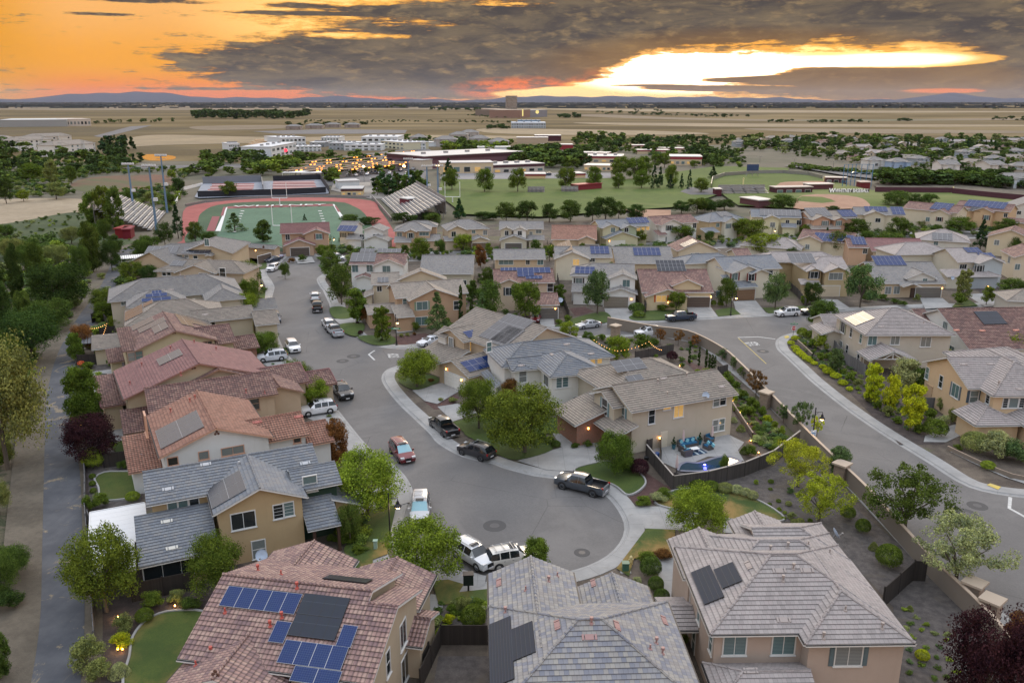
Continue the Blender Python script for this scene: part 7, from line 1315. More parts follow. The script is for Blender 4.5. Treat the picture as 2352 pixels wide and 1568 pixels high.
def strings(T,pts,hgt,label,n=9):
    c=[P(T(*p),hgt) for p in pts];o=c[0];t=thing('string_lights',label,'string lights',(*o,0));g=MB();e=MB()
    for a,b_ in zip(c,c[1:]):
        for i in range(n):
            f,f2=i/n,(i+1)/n;s1,s2=hgt-1.2*f*(1-f),hgt-1.2*f2*(1-f2);pa=Vector((a[0]+(b_[0]-a[0])*f-o[0],a[1]+(b_[1]-a[1])*f-o[1],s1));pb=Vector((a[0]+(b_[0]-a[0])*f2-o[0],a[1]+(b_[1]-a[1])*f2-o[1],s2));g.tube(pa,pb,.012,.012,4);e.box(pa.x-.04,pa.x+.04,pa.y-.04,pa.y+.04,pa.z-.09,pa.z)
    w=build(g,'cable',metal_dark,t);build(e,'bulbs',plain('string_bulb_glow',(1,.7,.4),.4,emit=lin(255,176,84),es=3.),t)['kind']='stuff'
strings(T4,[(1700,965),(1850,1035),(2050,975),(2140,1030)],2.6,'warm string lights over the yard behind the white hipped house');strings(T3,[(560,630),(680,600),(640,700)],2.6,'warm string lights over the small yard by the trail')
def pergola(T,p,w,d,h,label,m,rz=0.45):
    c=P(T(*p),YZ);t=thing('pergola',label,'pergola',(*c,YZ),rz);g=MB()
    n=int(w/.5)
    for i in range(n): g.box(-w/2+i*w/n,-w/2+(i+.85)*w/n,-d/2,d/2,h,h+.1)
    build(g,'roof_slats',m,t)
    for x in (-w/2+.2,w/2-.2):
        for y in (-d/2+.2,d/2-.2): g=MB();g.box(x-.08,x+.08,y-.08,y+.08,0,h);build(g,'post',m,t)
pergola(T3,(640,800),6,4,2.6,'dark grey pergola in the yard of the stepped panel house',plain('dark_grey_timber',(.1,.11,.13),.7));pergola(T3,(725,1110),5.5,5,2.6,'white patio roof beside the tan house yard',white_paint);pergola(T3,(860,240),6,5,2.6,'pale patio roof behind the farthest trail row house',white_paint)
g=P(T3(640,945),YZ);sheet('pool_surface',smoothline(W(T3,(605,940),(680,930),(685,950),(610,960)),.5,True),LZ+.03,water);patch(T3,[(570,920),(715,900),(720,980),(630,985),(575,930)],concrete,DZ,'patio')
# ---------------------------------------------------------------- school,fields and everything beyond
U1=tl(440,400,.256);U2=tl(1000,330,.3);U3=tl(1700,370,.32);U4=tl(1160,225,.104);U6=tl(560,305,.176);VV=tl(280,380,.132)
fz=[0]
def far(T,pts,m,name='field',z=None,sm=0,kind='structure',**k):
    fz[0] += 1;w=W(T,*pts)
    if sm: w=smoothline(w,max(6,sum(hypot(a[0]-b_[0],a[1]-b_[1]) for a,b_ in zip(w,w[1:]))/120),True)
    return sheet(name,w,z if z is not None else .05+fz[0]*.012,m,kind,**k)
pf2=_ground('brown_field',(.15,.115,.07),(.2,.155,.1),.006,(.1,.1,.05));pf3=_ground('straw_field',(.29,.225,.135),(.21,.165,.1),.01)
farlawn=_ground('playing_field_grass',(.058,.1,.01),(.085,.125,.015),.03,(.13,.15,.04));turf=_ground('artificial_turf',(.07,.14,.09),(.09,.17,.11),.08);redtrack=_ground('running_track',(.28,.07,.065),(.34,.1,.09),.05)
infield=_ground('infield_clay',(.30,.17,.11),(.36,.22,.15),.05);court=_ground('court_blue_grey',(.22,.24,.28),(.28,.3,.34),.05);courtred=_ground('court_red',(.26,.09,.085),(.3,.12,.11),.1);fasph=_ground('far_asphalt',(.11,.11,.115),(.16,.155,.155),.05);marsh=_ground('marsh_mud',(.16,.075,.045),(.12,.07,.045),.03,(.07,.08,.03));reeds=_ground('reeds_green',(.022,.045,.012),(.06,.085,.03),.06,(.17,.14,.08));pale_f=_ground('pale_dry_field',(.33,.27,.19),(.26,.21,.14),.04);urban=_ground('suburb_ground',(.07,.075,.045),(.14,.12,.09),.01)
far(T0,[(-1400,520),(-1400,395),(-300,375),(250,372),(500,370),(640,385),(930,365),(1180,345),(1500,335),(1900,330),(2400,325),(3200,340),(3400,560),(2450,470),(1700,500),(1000,530),(460,560),(250,590),(0,560)],urban,'suburb_ground',.03)
far(T1,[(-400,560),(0,540),(250,535),(400,545),(395,600),(230,620),(0,660),(-400,700)],pale_f,'dry_field',sm=1);far(T1,[(-300,660),(0,655),(330,600),(420,620),(480,700),(640,740),(600,790),(300,800),(-300,900)],reeds,'reed_bed',sm=1)
far(T1,[(330,470),(420,440),(640,428),(760,430),(800,470),(700,505),(480,510),(360,500)],marsh,'marsh',sm=1);far(T1,[(640,340),(700,333),(800,342),(790,358),(690,362)],plain('pond_water',(.02,.03,.03),.04,spec=1.),'pond',sm=1)
far(T1,[(440,388),(2000,370),(2100,385),(450,402)],fasph,'far_road');far(T1,[(1160,228),(1500,218),(1870,222),(1860,238),(1300,240)],fasph,'far_road');far(T1,[(430,250),(600,205),(700,200),(640,215),(470,256)],fasph,'far_road');far(T1,[(1110,305),(1240,285),(1260,300),(1250,360),(1190,365),(1120,325)],fasph,'parking_lot')
far(T1,[(1360,470),(1390,405),(1500,350),(1960,300),(2000,330),(1940,470),(1550,480)],fasph,'parking_lot')
for i,(T_,pl) in enumerate(((T1,[(700,245),(1300,255),(1900,245),(2352,250),(2352,262),(1500,275),(800,290),(500,300)]),(T2,[(-100,215),(600,225),(900,240),(300,245),(-100,235)]),(T2,[(300,188),(1500,195),(2352,198),(2352,206),(900,206)]),(T2,[(1100,215),(2352,226),(2352,236),(1500,236)]),(T1,[(0,118),(900,112),(2300,118),(2300,124),(900,130),(0,128)]),(T2,[(0,122),(1500,132),(2352,135),(2352,140),(900,140)]),(T1,[(900,205),(1300,200),(1280,215),(950,222)]),(T2,[(400,150),(1100,172),(2352,168),(2352,176),(1100,180),(350,160)]))): far(T_,pl,(pf3,pf3,pf3,pf2,pf2,pf3,pf2,pf2)[i],'dry_field',sm=1)
far(T1,[(1520,500),(1530,470),(1760,460),(1790,540),(1700,540)],_ground('plaza_paving',(.3,.28,.25),(.24,.22,.2),.1),'plaza')
far(U1,[(20,700),(30,430),(130,375),(330,345),(700,318),(1250,308),(1700,335),(1790,420),(1910,600),(1950,760),(0,760)],redtrack,'running_track',sm=1)
far(U1,[(150,760),(160,520),(200,440),(340,375),(700,345),(1380,345),(1550,385),(1650,450),(1740,600),(1780,760)],_ground('infield_turf_dark',(.03,.07,.035),(.05,.1,.05),.06),'infield_turf',sm=1)
far(U1,[(425,395),(1368,370),(1520,580),(1620,760),(300,760)],turf,'football_field');wl=plain('field_white_paint',(.62,.63,.62),.8);mrn=plain('field_maroon_paint',(.2,.05,.06),.8)
far(U1,[(410,410),(420,390),(1365,367),(1385,385)],mrn,'end_zone');far(U1,[(413,398),(425,395),(362,612),(316,612)],wl,'side_line');far(U1,[(1368,370),(1383,370),(1470,490),(1440,495)],wl,'side_line');far(U1,[(388,395),(410,395),(388,475),(362,475)],mrn,'side_patch');far(U1,[(288,480),(356,480),(310,612),(236,612)],mrn,'side_patch');far(U1,[(1385,385),(1400,385),(1440,440),(1415,440)],mrn,'side_patch')
a,b_=P(U1(440,398)),P(U1(1360,378));c=P(U1(895,392));me=text('WHITNEY',5.2,wl,bold=.05);o=put('end_zone_lettering',me,None,(c[0],c[1],1.2),atan2(b_[1]-a[1],b_[0]-a[0]),kind='structure');o.scale=(.5*hypot(b_[0]-a[0],b_[1]-a[1])/13.,1.1,1);o.location.z=.9
for i in range(9):
    y=430+i*24
    for x in (560,1255+i*8):
        x2=x-i*9 if x < 900 else x;far(U1,[(x2-16,y),(x2+16,y),(x2+14,y+5),(x2-18,y+5)],wl,'yard_number')
far(U1,[(130,310),(200,185),(1290,150),(1345,250),(1330,280),(170,320)],court,'tennis_court')
for r_ in ((285,665,188,212),(270,660,214,238),(248,650,241,268),(835,1205,168,190),(830,1215,193,212),(830,1222,217,240)):
    far(U1,[(r_[0],r_[2]),(r_[1],r_[2]-3),(r_[1],r_[3]-3),(r_[0],r_[3])],courtred,'tennis_court_surface');m_=(r_[2]+r_[3])/2-1;far(U1,[(r_[0],m_-1),(r_[1],m_-3),(r_[1],m_),(r_[0],m_+2)],wl,'court_line')
far(U2,[(215,470),(245,345),(1520,340),(1650,350),(2352,245),(2900,260),(2900,420),(2352,470),(2100,560),(1650,590),(1000,640),(420,620)],farlawn,'school_field');far(U2,[(80,410),(245,560),(290,600),(240,600),(75,450)],fasph,'walkway');far(U2,[(230,345),(260,300),(1110,300),(1540,300),(1540,340),(400,350)],_ground('school_yard_paving',(.2,.2,.21),(.26,.25,.25),.05),'school_yard');far(U2,[(2070,445),(2150,410),(2352,420),(2352,470),(2150,470)],fasph,'walkway')
far(U3,[(100,260),(180,200),(420,165),(800,175),(950,220),(1260,290),(1840,285),(2352,350),(2352,420),(700,420),(300,400)],farlawn,'ball_field_grass');far(U3,[(590,245),(640,230),(900,225),(960,245),(800,262),(580,270)],infield,'infield',sm=1);far(U3,[(700,400),(760,330),(960,320),(1150,340),(1230,380),(1200,420),(750,430)],infield,'infield',sm=1);far(U3,[(730,370),(760,335),(900,340),(1000,375),(900,385)],farlawn,'infield_grass',sm=1)
far(U3,[(630,110),(700,105),(1300,160),(1300,210),(1050,180),(820,140)],fasph,'far_road');far(U3,[(1270,250),(1400,190),(2100,180),(2352,230),(2400,330),(1840,280),(1300,278)],dirt,'bare_bank');far(U2,[(2000,590),(1640,585),(1830,660),(2000,640)],infield,'bare_bank')
def ltpole(T,b_,top,label):
    p=P(T(*b_));h=zof(*p,T(*top)[1]);t=thing('floodlight_pole',label,'floodlight pole',(*p,0),0,'tall sports floodlight poles');g=MB();g.tube((0,0,0),(0,0,h),.45,.25,8);build(g,'pole',plain('pole_blue',(.12,.2,.3),.5),t)
    g=MB();g.box(-2.2,2.2,-.15,.15,h-.3,h-.1);g.box(-2.,2.,-.15,.15,h-1.3,h-1.15);build(g,'crossarm',metal_grey,t)
    g=MB()
    for i in range(5): g.box(-2.1+i*.9,-1.5+i*.9,-.5,.3,h-.1,h+.5)
    build(g,'floodlight',plain('floodlight_shell',(.6,.62,.64),.4),t)
    g=MB();g.box(.2,1.4,-.4,.4,h*.48,h*.53);build(g,'low_floodlight',plain('floodlight_shell',(.6,.62,.64),.4),t)
for (T_,b_,tp,lb) in ((VV,(345,1060),(240,150),'leftmost floodlight pole beside the left bleachers'),(VV,(735,1345),(605,180),'floodlight pole standing in front of the left bleachers'),(VV,(915,995),(815,0),'tallest floodlight pole at the far end of the left bleachers'),(T1,(1880,510),(1870,355),'floodlight pole behind the right bleachers'),(T1,(1965,560),(1962,388),'second floodlight pole beside the field walkway'),(T1,(2015,600),(2008,385),'rightmost floodlight pole at the field walkway')): ltpole(T_,b_,tp,lb)
def posts(T,b_,top,label):
    p=P(T(*b_));t=thing('goal_posts',label,'goal posts',(*p,0),0,'white goal posts');g=MB();g.tube((0,0,0),(0,0,3),.2,.2,6);g.tube((-3,0,3),(3,0,3),.14,.14,6);build(g,'crossbar',white_paint,t)
    for x in (-3,3): g=MB();g.tube((x,0,3),(x,0,9),.12,.12,6);build(g,'upright',white_paint,t)
posts(U1,(895,375),0,'far white goal posts behind the lettered end zone');posts(U1,(925,640),0,'near white goal posts behind the brown red roofed house');posts(U2,(330,530),0,'white goal posts on the grass field near the walkway')
def bleacher(T,A,B,side,d,h,n,label,m):
    a,b_=P(T(*A)),P(T(*B));L=hypot(b_[0]-a[0],b_[1]-a[1]);an=atan2(b_[1]-a[1],b_[0]-a[0]);t=thing('bleachers',label,'bleachers',(*a,0),an)
    g=MB();s_=MB()
    for i in range(n):
        y0,y1=side*d*i/n,side*d*(i+1)/n;z=.6+h*i/n;g.box(0,L,min(y0,y1),max(y0,y1),z-.1,z)
        for k in range(4): s_.box(L*k/4+.5,L*(k+1)/4-.5,*sorted((side*(d*(i+.35)/n),side*(d*(i+.75)/n))),z+.35,z+.45)
    build(g,'steps',metal_grey,t);build(s_,'bench_rows',m,t)
    g=MB()
    for k in range(8): x=L*(k+.5)/8;g.tube((x,side*d,0),(x,side*d,h+1.4),.1,.1,5);g.tube((x,0,0),(x,side*d,h),.08,.08,5)
    g.box(0,L,*sorted((side*(d+.02),side*(d+.1))),h*.3,h+1.5);build(g,'support_frame',metal_grey,t)
bm=plain('bench_metal',(.55,.53,.5),.4,.4)
bleacher(VV,(640,1320),(890,1010),1,16,7.5,12,'left bleachers with pale benches on the trail side of the track',bm);bleacher(U1,(1800,330),(2000,520),1,15,6.5,12,'right bleachers with white benches behind the track',bm)
def bld(T,bl,br,yt,d,wall,roofc,label,name='school_building',cat='building',band=None,win=0,group=None,lit=False,h=None,floors=1):
    a,b_=P(T(*bl)),P(T(*br));L=hypot(b_[0]-a[0],b_[1]-a[1]);an=atan2(b_[1]-a[1],b_[0]-a[0]);h=h or max(3.,zof(*a,T(0,yt)[1]));t=thing(name,label,cat,(*a,0),an,group)
    g=MB();g.box(0,L,0,d,0,h);build(g,'wall',stucco,t,col=lin(*wall));g=MB();g.box(-.3,L+.3,-.3,d+.3,h,h+.35);build(g,'roof',trim,t,col=lin(*roofc))
    if band: g=MB();g.box(-.15,L+.15,-.15,d+.15,h*.72,h-.02);build(g,'fascia_band',trim,t,col=lin(*band))
    if win:
        for f in range(floors):
            for i in range(win):
                x=L*(i+.5)/win;w=L/win*.28;z0=h*(f+.25)/floors*(.75 if band else 1);z1=z0+h/floors*.4*(.7 if band else 1);q_=MB();q_.box(x-w-.15,x+w+.15,-.1,.1,z0-.15,z1+.15);fr=build(q_,'window',trim,t,col=(.45,.45,.45));g=MB();g.box(x-w,x+w,-.16,.1,z0,z1);build(g,'pane',litglass if lit and (i+f) % 3 == 0 else glass,fr)
    if L > 30 and not band is None or name == 'office_building':
        for i in range(4): x=L*(i+.6)/4.6;g=MB();g.box(x,x+2.5,d*.4,d*.4+2,h+.35,h+1.6);build(g,'roof_unit',metal_grey,t)
    return t
CR,MR,RD,PG,WT_=(196,180,150),(70,34,46),(140,48,56),(180,180,180),(206,212,216)
bld(U2,(115,262),(870,215),165,42,(110,78,86),(190,188,186),'large gymnasium with maroon wall and pale flat roof',band=MR);bld(U2,(240,305),(640,300),215,16,CR,PG,'cream school wing in front of the gymnasium',win=5,lit=True);bld(U2,(640,298),(1030,282),232,22,(186,180,172),PG,'long school wing with a maroon upper band',band=MR,win=6,lit=True)
bld(U2,(885,345),(1040,345),300,10,(206,180,140),PG,'small cream snack hut with a red band, left of the tall field tree',band=RD);bld(U2,(1275,340),(1345,338),300,10,(206,180,140),PG,'small cream hut between two tall field trees',band=RD);bld(U2,(1335,272),(1540,276),235,16,(206,184,150),(200,190,180),'low cream classroom block with an orange trim beside the tree clump',win=6,lit=True)
for i,a in enumerate(((1275,212,1640,215,162,24,'front red banded classroom wing'),(1280,168,1520,172,135,14,'red banded wing behind the front classroom wing'),(1990,232,2235,235,165,22,'long red banded classroom wing nearest the ball field'),(1680,106,1890,106,80,12,'farthest red banded wing at the left'),(1860,128,2090,132,102,12,'farthest red banded wing at the right'),(1745,146,1990,146,118,12,'middle red banded wing in the trees'),(1010,112,1250,112,74,16,'solid red walled block among the trees'))):
    bld(U2,a[:2],a[2:4],a[4],a[5],CR if i < 6 else RD,PG,a[6]+' of the school',band=RD,win=6 if i < 3 else 0,lit=True)
bld(U2,(820,62),(1060,62),20,20,(176,160,140),PG,'tan theatre block at the back of the school');bld(U2,(960,46),(1160,46),4,24,MR,PG,'dark maroon hall behind the tan theatre block');bld(U2,(520,130),(770,130),92,12,WT_,(210,212,212),'white portable block among the school trees');bld(U2,(-20,88),(240,88),55,14,WT_,(210,212,212),'long white block at the back left of the school');bld(U2,(95,270),(175,262),195,10,(190,180,166),PG,'pale side entrance block of the gymnasium')
bld(U1,(1445,290),(1635,288),228,11,(206,186,140),(170,172,174),'cream field house with maroon roof band beside the track',band=MR,win=4,lit=True);bld(U1,(1425,232),(1610,225),160,9,(200,204,206),PG,'white hut behind the cream field house');bld(U1,(1740,215),(1880,210),150,9,(190,188,180),PG,'white hut behind the conifers by the track')
bld(U1,(2050,420),(2150,410),320,6,(100,40,50),(190,190,188),'maroon press box on top of the right bleachers','press_box','press box',win=2);t=bld(VV,(20,1440),(160,1440),1320,6,(128,28,32),(140,50,50),'left red shipping container beside the left bleachers','shipping_container','container',h=2.8);t=bld(VV,(150,1455),(290,1450),1330,6,(112,20,34),(124,44,56),'right red shipping container beside the left bleachers','shipping_container','container',h=2.8)
def wallbar(T,pts,h,m,label,col=(.3,.3,.3),name='fence',cat='fence'): return fence(T,pts,label,h,col,m,False,cat,name,z=0)
dmesh=plain('dark_windscreen',(.02,.022,.03),.9);wallbar(U1,[(205,190),(730,172)],4.,plain('grey_wall',(.17,.19,.22),.8),'grey back wall of the tennis courts',name='wall',cat='wall');wallbar(U1,[(160,312),(630,298),(900,292),(1310,272)],3.2,dmesh,'long dark windscreen fence in front of the tennis courts');wallbar(U1,[(835,165),(1260,150),(1340,270)],3.2,dmesh,'dark windscreen fence round the right tennis courts');wallbar(U1,[(745,245),(735,170)],3.,metal_grey,'mesh fence between the two tennis court groups');wallbar(U1,[(-40,370),(20,240),(200,195)],1.4,white_paint,'white rail fence left of the tennis courts')
wallbar(U1,[(1720,305),(1800,400),(1900,520)],1.3,metal_grey,'mesh fence between the track and the right bleachers');wallbar(U1,[(50,385),(230,350),(700,312),(1330,300),(1700,310)],1.1,metal_grey,'low mesh fence around the far end of the track');wallbar(U2,[(75,420),(210,560),(230,640)],2.,metal_grey,'mesh fence beside the field walkway')
pergola(U1,(1130,130),22,14,3.5,'white shade canopy behind the tennis courts',white_paint,0)
mw=plain('maroon_padding',(.07,.02,.035),.8);wallbar(U3,[(1280,303),(1835,308)],3.,mw,'maroon outfield wall behind the big round tree');wallbar(U3,[(1835,312),(2352,368),(2600,400)],3.,mw,'maroon outfield wall running to the right edge');wallbar(U3,[(105,270),(115,215),(200,185),(420,168),(620,166),(800,180),(900,205)],2.6,metal_grey,'curved mesh fence of the upper ball field')
bld(U3,(565,310),(830,305),265,6,(78,44,52),(170,160,154),'dark maroon dugout beside the infield','dugout','dugout',win=4);bld(U3,(925,232),(1080,236),192,6,(78,44,52),(190,180,170),'maroon dugout near the blue backstop','dugout','dugout',win=3);bld(U3,(135,322),(180,322),285,5,(84,34,46),(180,176,172),'small maroon shed left of the grandstand','shed','shed');bld(U3,(1175,268),(1245,268),235,5,(110,40,44),(200,180,170),'small red hut beside the baseball sign','shed','shed');bld(U3,(800,285),(980,282),245,5,(90,50,56),(206,196,188),'low maroon hut with white roof left of the baseball sign','shed','shed');bld(U3,(310,385),(445,410),348,7,(96,60,64),(186,182,178),'flat roofed dugout partly hidden by dark bushes','dugout','dugout')
bleacher(U3,(530,315),(190,318),-1,7,2.6,5,'small grandstand behind the curved fence',bm);bleacher(U2,(905,452),(1035,452),1,4,1.5,4,'small white bleachers beside the second field tree',bm);bleacher(U2,(1165,448),(1295,448),1,4,1.5,4,'small white bleachers left of the maroon container',bm);bld(U2,(1285,435),(1470,420),402,5,(124,40,48),(150,60,66),'long maroon storage container on the field edge','shipping_container','container',h=3)
p=P(U3(950,307));p2=P(U3(1235,306));L=p2[0]-p[0];t=thing('baseball_sign','white lettered WHITNEY BASEBALL sign at the field fence','sign',(*p,0),0);g=MB();g.box(0,L,0,.3,1.,zof(*p,U3(0,279)[1])+.4);bo=build(g,'board',plain('sign_dark_board',(.06,.05,.06),.7),t);g=MB();hh=zof(*p,U3(0,279)[1])
for i in range(6): x=L*(i+.5)/6;g.box(x-.15,x+.15,.05,.25,0,1)
build(g,'leg',metal_grey,t);lw=plain('sign_letters_white',(.8,.8,.8),.6,emit=(.8,.8,.8),es=.25);me=text('WHITNEY BASEBALL',2.3,lw,'sign_text',.03,.03);o=put('sign_text',me,bo,(L*.57,-.06,(1+hh)/2+.2));o.rotation_euler=(pi/2,0,0);ww=max(v.co.x for v in me.vertices)-min(v.co.x for v in me.vertices);o.scale=(L*.84/ww,1.,1)  # letters emit a weak glow of their own on top of the white
me=text('W',2.7,lw,'sign_emblem',.03,.1);o=put('sign_emblem',me,bo,(L*.075,-.06,(1+hh)/2+.2));o.rotation_euler=(pi/2,0,0);o.scale=(.9,1,1)
for (b_,tp,lb) in (((335,250),190,'yellow foul pole on the left of the upper field'),((915,225),178,'yellow foul pole near the maroon dugout'),((1838,308),252,'white foul pole at the outfield wall corner')):
    p=P(U3(*b_));h=zof(*p,U3(0,tp)[1]);t=thing('foul_pole',lb,'pole',(*p,0));g=MB();g.tube((0,0,0),(0,0,h),.3,.3,6);build(g,'pole',plain('foul_pole_yellow',(.75,.65,.35),.5),t)
p=P(U3(400,185));t=thing('scoreboard','dark blue scoreboard at the back of the upper ball field','scoreboard',(*p,0));g=MB();g.box(-3.2,3.2,-.3,.3,3.5,7);build(g,'panel',plain('scoreboard_blue',(.02,.05,.14),.5),t)
for x in (-3.5,0,3.5): g=MB();g.tube((x,0,0),(x*.7,0,3.5),.2,.2,6);build(g,'post',metal_grey,t)
p=P(U3(1150,262));t=thing('backstop','tall blue backstop frame behind the maroon dugout','backstop',(*p,0));g=MB()
for i in range(7): x=-7+i*2.3;g.tube((x,3-abs(i-3),0),(x,3-abs(i-3),11),.16,.16,5)
for z in (3,7,11): g.tube((-7,0,z),(0,3,z),.12,.12,4);g.tube((0,3,z),(7,0,z),.12,.12,4)
build(g,'frame',plain('backstop_blue',(.08,.2,.35),.5),t)
for i,(x,y0,y1) in enumerate(((455,78,35),(700,118,52),(980,140,70),(1310,135,92),(-440,0,-40))):
    p=P(U3(x,y0));h=zof(*p,U3(0,y1)[1]);t=thing('road_lamp',('leftmost','second','third','fourth','hidden left')[i]+' tall pale street light along the far avenue','street lamp',(*p,0),0,'tall street lights on the far avenue');g=MB();g.tube((0,0,0),(0,0,h),.18,.12,6);build(g,'pole',metal_grey,t);g=MB();g.box(-1.8,1.8,-.1,.1,h-.15,h);g.box(1.2,1.9,-.2,.2,h-.25,h-.1);g.box(-1.9,-1.2,-.2,.2,h-.25,h-.1);build(g,'arm',metal_grey,t)
dk=plain('canopy_panels',(.03,.035,.045),.25,spec=.6)
rows=[((960,492),(2420,338)),((930,528),(2420,385)),((800,580),(2420,418)),((720,606),(2380,455)),((1000,606),(2380,478)),((1240,612),(2300,505))]
for i,(a,b_) in enumerate(rows):
    pa,pb=P(U6(*a),4),P(U6(*b_),4);L=hypot(pb[0]-pa[0],pb[1]-pa[1]);t=thing('solar_canopy',('farthest','second farthest','third','fourth','fifth','nearest')[i]+' row of dark solar parking canopies with amber lamps','solar canopy',(*pa,0),atan2(pb[1]-pa[1],pb[0]-pa[0]),'solar canopies over the school parking lot')
    g=MB();g.box(0,L,-2.6,2.6,4.3,4.5);build(g,'panel_deck',dk,t)
    n=int(L/14)
    for k in range(n):
        x=L*(k+.5)/n;g=MB();g.box(x-.2,x+.2,-.2,.2,0,4.3);build(g,'post',metal_grey,t)
        g=MB();g.box(x-2.1,x-.9,-2.8,-2.3,3.9,4.25);g2=MB();g2.box(x+1.3,x+2.5,-2.8,-2.3,3.9,4.25)
        for gg in (g,g2): build(gg,'amber_lamp',plain('amber_lamp_glow',(1,.6,.25),.4,emit=lin(255,150,50),es=5.),t)
for (T_,p,z) in ((U6,(1750,540),8),(U6,(2280,540),8),(T1,(2010,385),10),(T1,(1855,385),9)):
    c=P(T_(*p),z);t=thing('plaza_lamp',autolabel('bright starburst lamp',*c),'street lamp',(*c,0),0,'bright lamps round the school plaza');g=MB();g.tube((0,0,0),(0,0,z),.15,.12,6);build(g,'pole',metal_grey,t);g=MB();g.lathe([(0,z-.6),(.7,z-.3),(.7,z+.1),(0,z+.4)],10);build(g,'lamp',plain('plaza_lamp_glow',(1,.8,.5),.4,emit=lin(255,200,120),es=14.),t)
oc_='white and grey modern office block'
for (a,b_,yt,d,c,lb) in (((555,440),(880,365),290,22,WT_,'nearest angled white office block with red lit sign'),((870,350),(1200,345),286,20,WT_,'long low white office behind the tree belt'),((685,290),(1000,280),172,45,WT_,'tall white office with roof units at the left'),((1050,290),(1240,290),232,30,(120,126,134),'low grey office between the white blocks'),((1200,245),(1430,245),166,30,WT_,'square white office in the middle'),((1300,325),(1600,330),236,28,(150,156,162),'grey and white office with narrow trees before it'),((1725,290),(2200,290),160,45,WT_,'largest white office with a long dark parapet'),((1500,335),(1990,335),262,20,WT_,'low white office hidden by the parking lot trees'),((1980,300),(2280,330),208,24,(200,196,170),'cream and grey office at the right end'),((0,342),(140,338),250,26,WT_,'small isolated white office at the left'),((2290,322),(2560,322),235,20,WT_,'white office beside the dark roofed houses')):
    t=bld(U6,a,b_,yt,d,c,(196,200,204),lb,'office_building','office',win=6,floors=2)
for i in range(6): bld(U6,(200+i*30,385-i*28),(440+i*20,370-i*26),0,5,(206,180,150),(226,196,160),('nearest','second','third','fourth','fifth','farthest')[i]+' pale carport roof in the lot left of the offices','carport','carport',h=3.5,group='pale carports left of the offices')
t=thing('lit_logo','glowing red round sign on the nearest white office','sign',(*P(U6(742,400),0),0));z=zof(*P(U6(742,420)),U6(0,350)[1]);g=MB();g.tube((0,-.9,z),(0,-.5,z),1.3,1.3,12);build(g,'face',plain('red_sign_glow',(.9,.05,.08),.4,emit=(1,.03,.06),es=2.),t)
cas=bld(U4,(672,470),(925,470),84,60,(150,138,128),(120,84,78),'tall tan hotel tower on the plain near the centre horizon','hotel_tower','hotel',win=9,floors=14);bld(U4,(795,472),(860,472),105,8,(96,100,130),(110,90,110),'dark glass strip on the front of the hotel tower','glass_tower','tower') if 0 else None
bld(U4,(545,530),(1000,520),388,90,(120,108,100),(124,116,112),'broad base building under the hotel tower','hotel_podium','hotel');bld(U4,(160,495),(545,495),378,90,(118,94,82),(120,100,92),'brick coloured parking garage left of the hotel tower','parking_garage','garage',win=12,floors=4);bld(U4,(990,575),(1215,560),400,80,(140,112,100),(130,118,112),'pink lit event hall wall right of the hotel tower','event_hall','hall');bld(U4,(1215,560),(1590,545),402,80,(130,130,138),(170,172,176),'grey event hall with a round yellow sign','event_hall','hall')
bld(U4,(800,800),(1560,800),680,60,(170,180,190),(150,170,190),'long blue grey office in the middle of the plain','office_building','office',win=14,floors=2);bld(U4,(940,740),(1440,740),628,30,(90,130,170),(110,140,170),'blue upper storey of the office in the plain','office_building','office')
c=P(U4(1370,560));z=zof(*c,U4(0,440)[1]);t=thing('lit_sign','round yellow glowing sign on the grey event hall','sign',(*c,0));g=MB();g.tube((0,-4,z),(0,-2,z),4.5,4.5,14);build(g,'face',plain('yellow_sign_glow',(1,.9,.4),.4,emit=lin(255,230,120),es=.4),t);c=P(U4(1050,575));g=MB();z=zof(*c,U4(0,460)[1]);t=thing('lit_sign','tall narrow glowing sign on the pink event hall','sign',(*c,0));g.box(-1.5,1.5,-4,-2,z-8,z+8);build(g,'face',plain('yellow_sign_glow',(1,.9,.4),.4,emit=lin(255,230,120),es=.4),t)
bld(T1,(0,208),(310,205),176,120,(150,152,152),(186,190,192),'huge pale warehouse at the left edge of the plain','warehouse','warehouse',win=0);bld(T1,(305,204),(420,202),172,60,(190,180,170),(200,190,180),'warehouse end with red framed bays','warehouse','warehouse',win=7);bld(T1,(-300,212),(0,208),172,120,(150,152,152),(186,190,192),'second pale warehouse beyond the left edge','warehouse','warehouse')
def rhf(T,A,B,ze,d,wall,roof,lb,nw=5,fl=2,name='apartment_building',cat='apartments',hip='h',n2=0):
    h=House(lb,T,A,B,ze,wall,roof,0,name=name,cat=cat);L=hypot(*(a-b for a,b in zip(P(T(*A),ze),P(T(*B),ze))));m=h.b([],ze,'x',.36,hip,x0=0,x1=L,y0=0,y1=d)
    g1=h.b([],ze,'y',.36,'-',x0=L*.1,x1=L*.32,y0=-3,y1=d*.6);g2=h.b([],ze,'y',.36,'-',x0=L*.65,x1=L*.88,y0=-3,y1=d*.6);h.finish()
    for f in range(fl):
        for i in range(nw): h.win(m,'y-',(L*(i+.5)/nw,h.wallrect(m)[2],ze*(f+.5)/fl),1.6,1.4,'v')
    return h
rhf(T1,(245,292),(440,280),8.5,16,(214,212,206),'taupe','white apartment block with brown hipped roof, nearest of the left group',8,3);rhf(T1,(60,270),(250,262),8.5,16,(214,212,206),'taupe','second white apartment block behind the conifers at left',8,3);rhf(T1,(130,252),(330,246),8,14,(206,200,190),'taupe','rear apartment block with a long brown roof',6,2);rhf(T1,(-120,262),(40,262),8,16,(214,212,206),'taupe','apartment block cut by the left edge of the photo',4,2)
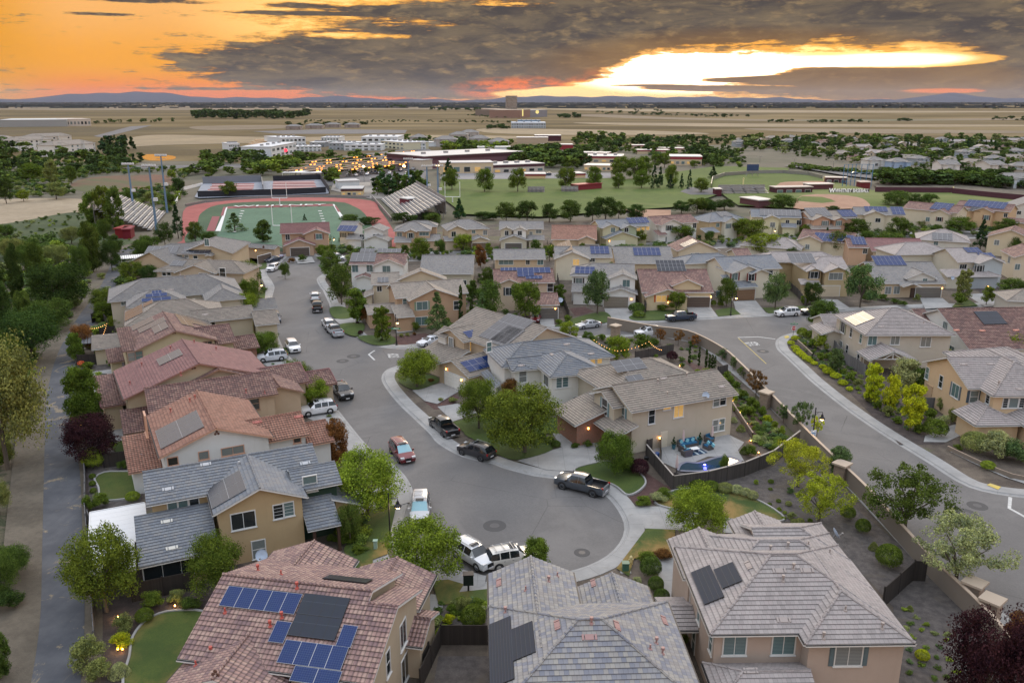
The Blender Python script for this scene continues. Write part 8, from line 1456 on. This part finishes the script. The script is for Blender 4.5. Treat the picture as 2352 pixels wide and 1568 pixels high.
for i,(x0,x1,y) in enumerate(((1310,1380,212),(1400,1480,208),(1490,1560,203),(1580,1650,204))): rhf(T1,(x0,y-8),(x1,y-8),5,14,(150,136,128),'grey',('leftmost','second','third','rightmost')[i]+' low house of the isolated cluster on the plain',0,0,'farm_house','house')
for i,(x0,x1,y) in enumerate(((1880,1960,262),(1990,2100,272),(2060,2150,250),(2150,2250,268),(2110,2200,240),(2240,2340,282))): rhf(T1,(x0,y-8),(x1,y-8),6.5,16,(170,164,160),'grey',('leftmost','second','third','fourth','fifth','rightmost')[i]+' dark grey roofed house beyond the solar canopies',3,1,'house','house')
# ---- far suburb on the right
FH=[]
for i,(wl_,rf,hp,l_,d_) in enumerate((((176,168,152),'grey','h',15,11),((190,172,142),'taupe','',14,12),((150,160,168),'grey','h',14,11),((196,176,150),'red','h',13,12),((182,172,150),'beige','',16,11),((150,140,130),'taupe','h',18,12))):
    h=House('x',T0,(1500,400),0.,3.,wl_,rf,0,name='house',cat='house',group='houses of the far right suburb');ze=5.4 if i % 2 == 0 else 3.1;m=h.b([],ze,'x',.4,hp,x0=-l_/2,x1=l_/2,y0=-d_/2,y1=d_/2);g=h.b([],ze-.1,'y',.4,'',x0=-l_*.1,x1=l_*.4,y0=-d_/2-2,y1=0);k=h.b([],2.9,'sy-',.3,'',x0=-l_*.48,x1=0,y0=-d_/2-3,y1=-d_/2+1)
    h.finish()
    for x in (-.3,.0): h.win(m,'y-',(l_*x,h.wallrect(m)[2],ze*.72),1.3,1.2,'v')
    h.win(g,'y-',(l_*.15,h.wallrect(g)[2],ze*.72),1.6,1.3,'v');h.gar(g,'y-',(l_*.15,h.wallrect(g)[2],1.2),4.6,2.1,(150,140,128));h.root.rotation_euler=(0,0,0);FH.append((h,['pale grey hipped house','tan gabled house with brown roof','pale blue house with grey roof','tan house with red roof','cream gabled house','low brown roofed house'][i]))
rr=random.Random(21);spots=[]
def inpoly(x,y,pl):
    c=False;n=len(pl)
    for i in range(n):
        (x0,y0),(x1,y1)=pl[i],pl[(i+1) % n]
        if (y0 > y) != (y1 > y) and x < (x1-x0)*(y-y0)/(y1-y0)+x0: c=not c
    return c
FAR_Z=[([(1000,272),(1300,262),(1700,268),(2352,268),(2500,300),(2500,420),(2352,425),(2200,400),(1950,400),(1700,385),(1500,352),(1250,318),(1020,300)],62,'of the far right suburb')]
for poly,n,where in FAR_Z:
    tries=0
    while len(spots) < n and tries < 6000:
        tries += 1;x=rr.uniform(1000,2480);y=rr.uniform(262,425)
        if not inpoly(x,y,poly): continue
        p=P(T2(x,y))
        if any(hypot(p[0]-a,p[1]-b_) < 21 for a,b_,_ in spots): continue
        spots.append((*p,y))
DIR=['left of','right of']
for i,(x,y,v) in enumerate(spots):
    h,nm=FH[i % len(FH)];ro=radians(rr.choice((-12,8,20,-30,75,-70))+rr.uniform(-4,4))
    if i < len(FH): o=h.root;o.location=(x,y,0);o.rotation_euler=(0,0,ro)
    else: o=dup(h.root,(x,y,0),ro)
    row='front' if v > 360 else 'middle' if v > 315 else 'back';o['label']='%s in the %s of the far right suburb' % (nm,row);o.scale=(.82,.82,.82)
for i,(a,b_,w_,lb) in enumerate((((1230,62),(1370,62),(206,208,206),'white two storey house beyond the avenue'),((1400,72),(1550,72),(150,176,206),'light blue two storey house beyond the avenue'),((1755,92),(1900,92),(214,210,204),'white gabled house above the dark oaks'),((2110,95),(2230,92),(206,200,190),'pale house right of the white gabled house'),((2240,190),(2400,190),(190,200,206),'blue grey gabled house at the right edge above the bank'))): rhf(U3,a,b_,5.5,11,w_,'grey',lb,3,1,'house','house','' if i > 1 else 'h')
# ---- tree belts
POOL=[];BN=[0]
def inhouse(p):
    for h,rs in FOOT:
        dx,dy=p[0]-h.o[0],p[1]-h.o[1]
        if abs(dx)+abs(dy) > 60: continue
        x,y=dx*h.c+dy*h.s,-dx*h.s+dy*h.c
        if any(r_[0]-.6 < x < r_[1]+.6 and r_[2]-.6 < y < r_[3]+.6 for r_ in rs): return True
    return False
def belt(T,poly,n,hpx,kinds,cols,label,cat='tree',lod=2,wf=.8,seed=1,mind=5,low=0,hmax=22):
    n=int(n*1.7);mind *= .72;r=random.Random(seed);xs=[p[0] for p in poly];ys=[p[1] for p in poly];k=0;tries=0;pos_=[]
    while k < n and tries < n*60:
        tries += 1;x,y=r.uniform(min(xs),max(xs)),r.uniform(min(ys),max(ys))
        if len(poly) > 2 and not inpoly(x,y,poly): continue
        p=P(T(x,y));
        if any(hypot(p[0]-a,p[1]-b_) < mind for a,b_ in pos_): continue
        pos_.append(p);hh=r.uniform(*hpx);kd=r.choice(kinds);BN[0] += 1
        top=zof(*p,T(x,y-hh)[1]);top=max(2.5 if not low else .5,min(top,hmax));
        if low and inhouse(p): continue
        c=GRN[r.choice(cols)];j=r.uniform(.8,1.2)
        s_=top*{'cone': 1.,'cypress': 1.}.get(kd,r.uniform(1.25,1.65)*wf/.8);POOL.append((0 if low else top/(p[1]+40),p,kd,s_,top,tuple(k_*j for k_ in c),label,r.uniform(0,6.28)));k += 1
D3=['deep','dark','mid','deep'];RO=['round','round','oval']
belt(T1,[(0,208),(430,196),(830,186),(830,178),(430,186),(0,198)],34,(10,18),RO,['dark','deep'],'small dark tree in the line beside the pale warehouse',seed=2,mind=8)
belt(T1,[(890,172),(1415,172),(1415,160),(890,160)],34,(26,44),RO,['dark'],'dark tree in the grove around the lit farm tower',seed=3,mind=10)
belt(T1,[(-60,330),(60,290),(430,350),(640,360),(640,400),(440,440),(250,440),(0,470),(-60,520)],74,(30,62),['round','oval','cone','round'],D3,'tree in the wood between the apartments and the marsh',seed=4)
belt(T1,[(440,300),(660,300),(660,380),(440,370)],14,(40,70),['cone','oval'],['con','dark'],'tall conifer beside the golden pond',seed=5)
belt(T1,[(930,385),(1230,380),(1240,340),(930,350)],18,(34,52),RO,D3,'green tree left of the white offices',seed=6);belt(T1,[(1110,445),(1380,425),(1380,375),(1250,380),(1110,410)],16,(40,60),RO,['mid','deep','lime'],'bright green tree beside the left end of the solar canopies',seed=7)
belt(T1,[(1250,385),(1380,352),(1860,342),(1860,360),(1500,390),(1300,405)],24,(30,44),RO,['mid','deep','mid'],'tree in the hedge of trees before the white offices',seed=8);belt(T1,[(1860,300),(2352,320),(2352,290),(1860,270)],34,(22,40),RO,D3,'tree among the dark roofed houses behind the gymnasium',seed=9)
belt(T1,[(870,445),(1060,430),(1050,400),(870,410)],7,(40,60),RO,['mid','deep'],'green tree behind the left tennis court wall',seed=10);belt(T1,[(1490,470),(1550,470),(1550,440),(1490,440)],4,(45,70),['oval'],['mid'],'narrow tree behind the right tennis courts',seed=11);belt(T1,[(1725,530),(1940,520),(1940,500),(1725,510)],8,(80,115),['cone','oval'],['con','deep'],'tall conifer behind the right bleachers',seed=12,mind=7);belt(T1,[(1490,380),(1800,410),(1780,430),(1500,440)],6,(30,44),RO,['mid'],'small tree between the parked cars of the school lot',seed=13)
for a in [(485,690,455,90,'round','mid'),(430,680,500,110,'oval','mid'),(540,700,470,90,'oval','deep'),(600,560,490,60,'round','deep'),(420,790,635,110,'oval','deep'),(530,790,700,90,'round','dark'),(150,455,372,120,'round','mid'),(110,550,495,65,'round','lime'),(30,560,430,90,'round','dark'),(260,540,455,110,'round','olive'),(820,520,438,75,'round','dark'),(790,450,400,50,'round','lime'),(780,580,510,60,'round','deep'),(1055,530,452,92,'round','mid'),(240,470,350,70,'round','olive'),(330,470,380,60,'round','deep'),(25,400,330,100,'oval','dark'),(640,545,490,110,'round','blue'),(700,560,500,90,'round','olive'),(140,790,715,130,'round','deep'),(30,740,650,90,'round','deep')]: tree(T1,*a,lod=1,z0=0,group='trees along the creek on the left')
for a in [(820,720,560,75,'cone','con'),(900,740,640,90,'round','deep'),(760,760,640,90,'round','dark'),(690,800,700,120,'round','deep'),(1080,690,600,105,'cone','blue'),(1210,740,630,95,'oval','deep'),(1605,660,605,100,'round','deep'),(1700,655,620,120,'round','dark'),(1855,650,598,130,'round','dark'),(1990,660,600,90,'round','deep'),(2110,640,535,70,'cone','con'),(1400,640,605,22,'cone','con')]: tree(T1,*a,lod=1,z0=0,group='trees between the last houses and the track')
for a in [(325,430,245,165),(575,445,250,175),(828,445,242,160),(1195,430,236,170),(1405,418,228,145),(1600,418,285,122),(1775,418,258,148)]: tree(U2,a[0],a[1],a[2],a[3]/.3*.3*1/.3 if 0 else a[3]*.3/.3,'round','mid',lod=1,z0=0,group='tall trees spaced along the school field') if 0 else None
def treeU(T,s,x,yb,yt,w,kind,col,label,group): tree(T0,*T(x,yb),T(x,yt)[1],w*s,kind,col,label,lod=1,z0=0,group=group)
ORD=['leftmost','second','third','fourth','fifth','sixth','seventh','eighth','ninth','tenth','eleventh','twelfth']
for i,a in enumerate([(325,430,245,165),(575,445,250,175),(828,445,242,160),(1195,430,236,170),(1405,418,228,145),(1600,418,285,122),(1775,418,258,148)]): treeU(U2,.3,*a,'round','mid',ORD[i]+' tall green tree in the spaced row along the school field','tall trees spaced along the school field')
for i,a in enumerate([(300,330,175,110),(1870,418,225,80),(1915,418,235,70),(1995,420,300,70),(2080,420,290,50),(2140,425,262,60),(2320,340,235,80)]): treeU(U2,.3,*a,'cone','con',ORD[i]+' dark conifer beside the school field','conifers beside the school field')
for i,a in enumerate([(1610,340,150,180),(1720,350,160,170),(1790,330,150,150),(2000,400,220,120),(2230,450,320,130),(2180,250,190,90),(1950,250,130,120),(1880,250,140,100)]): treeU(U2,.3,*a,'round','mid',ORD[i]+' tree of the dense clump before the red banded wings','clump of trees before the classroom wings')
for i,a in enumerate([(740,665,505,180),(900,665,495,200),(1070,670,515,160),(1230,665,492,190),(1400,665,495,150),(1500,650,460,220),(1600,640,500,130),(1735,650,528,175),(2080,600,500,170),(2200,600,475,200),(2310,600,500,130),(560,650,585,180),(380,640,485,110),(160,650,590,180),(640,650,590,120)]): treeU(U2,.3,*a,'round' if i != 12 else 'cone','dark' if i % 3 else 'deep',(ORD+['thirteenth','fourteenth','fifteenth'])[i]+' dark bushy tree in the screen behind the far row','dark screen of trees behind the far row of houses')
for i,a in enumerate([(620,425,308,240),(200,420,340,180),(60,425,330,150),(980,425,388,120),(1440,400,280,240),(1560,395,300,130),(1670,385,300,150),(1340,205,105,180),(1420,215,130,160)]): treeU(U3,.32,*a,'round','dark' if i % 2 else 'deep',ORD[i]+' dark rounded tree along the baseball ground','dark rounded trees along the baseball ground')
belt(U3,[(1290,240),(1450,215),(2150,225),(2200,280),(1850,250),(1400,255)],26,(80,125),['round'],['dark','deep'],'dark oak on the bank right of the baseball ground',seed=20,wf=1.,mind=6);belt(U3,[(2150,290),(2352,280),(2500,320),(2500,260),(2200,250)],8,(70,100),['round'],['dark','blue'],'dark oak near the right edge of the bank',seed=21)
belt(U2,[(780,240),(1000,255),(1270,260),(1350,235),(1250,170),(1000,150),(780,160)],44,(70,110),RO,D3,'dark tree packed beside the gymnasium',seed=22);belt(U2,[(270,130),(760,128),(760,100),(270,100)],26,(44,72),RO,['mid','deep','lime'],'tree in the belt behind the gymnasium',seed=23)
belt(T2,[(280,330),(560,330),(700,345),(880,390),(1060,400),(1060,340),(900,290),(600,270),(300,260)],70,(26,46),RO,D3,'tree of the school woods behind the red banded wings',seed=24);belt(T2,[(600,265),(1100,262),(1100,285),(600,290)],26,(18,30),RO,['dark','deep'],'tree at the back edge of the school woods',seed=25)
belt(T2,[(1000,275),(1300,262),(1700,266),(2352,266),(2500,290),(2500,440),(2352,440),(2100,410),(1700,400),(1500,370),(1250,335),(1020,310)],330,(20,40),['round','round','oval'],['deep','mid','dark','deep','olive'],'leafy tree among the houses of the far right suburb',seed=26,mind=7)
belt(T2,[(1280,400),(1700,440),(1700,425),(1280,385)],22,(14,24),['round'],['mid','deep'],'clipped hedge tree along the far avenue','tree',seed=27,wf=1.3)
for i,x in enumerate((1135,1220,1290,1302,1325,1362,1478,1815,1865,1965,2018,2090,2130,2150,2172,2195,2215,2330)):
    y=272+(8 if x < 1500 else 20)+(i*7 % 9);big=30+(i*13 % 22);tree(T2,x,y+20,y-big+6,26,'cone','con','tall pointed conifer on the skyline of the far right suburb',lod=2,z0=0,group='pointed conifers of the far right suburb')
for (poly,n,hp,sd) in (([(390,148),(1100,168),(1100,158),(390,138)],40,(6,13),30),([(560,135),(700,138),(700,130),(560,128)],8,(5,8),31),([(1180,188),(1290,186),(1290,180),(1180,182)],9,(8,14),32),([(1320,190),(1640,188),(1640,180),(1320,182)],16,(6,14),33),([(1770,182),(1850,180),(1850,175),(1770,177)],8,(8,14),34),([(170,165),(330,170),(330,158),(170,155)],9,(10,20),35),([(2180,175),(2352,180),(2352,165),(2180,165)],8,(6,16),36),([(900,118),(2300,128),(2300,112),(900,110)],40,(3,7),37)):
    belt(T2,poly,n,hp,['round'],['dark'],'small distant tree in the scattered lines on the plain',seed=sd,mind=8,wf=1.1)
for (poly,n,hp,sd) in (([(1310,205),(1690,200),(1690,192),(1310,194)],26,(8,14),40),([(2240,218),(2352,218),(2352,208),(2240,208)],9,(12,22),41),([(1790,122),(1870,122),(1870,114),(1790,114)],7,(8,14),42),([(1940,132),(2220,136),(2220,124),(1940,124)],16,(8,14),43),([(1400,185),(2350,190),(2350,180),(1400,178)],50,(4,8),44),([(2150,158),(2350,172),(2350,160),(2150,150)],22,(5,9),45)):
    belt(T1,poly,n,hp,['round'],['dark'],'small distant tree on the dry plain left of the hotel',seed=sd,mind=8,wf=1.1)
SHK,SHC=['shrub'],['mid','deep','olive','deep','lime','blue']
for T_,pl,n,hp,sd in ((T1,[(-400,660),(0,655),(330,600),(420,620),(480,700),(640,740),(600,790),(300,800),(-300,900)],260,(8,18),60),(T1,[(200,420),(450,400),(870,400),(860,460),(800,420),(440,430),(330,470),(360,520),(250,530),(0,540),(0,430)],300,(14,30),61),(T1,[(440,510),(800,480),(860,520),(780,600),(640,600),(500,560)],130,(14,30),62),(T0,[(-60,980),(-60,560),(60,540),(230,600),(190,700),(90,800),(60,950),(-60,980)],300,(10,34),63),
    (T0,[(250,600),(330,590),(300,700),(255,860),(195,1000),(200,830)],60,(14,26),64),(T4,[(0,400),(2352,360),(2352,430),(1000,480),(0,480)],230,(20,46),65),(T5,[(0,300),(2352,200),(2352,300),(0,400)],260,(18,42),66),(T4,[(0,640),(400,640),(900,560),(1500,560),(1500,840),(900,900),(400,900),(180,700)],150,(20,48),67),(T4,[(1650,960),(2352,1010),(2352,1120),(1700,1060)],40,(20,44),68),(T5,[(420,1180),(560,1300),(860,1640),(740,1640),(480,1400),(400,1260)],120,(16,44),69),(T5,[(900,960),(1060,930),(1150,1080),(1500,1340),(1760,1560),(1620,1560),(1240,1300),(1000,1100)],150,(12,34),70),(T8,[(620,60),(760,120),(820,60),(700,-60)],24,(30,60),71),(T8,[(1560,1100),(1900,1300),(2100,1560),(1600,1560)],26,(12,30),72),(T3,[(1500,400),(1690,400),(1740,640),(1960,980),(2130,1230),(1900,1100),(1640,760)],40,(20,50),73),(T1,[(-60,520),(0,400),(300,330),(650,350),(650,400),(300,440)],200,(14,30),74),(T2,[(280,330),(560,330),(880,390),(1060,400),(1060,340),(600,265),(300,260)],200,(14,26),75),(T3,[(1840,60),(2352,60),(2352,420),(2060,330),(2030,200)],40,(24,50),76),(T7,[(0,580),(250,560),(240,760),(0,640)],12,(40,80),77),(T7,[(690,1080),(1000,1060),(1000,1290),(640,1290)],26,(30,70),78)):
    belt(T_,pl,n/1.7,hp,SHK,SHC,'shrub',seed=sd,mind=1.2,low=1,hmax=4.2 if T_ in (T4,T5,T7,T8,T3) else 6)
POOL.sort(key=lambda q_: -q_[0]);NB=max(0,296-sum(1 for o in bpy.data.objects if o.get('category') == 'tree'))
for i,(_,p,kd,s_,top,c,label,a) in enumerate(POOL[:NB]):
    cm,tm=proto(kd,2,i % 3);t=thing('tree',label,'tree',(*p,0),a,label);t.scale=(s_,s_,top);o=put('crown',cm,t);o.color=(*c,1);put('trunk',tm,t)
VV_,CC_=[],[]
def pts_of(kd,v):
    k=('pts',kd,v)
    if k not in TREES: me=crown('tmp',kd,{'cone': 560,'shrub': 150}.get(kd,460)*(3.6 if kd == 'shrub' else 1),.085 if kd != 'shrub' else .06,31+v,14 if kd != 'cone' else 26);c_=np.empty(len(me.vertices)*3);me.vertices.foreach_get('co',c_);bpy.data.meshes.remove(me);TREES[k]=c_.reshape(-1,3)
    return TREES[k]
for i,(_,p,kd,s_,top,c,label,a) in enumerate(POOL[NB:]):
    v=pts_of(kd,i % 4);ca,sa=cos(a),sin(a);w=v*np.array([s_,s_,top]);VV_.append(np.stack([w[:,0]*ca-w[:,1]*sa+p[0],w[:,0]*sa+w[:,1]*ca+p[1],w[:,2]],1));CC_.append(np.tile(np.array([*c,1.]),(len(v),1)))
V_,C_=np.concatenate(VV_),np.concatenate(CC_);n4=len(V_)//4;me=bpy.data.meshes.new('distant_trees');me.vertices.add(len(V_));me.vertices.foreach_set('co',V_.ravel());me.loops.add(n4*4);me.loops.foreach_set('vertex_index',np.arange(n4*4));me.polygons.add(n4)
me.polygons.foreach_set('loop_start',np.arange(0,n4*4,4));me.polygons.foreach_set('loop_total',np.full(n4,4));ca_=me.color_attributes.new('leaf','FLOAT_COLOR','POINT');ca_.data.foreach_set('color',C_.ravel());me.update()
def _dleaf(t,b):
    c=t.N('ShaderNodeVertexColor',layer_name='leaf').outputs[0];f=t.N('ShaderNodeNewGeometry').outputs['Random Per Island'];f=t.M('ADD',t.M('MULTIPLY',f,.5),t.M('MULTIPLY',t.smooth(t.noise(pos(t),.25,3),.3,.7),.5));c=t.mix(f,t.mix(1.,c,(.85,.92,.85),'MULTIPLY'),t.mix(1.,c,(3.0,2.75,1.8),'MULTIPLY'));setp(t,b,c,1.,spec=.1)
me.materials.append(mat('distant_leaves',_dleaf));put('distant_trees',me,None,kind='stuff',label='distant trees and low scrub over the school, suburb, creek bank and plain')
for i in range(26):
    x,y=R.uniform(1560,1900),R.uniform(400,440);kd=R.choice(('sedan','suv'));car(T1,(x,y),(x+R.choice((-1,1))*5,y-4),kd,R.choice((WH,SI,BK,GY,BL)),'car standing in the school parking lot near the amber canopies',z=.6,name='parked_car')
c_=car(U2,(1035,322),(1070,320),'suv',BL,'dark blue car between the snack hut and the field trees',z=.8)
c_=car(U3,(1100,175),(1160,172),'sedan',BL,'blue car driving on the far avenue',z=.8)
nb=np.random.default_rng(5)
def band(name,y0,y1,hmax,label,c,x0,x1,n):
    mb=MB();xs=np.linspace(x0,x1,n)
    for yy,hh in [(y0*(y1/y0)**(k_/9),hmax*(.7+.1*k_)) for k_ in range(10)]:
        hs=hh*(.35+.65*nb.random(n))*(nb.random(n) > .12)
        for i in range(n-1):
            a,b_=(xs[i],yy+nb.random()*200,0),(xs[i+1],yy+nb.random()*200,0);h0=float(hs[i]);mb.face([a,b_,(b_[0],b_[1],h0*.9+1),(a[0],a[1],h0+1)]);mb.face([(a[0],a[1]+60,0),(b_[0],b_[1]+60,0),(b_[0],b_[1]+60,h0*.9+1),(a[0],a[1]+60,h0+1)][::-1]);mb.face([(a[0],a[1],h0+1),(b_[0],b_[1],h0*.9+1),(b_[0],b_[1]+60,h0*.9+1),(a[0],a[1]+60,h0+1)])
    return build(mb,name,plain(name+'_foliage',c,.95),kind='stuff',label=label)
band('distant_woods',5200,24000,15,'far off dark woods along the horizon',(.022,.034,.04),-16000,16000,520)
def hills(name,dist,f,c):
    mb=MB();n=220;xs=[(-1.05+2.1*i/n)*dist for i in range(n+1)];m=plain(name+'_slope',c,1.,spec=0.)
    for i in range(n):
        x0,x1=xs[i],xs[i+1];z0,z1=f(x0/dist),f(x1/dist);z0 *= dist;z1 *= dist
        mb.face([(x0,dist,-5),(x1,dist,-5),(x1,dist+4000,z1),(x0,dist+4000,z0)]);mb.face([(x1,dist+9000,-5),(x0,dist+9000,-5),(x0,dist+4000,z0),(x1,dist+4000,z1)])
    struct(mb,name,m)
def hf(x):
    u=CX+x*1900*1.04;a=10 if u < 800 else 9;v=a+6*math.exp(-((u-120)/170)**2)+8*math.exp(-((u-260)/200)**2)+3*sin(u/90.)+2*sin(u/37.+1)+1.2*sin(u/14.)
    v += 9*math.exp(-((u-1510)/90)**2)+5*math.exp(-((u-1290)/70)**2)+4*math.exp(-((u-1700)/120)**2)-3*math.exp(-((u-1900)/150)**2)
    v += 6*math.exp(-((u-2330)/26)**2)+8*math.exp(-((u-2270)/45)**2)+4*abs(sin(u/9.))*math.exp(-((u-2300)/60)**2)
    return max(1.,v)/1900.
hills('hills',30000,hf,(.05,.065,.1))  # part of the distance haze is put into the slope colour as blue
# ---- air
hz_=MB();hz_.box(-48000,48000,-500,44500,-6,560)
def _haze(t,b):
    v=t.N('ShaderNodeVolumePrincipled');v.inputs['Color'].default_value=(.72,.74,.85,1);v.inputs['Density'].default_value=.00001;v.inputs['Anisotropy'].default_value=.2
    t.n.remove(b);t.l.new(v.outputs[0],t.out.inputs['Volume'])
build(hz_,'haze',mat('haze_air',_haze),kind='stuff',label='thin evening haze')
SC.cycles.volume_bounces=0
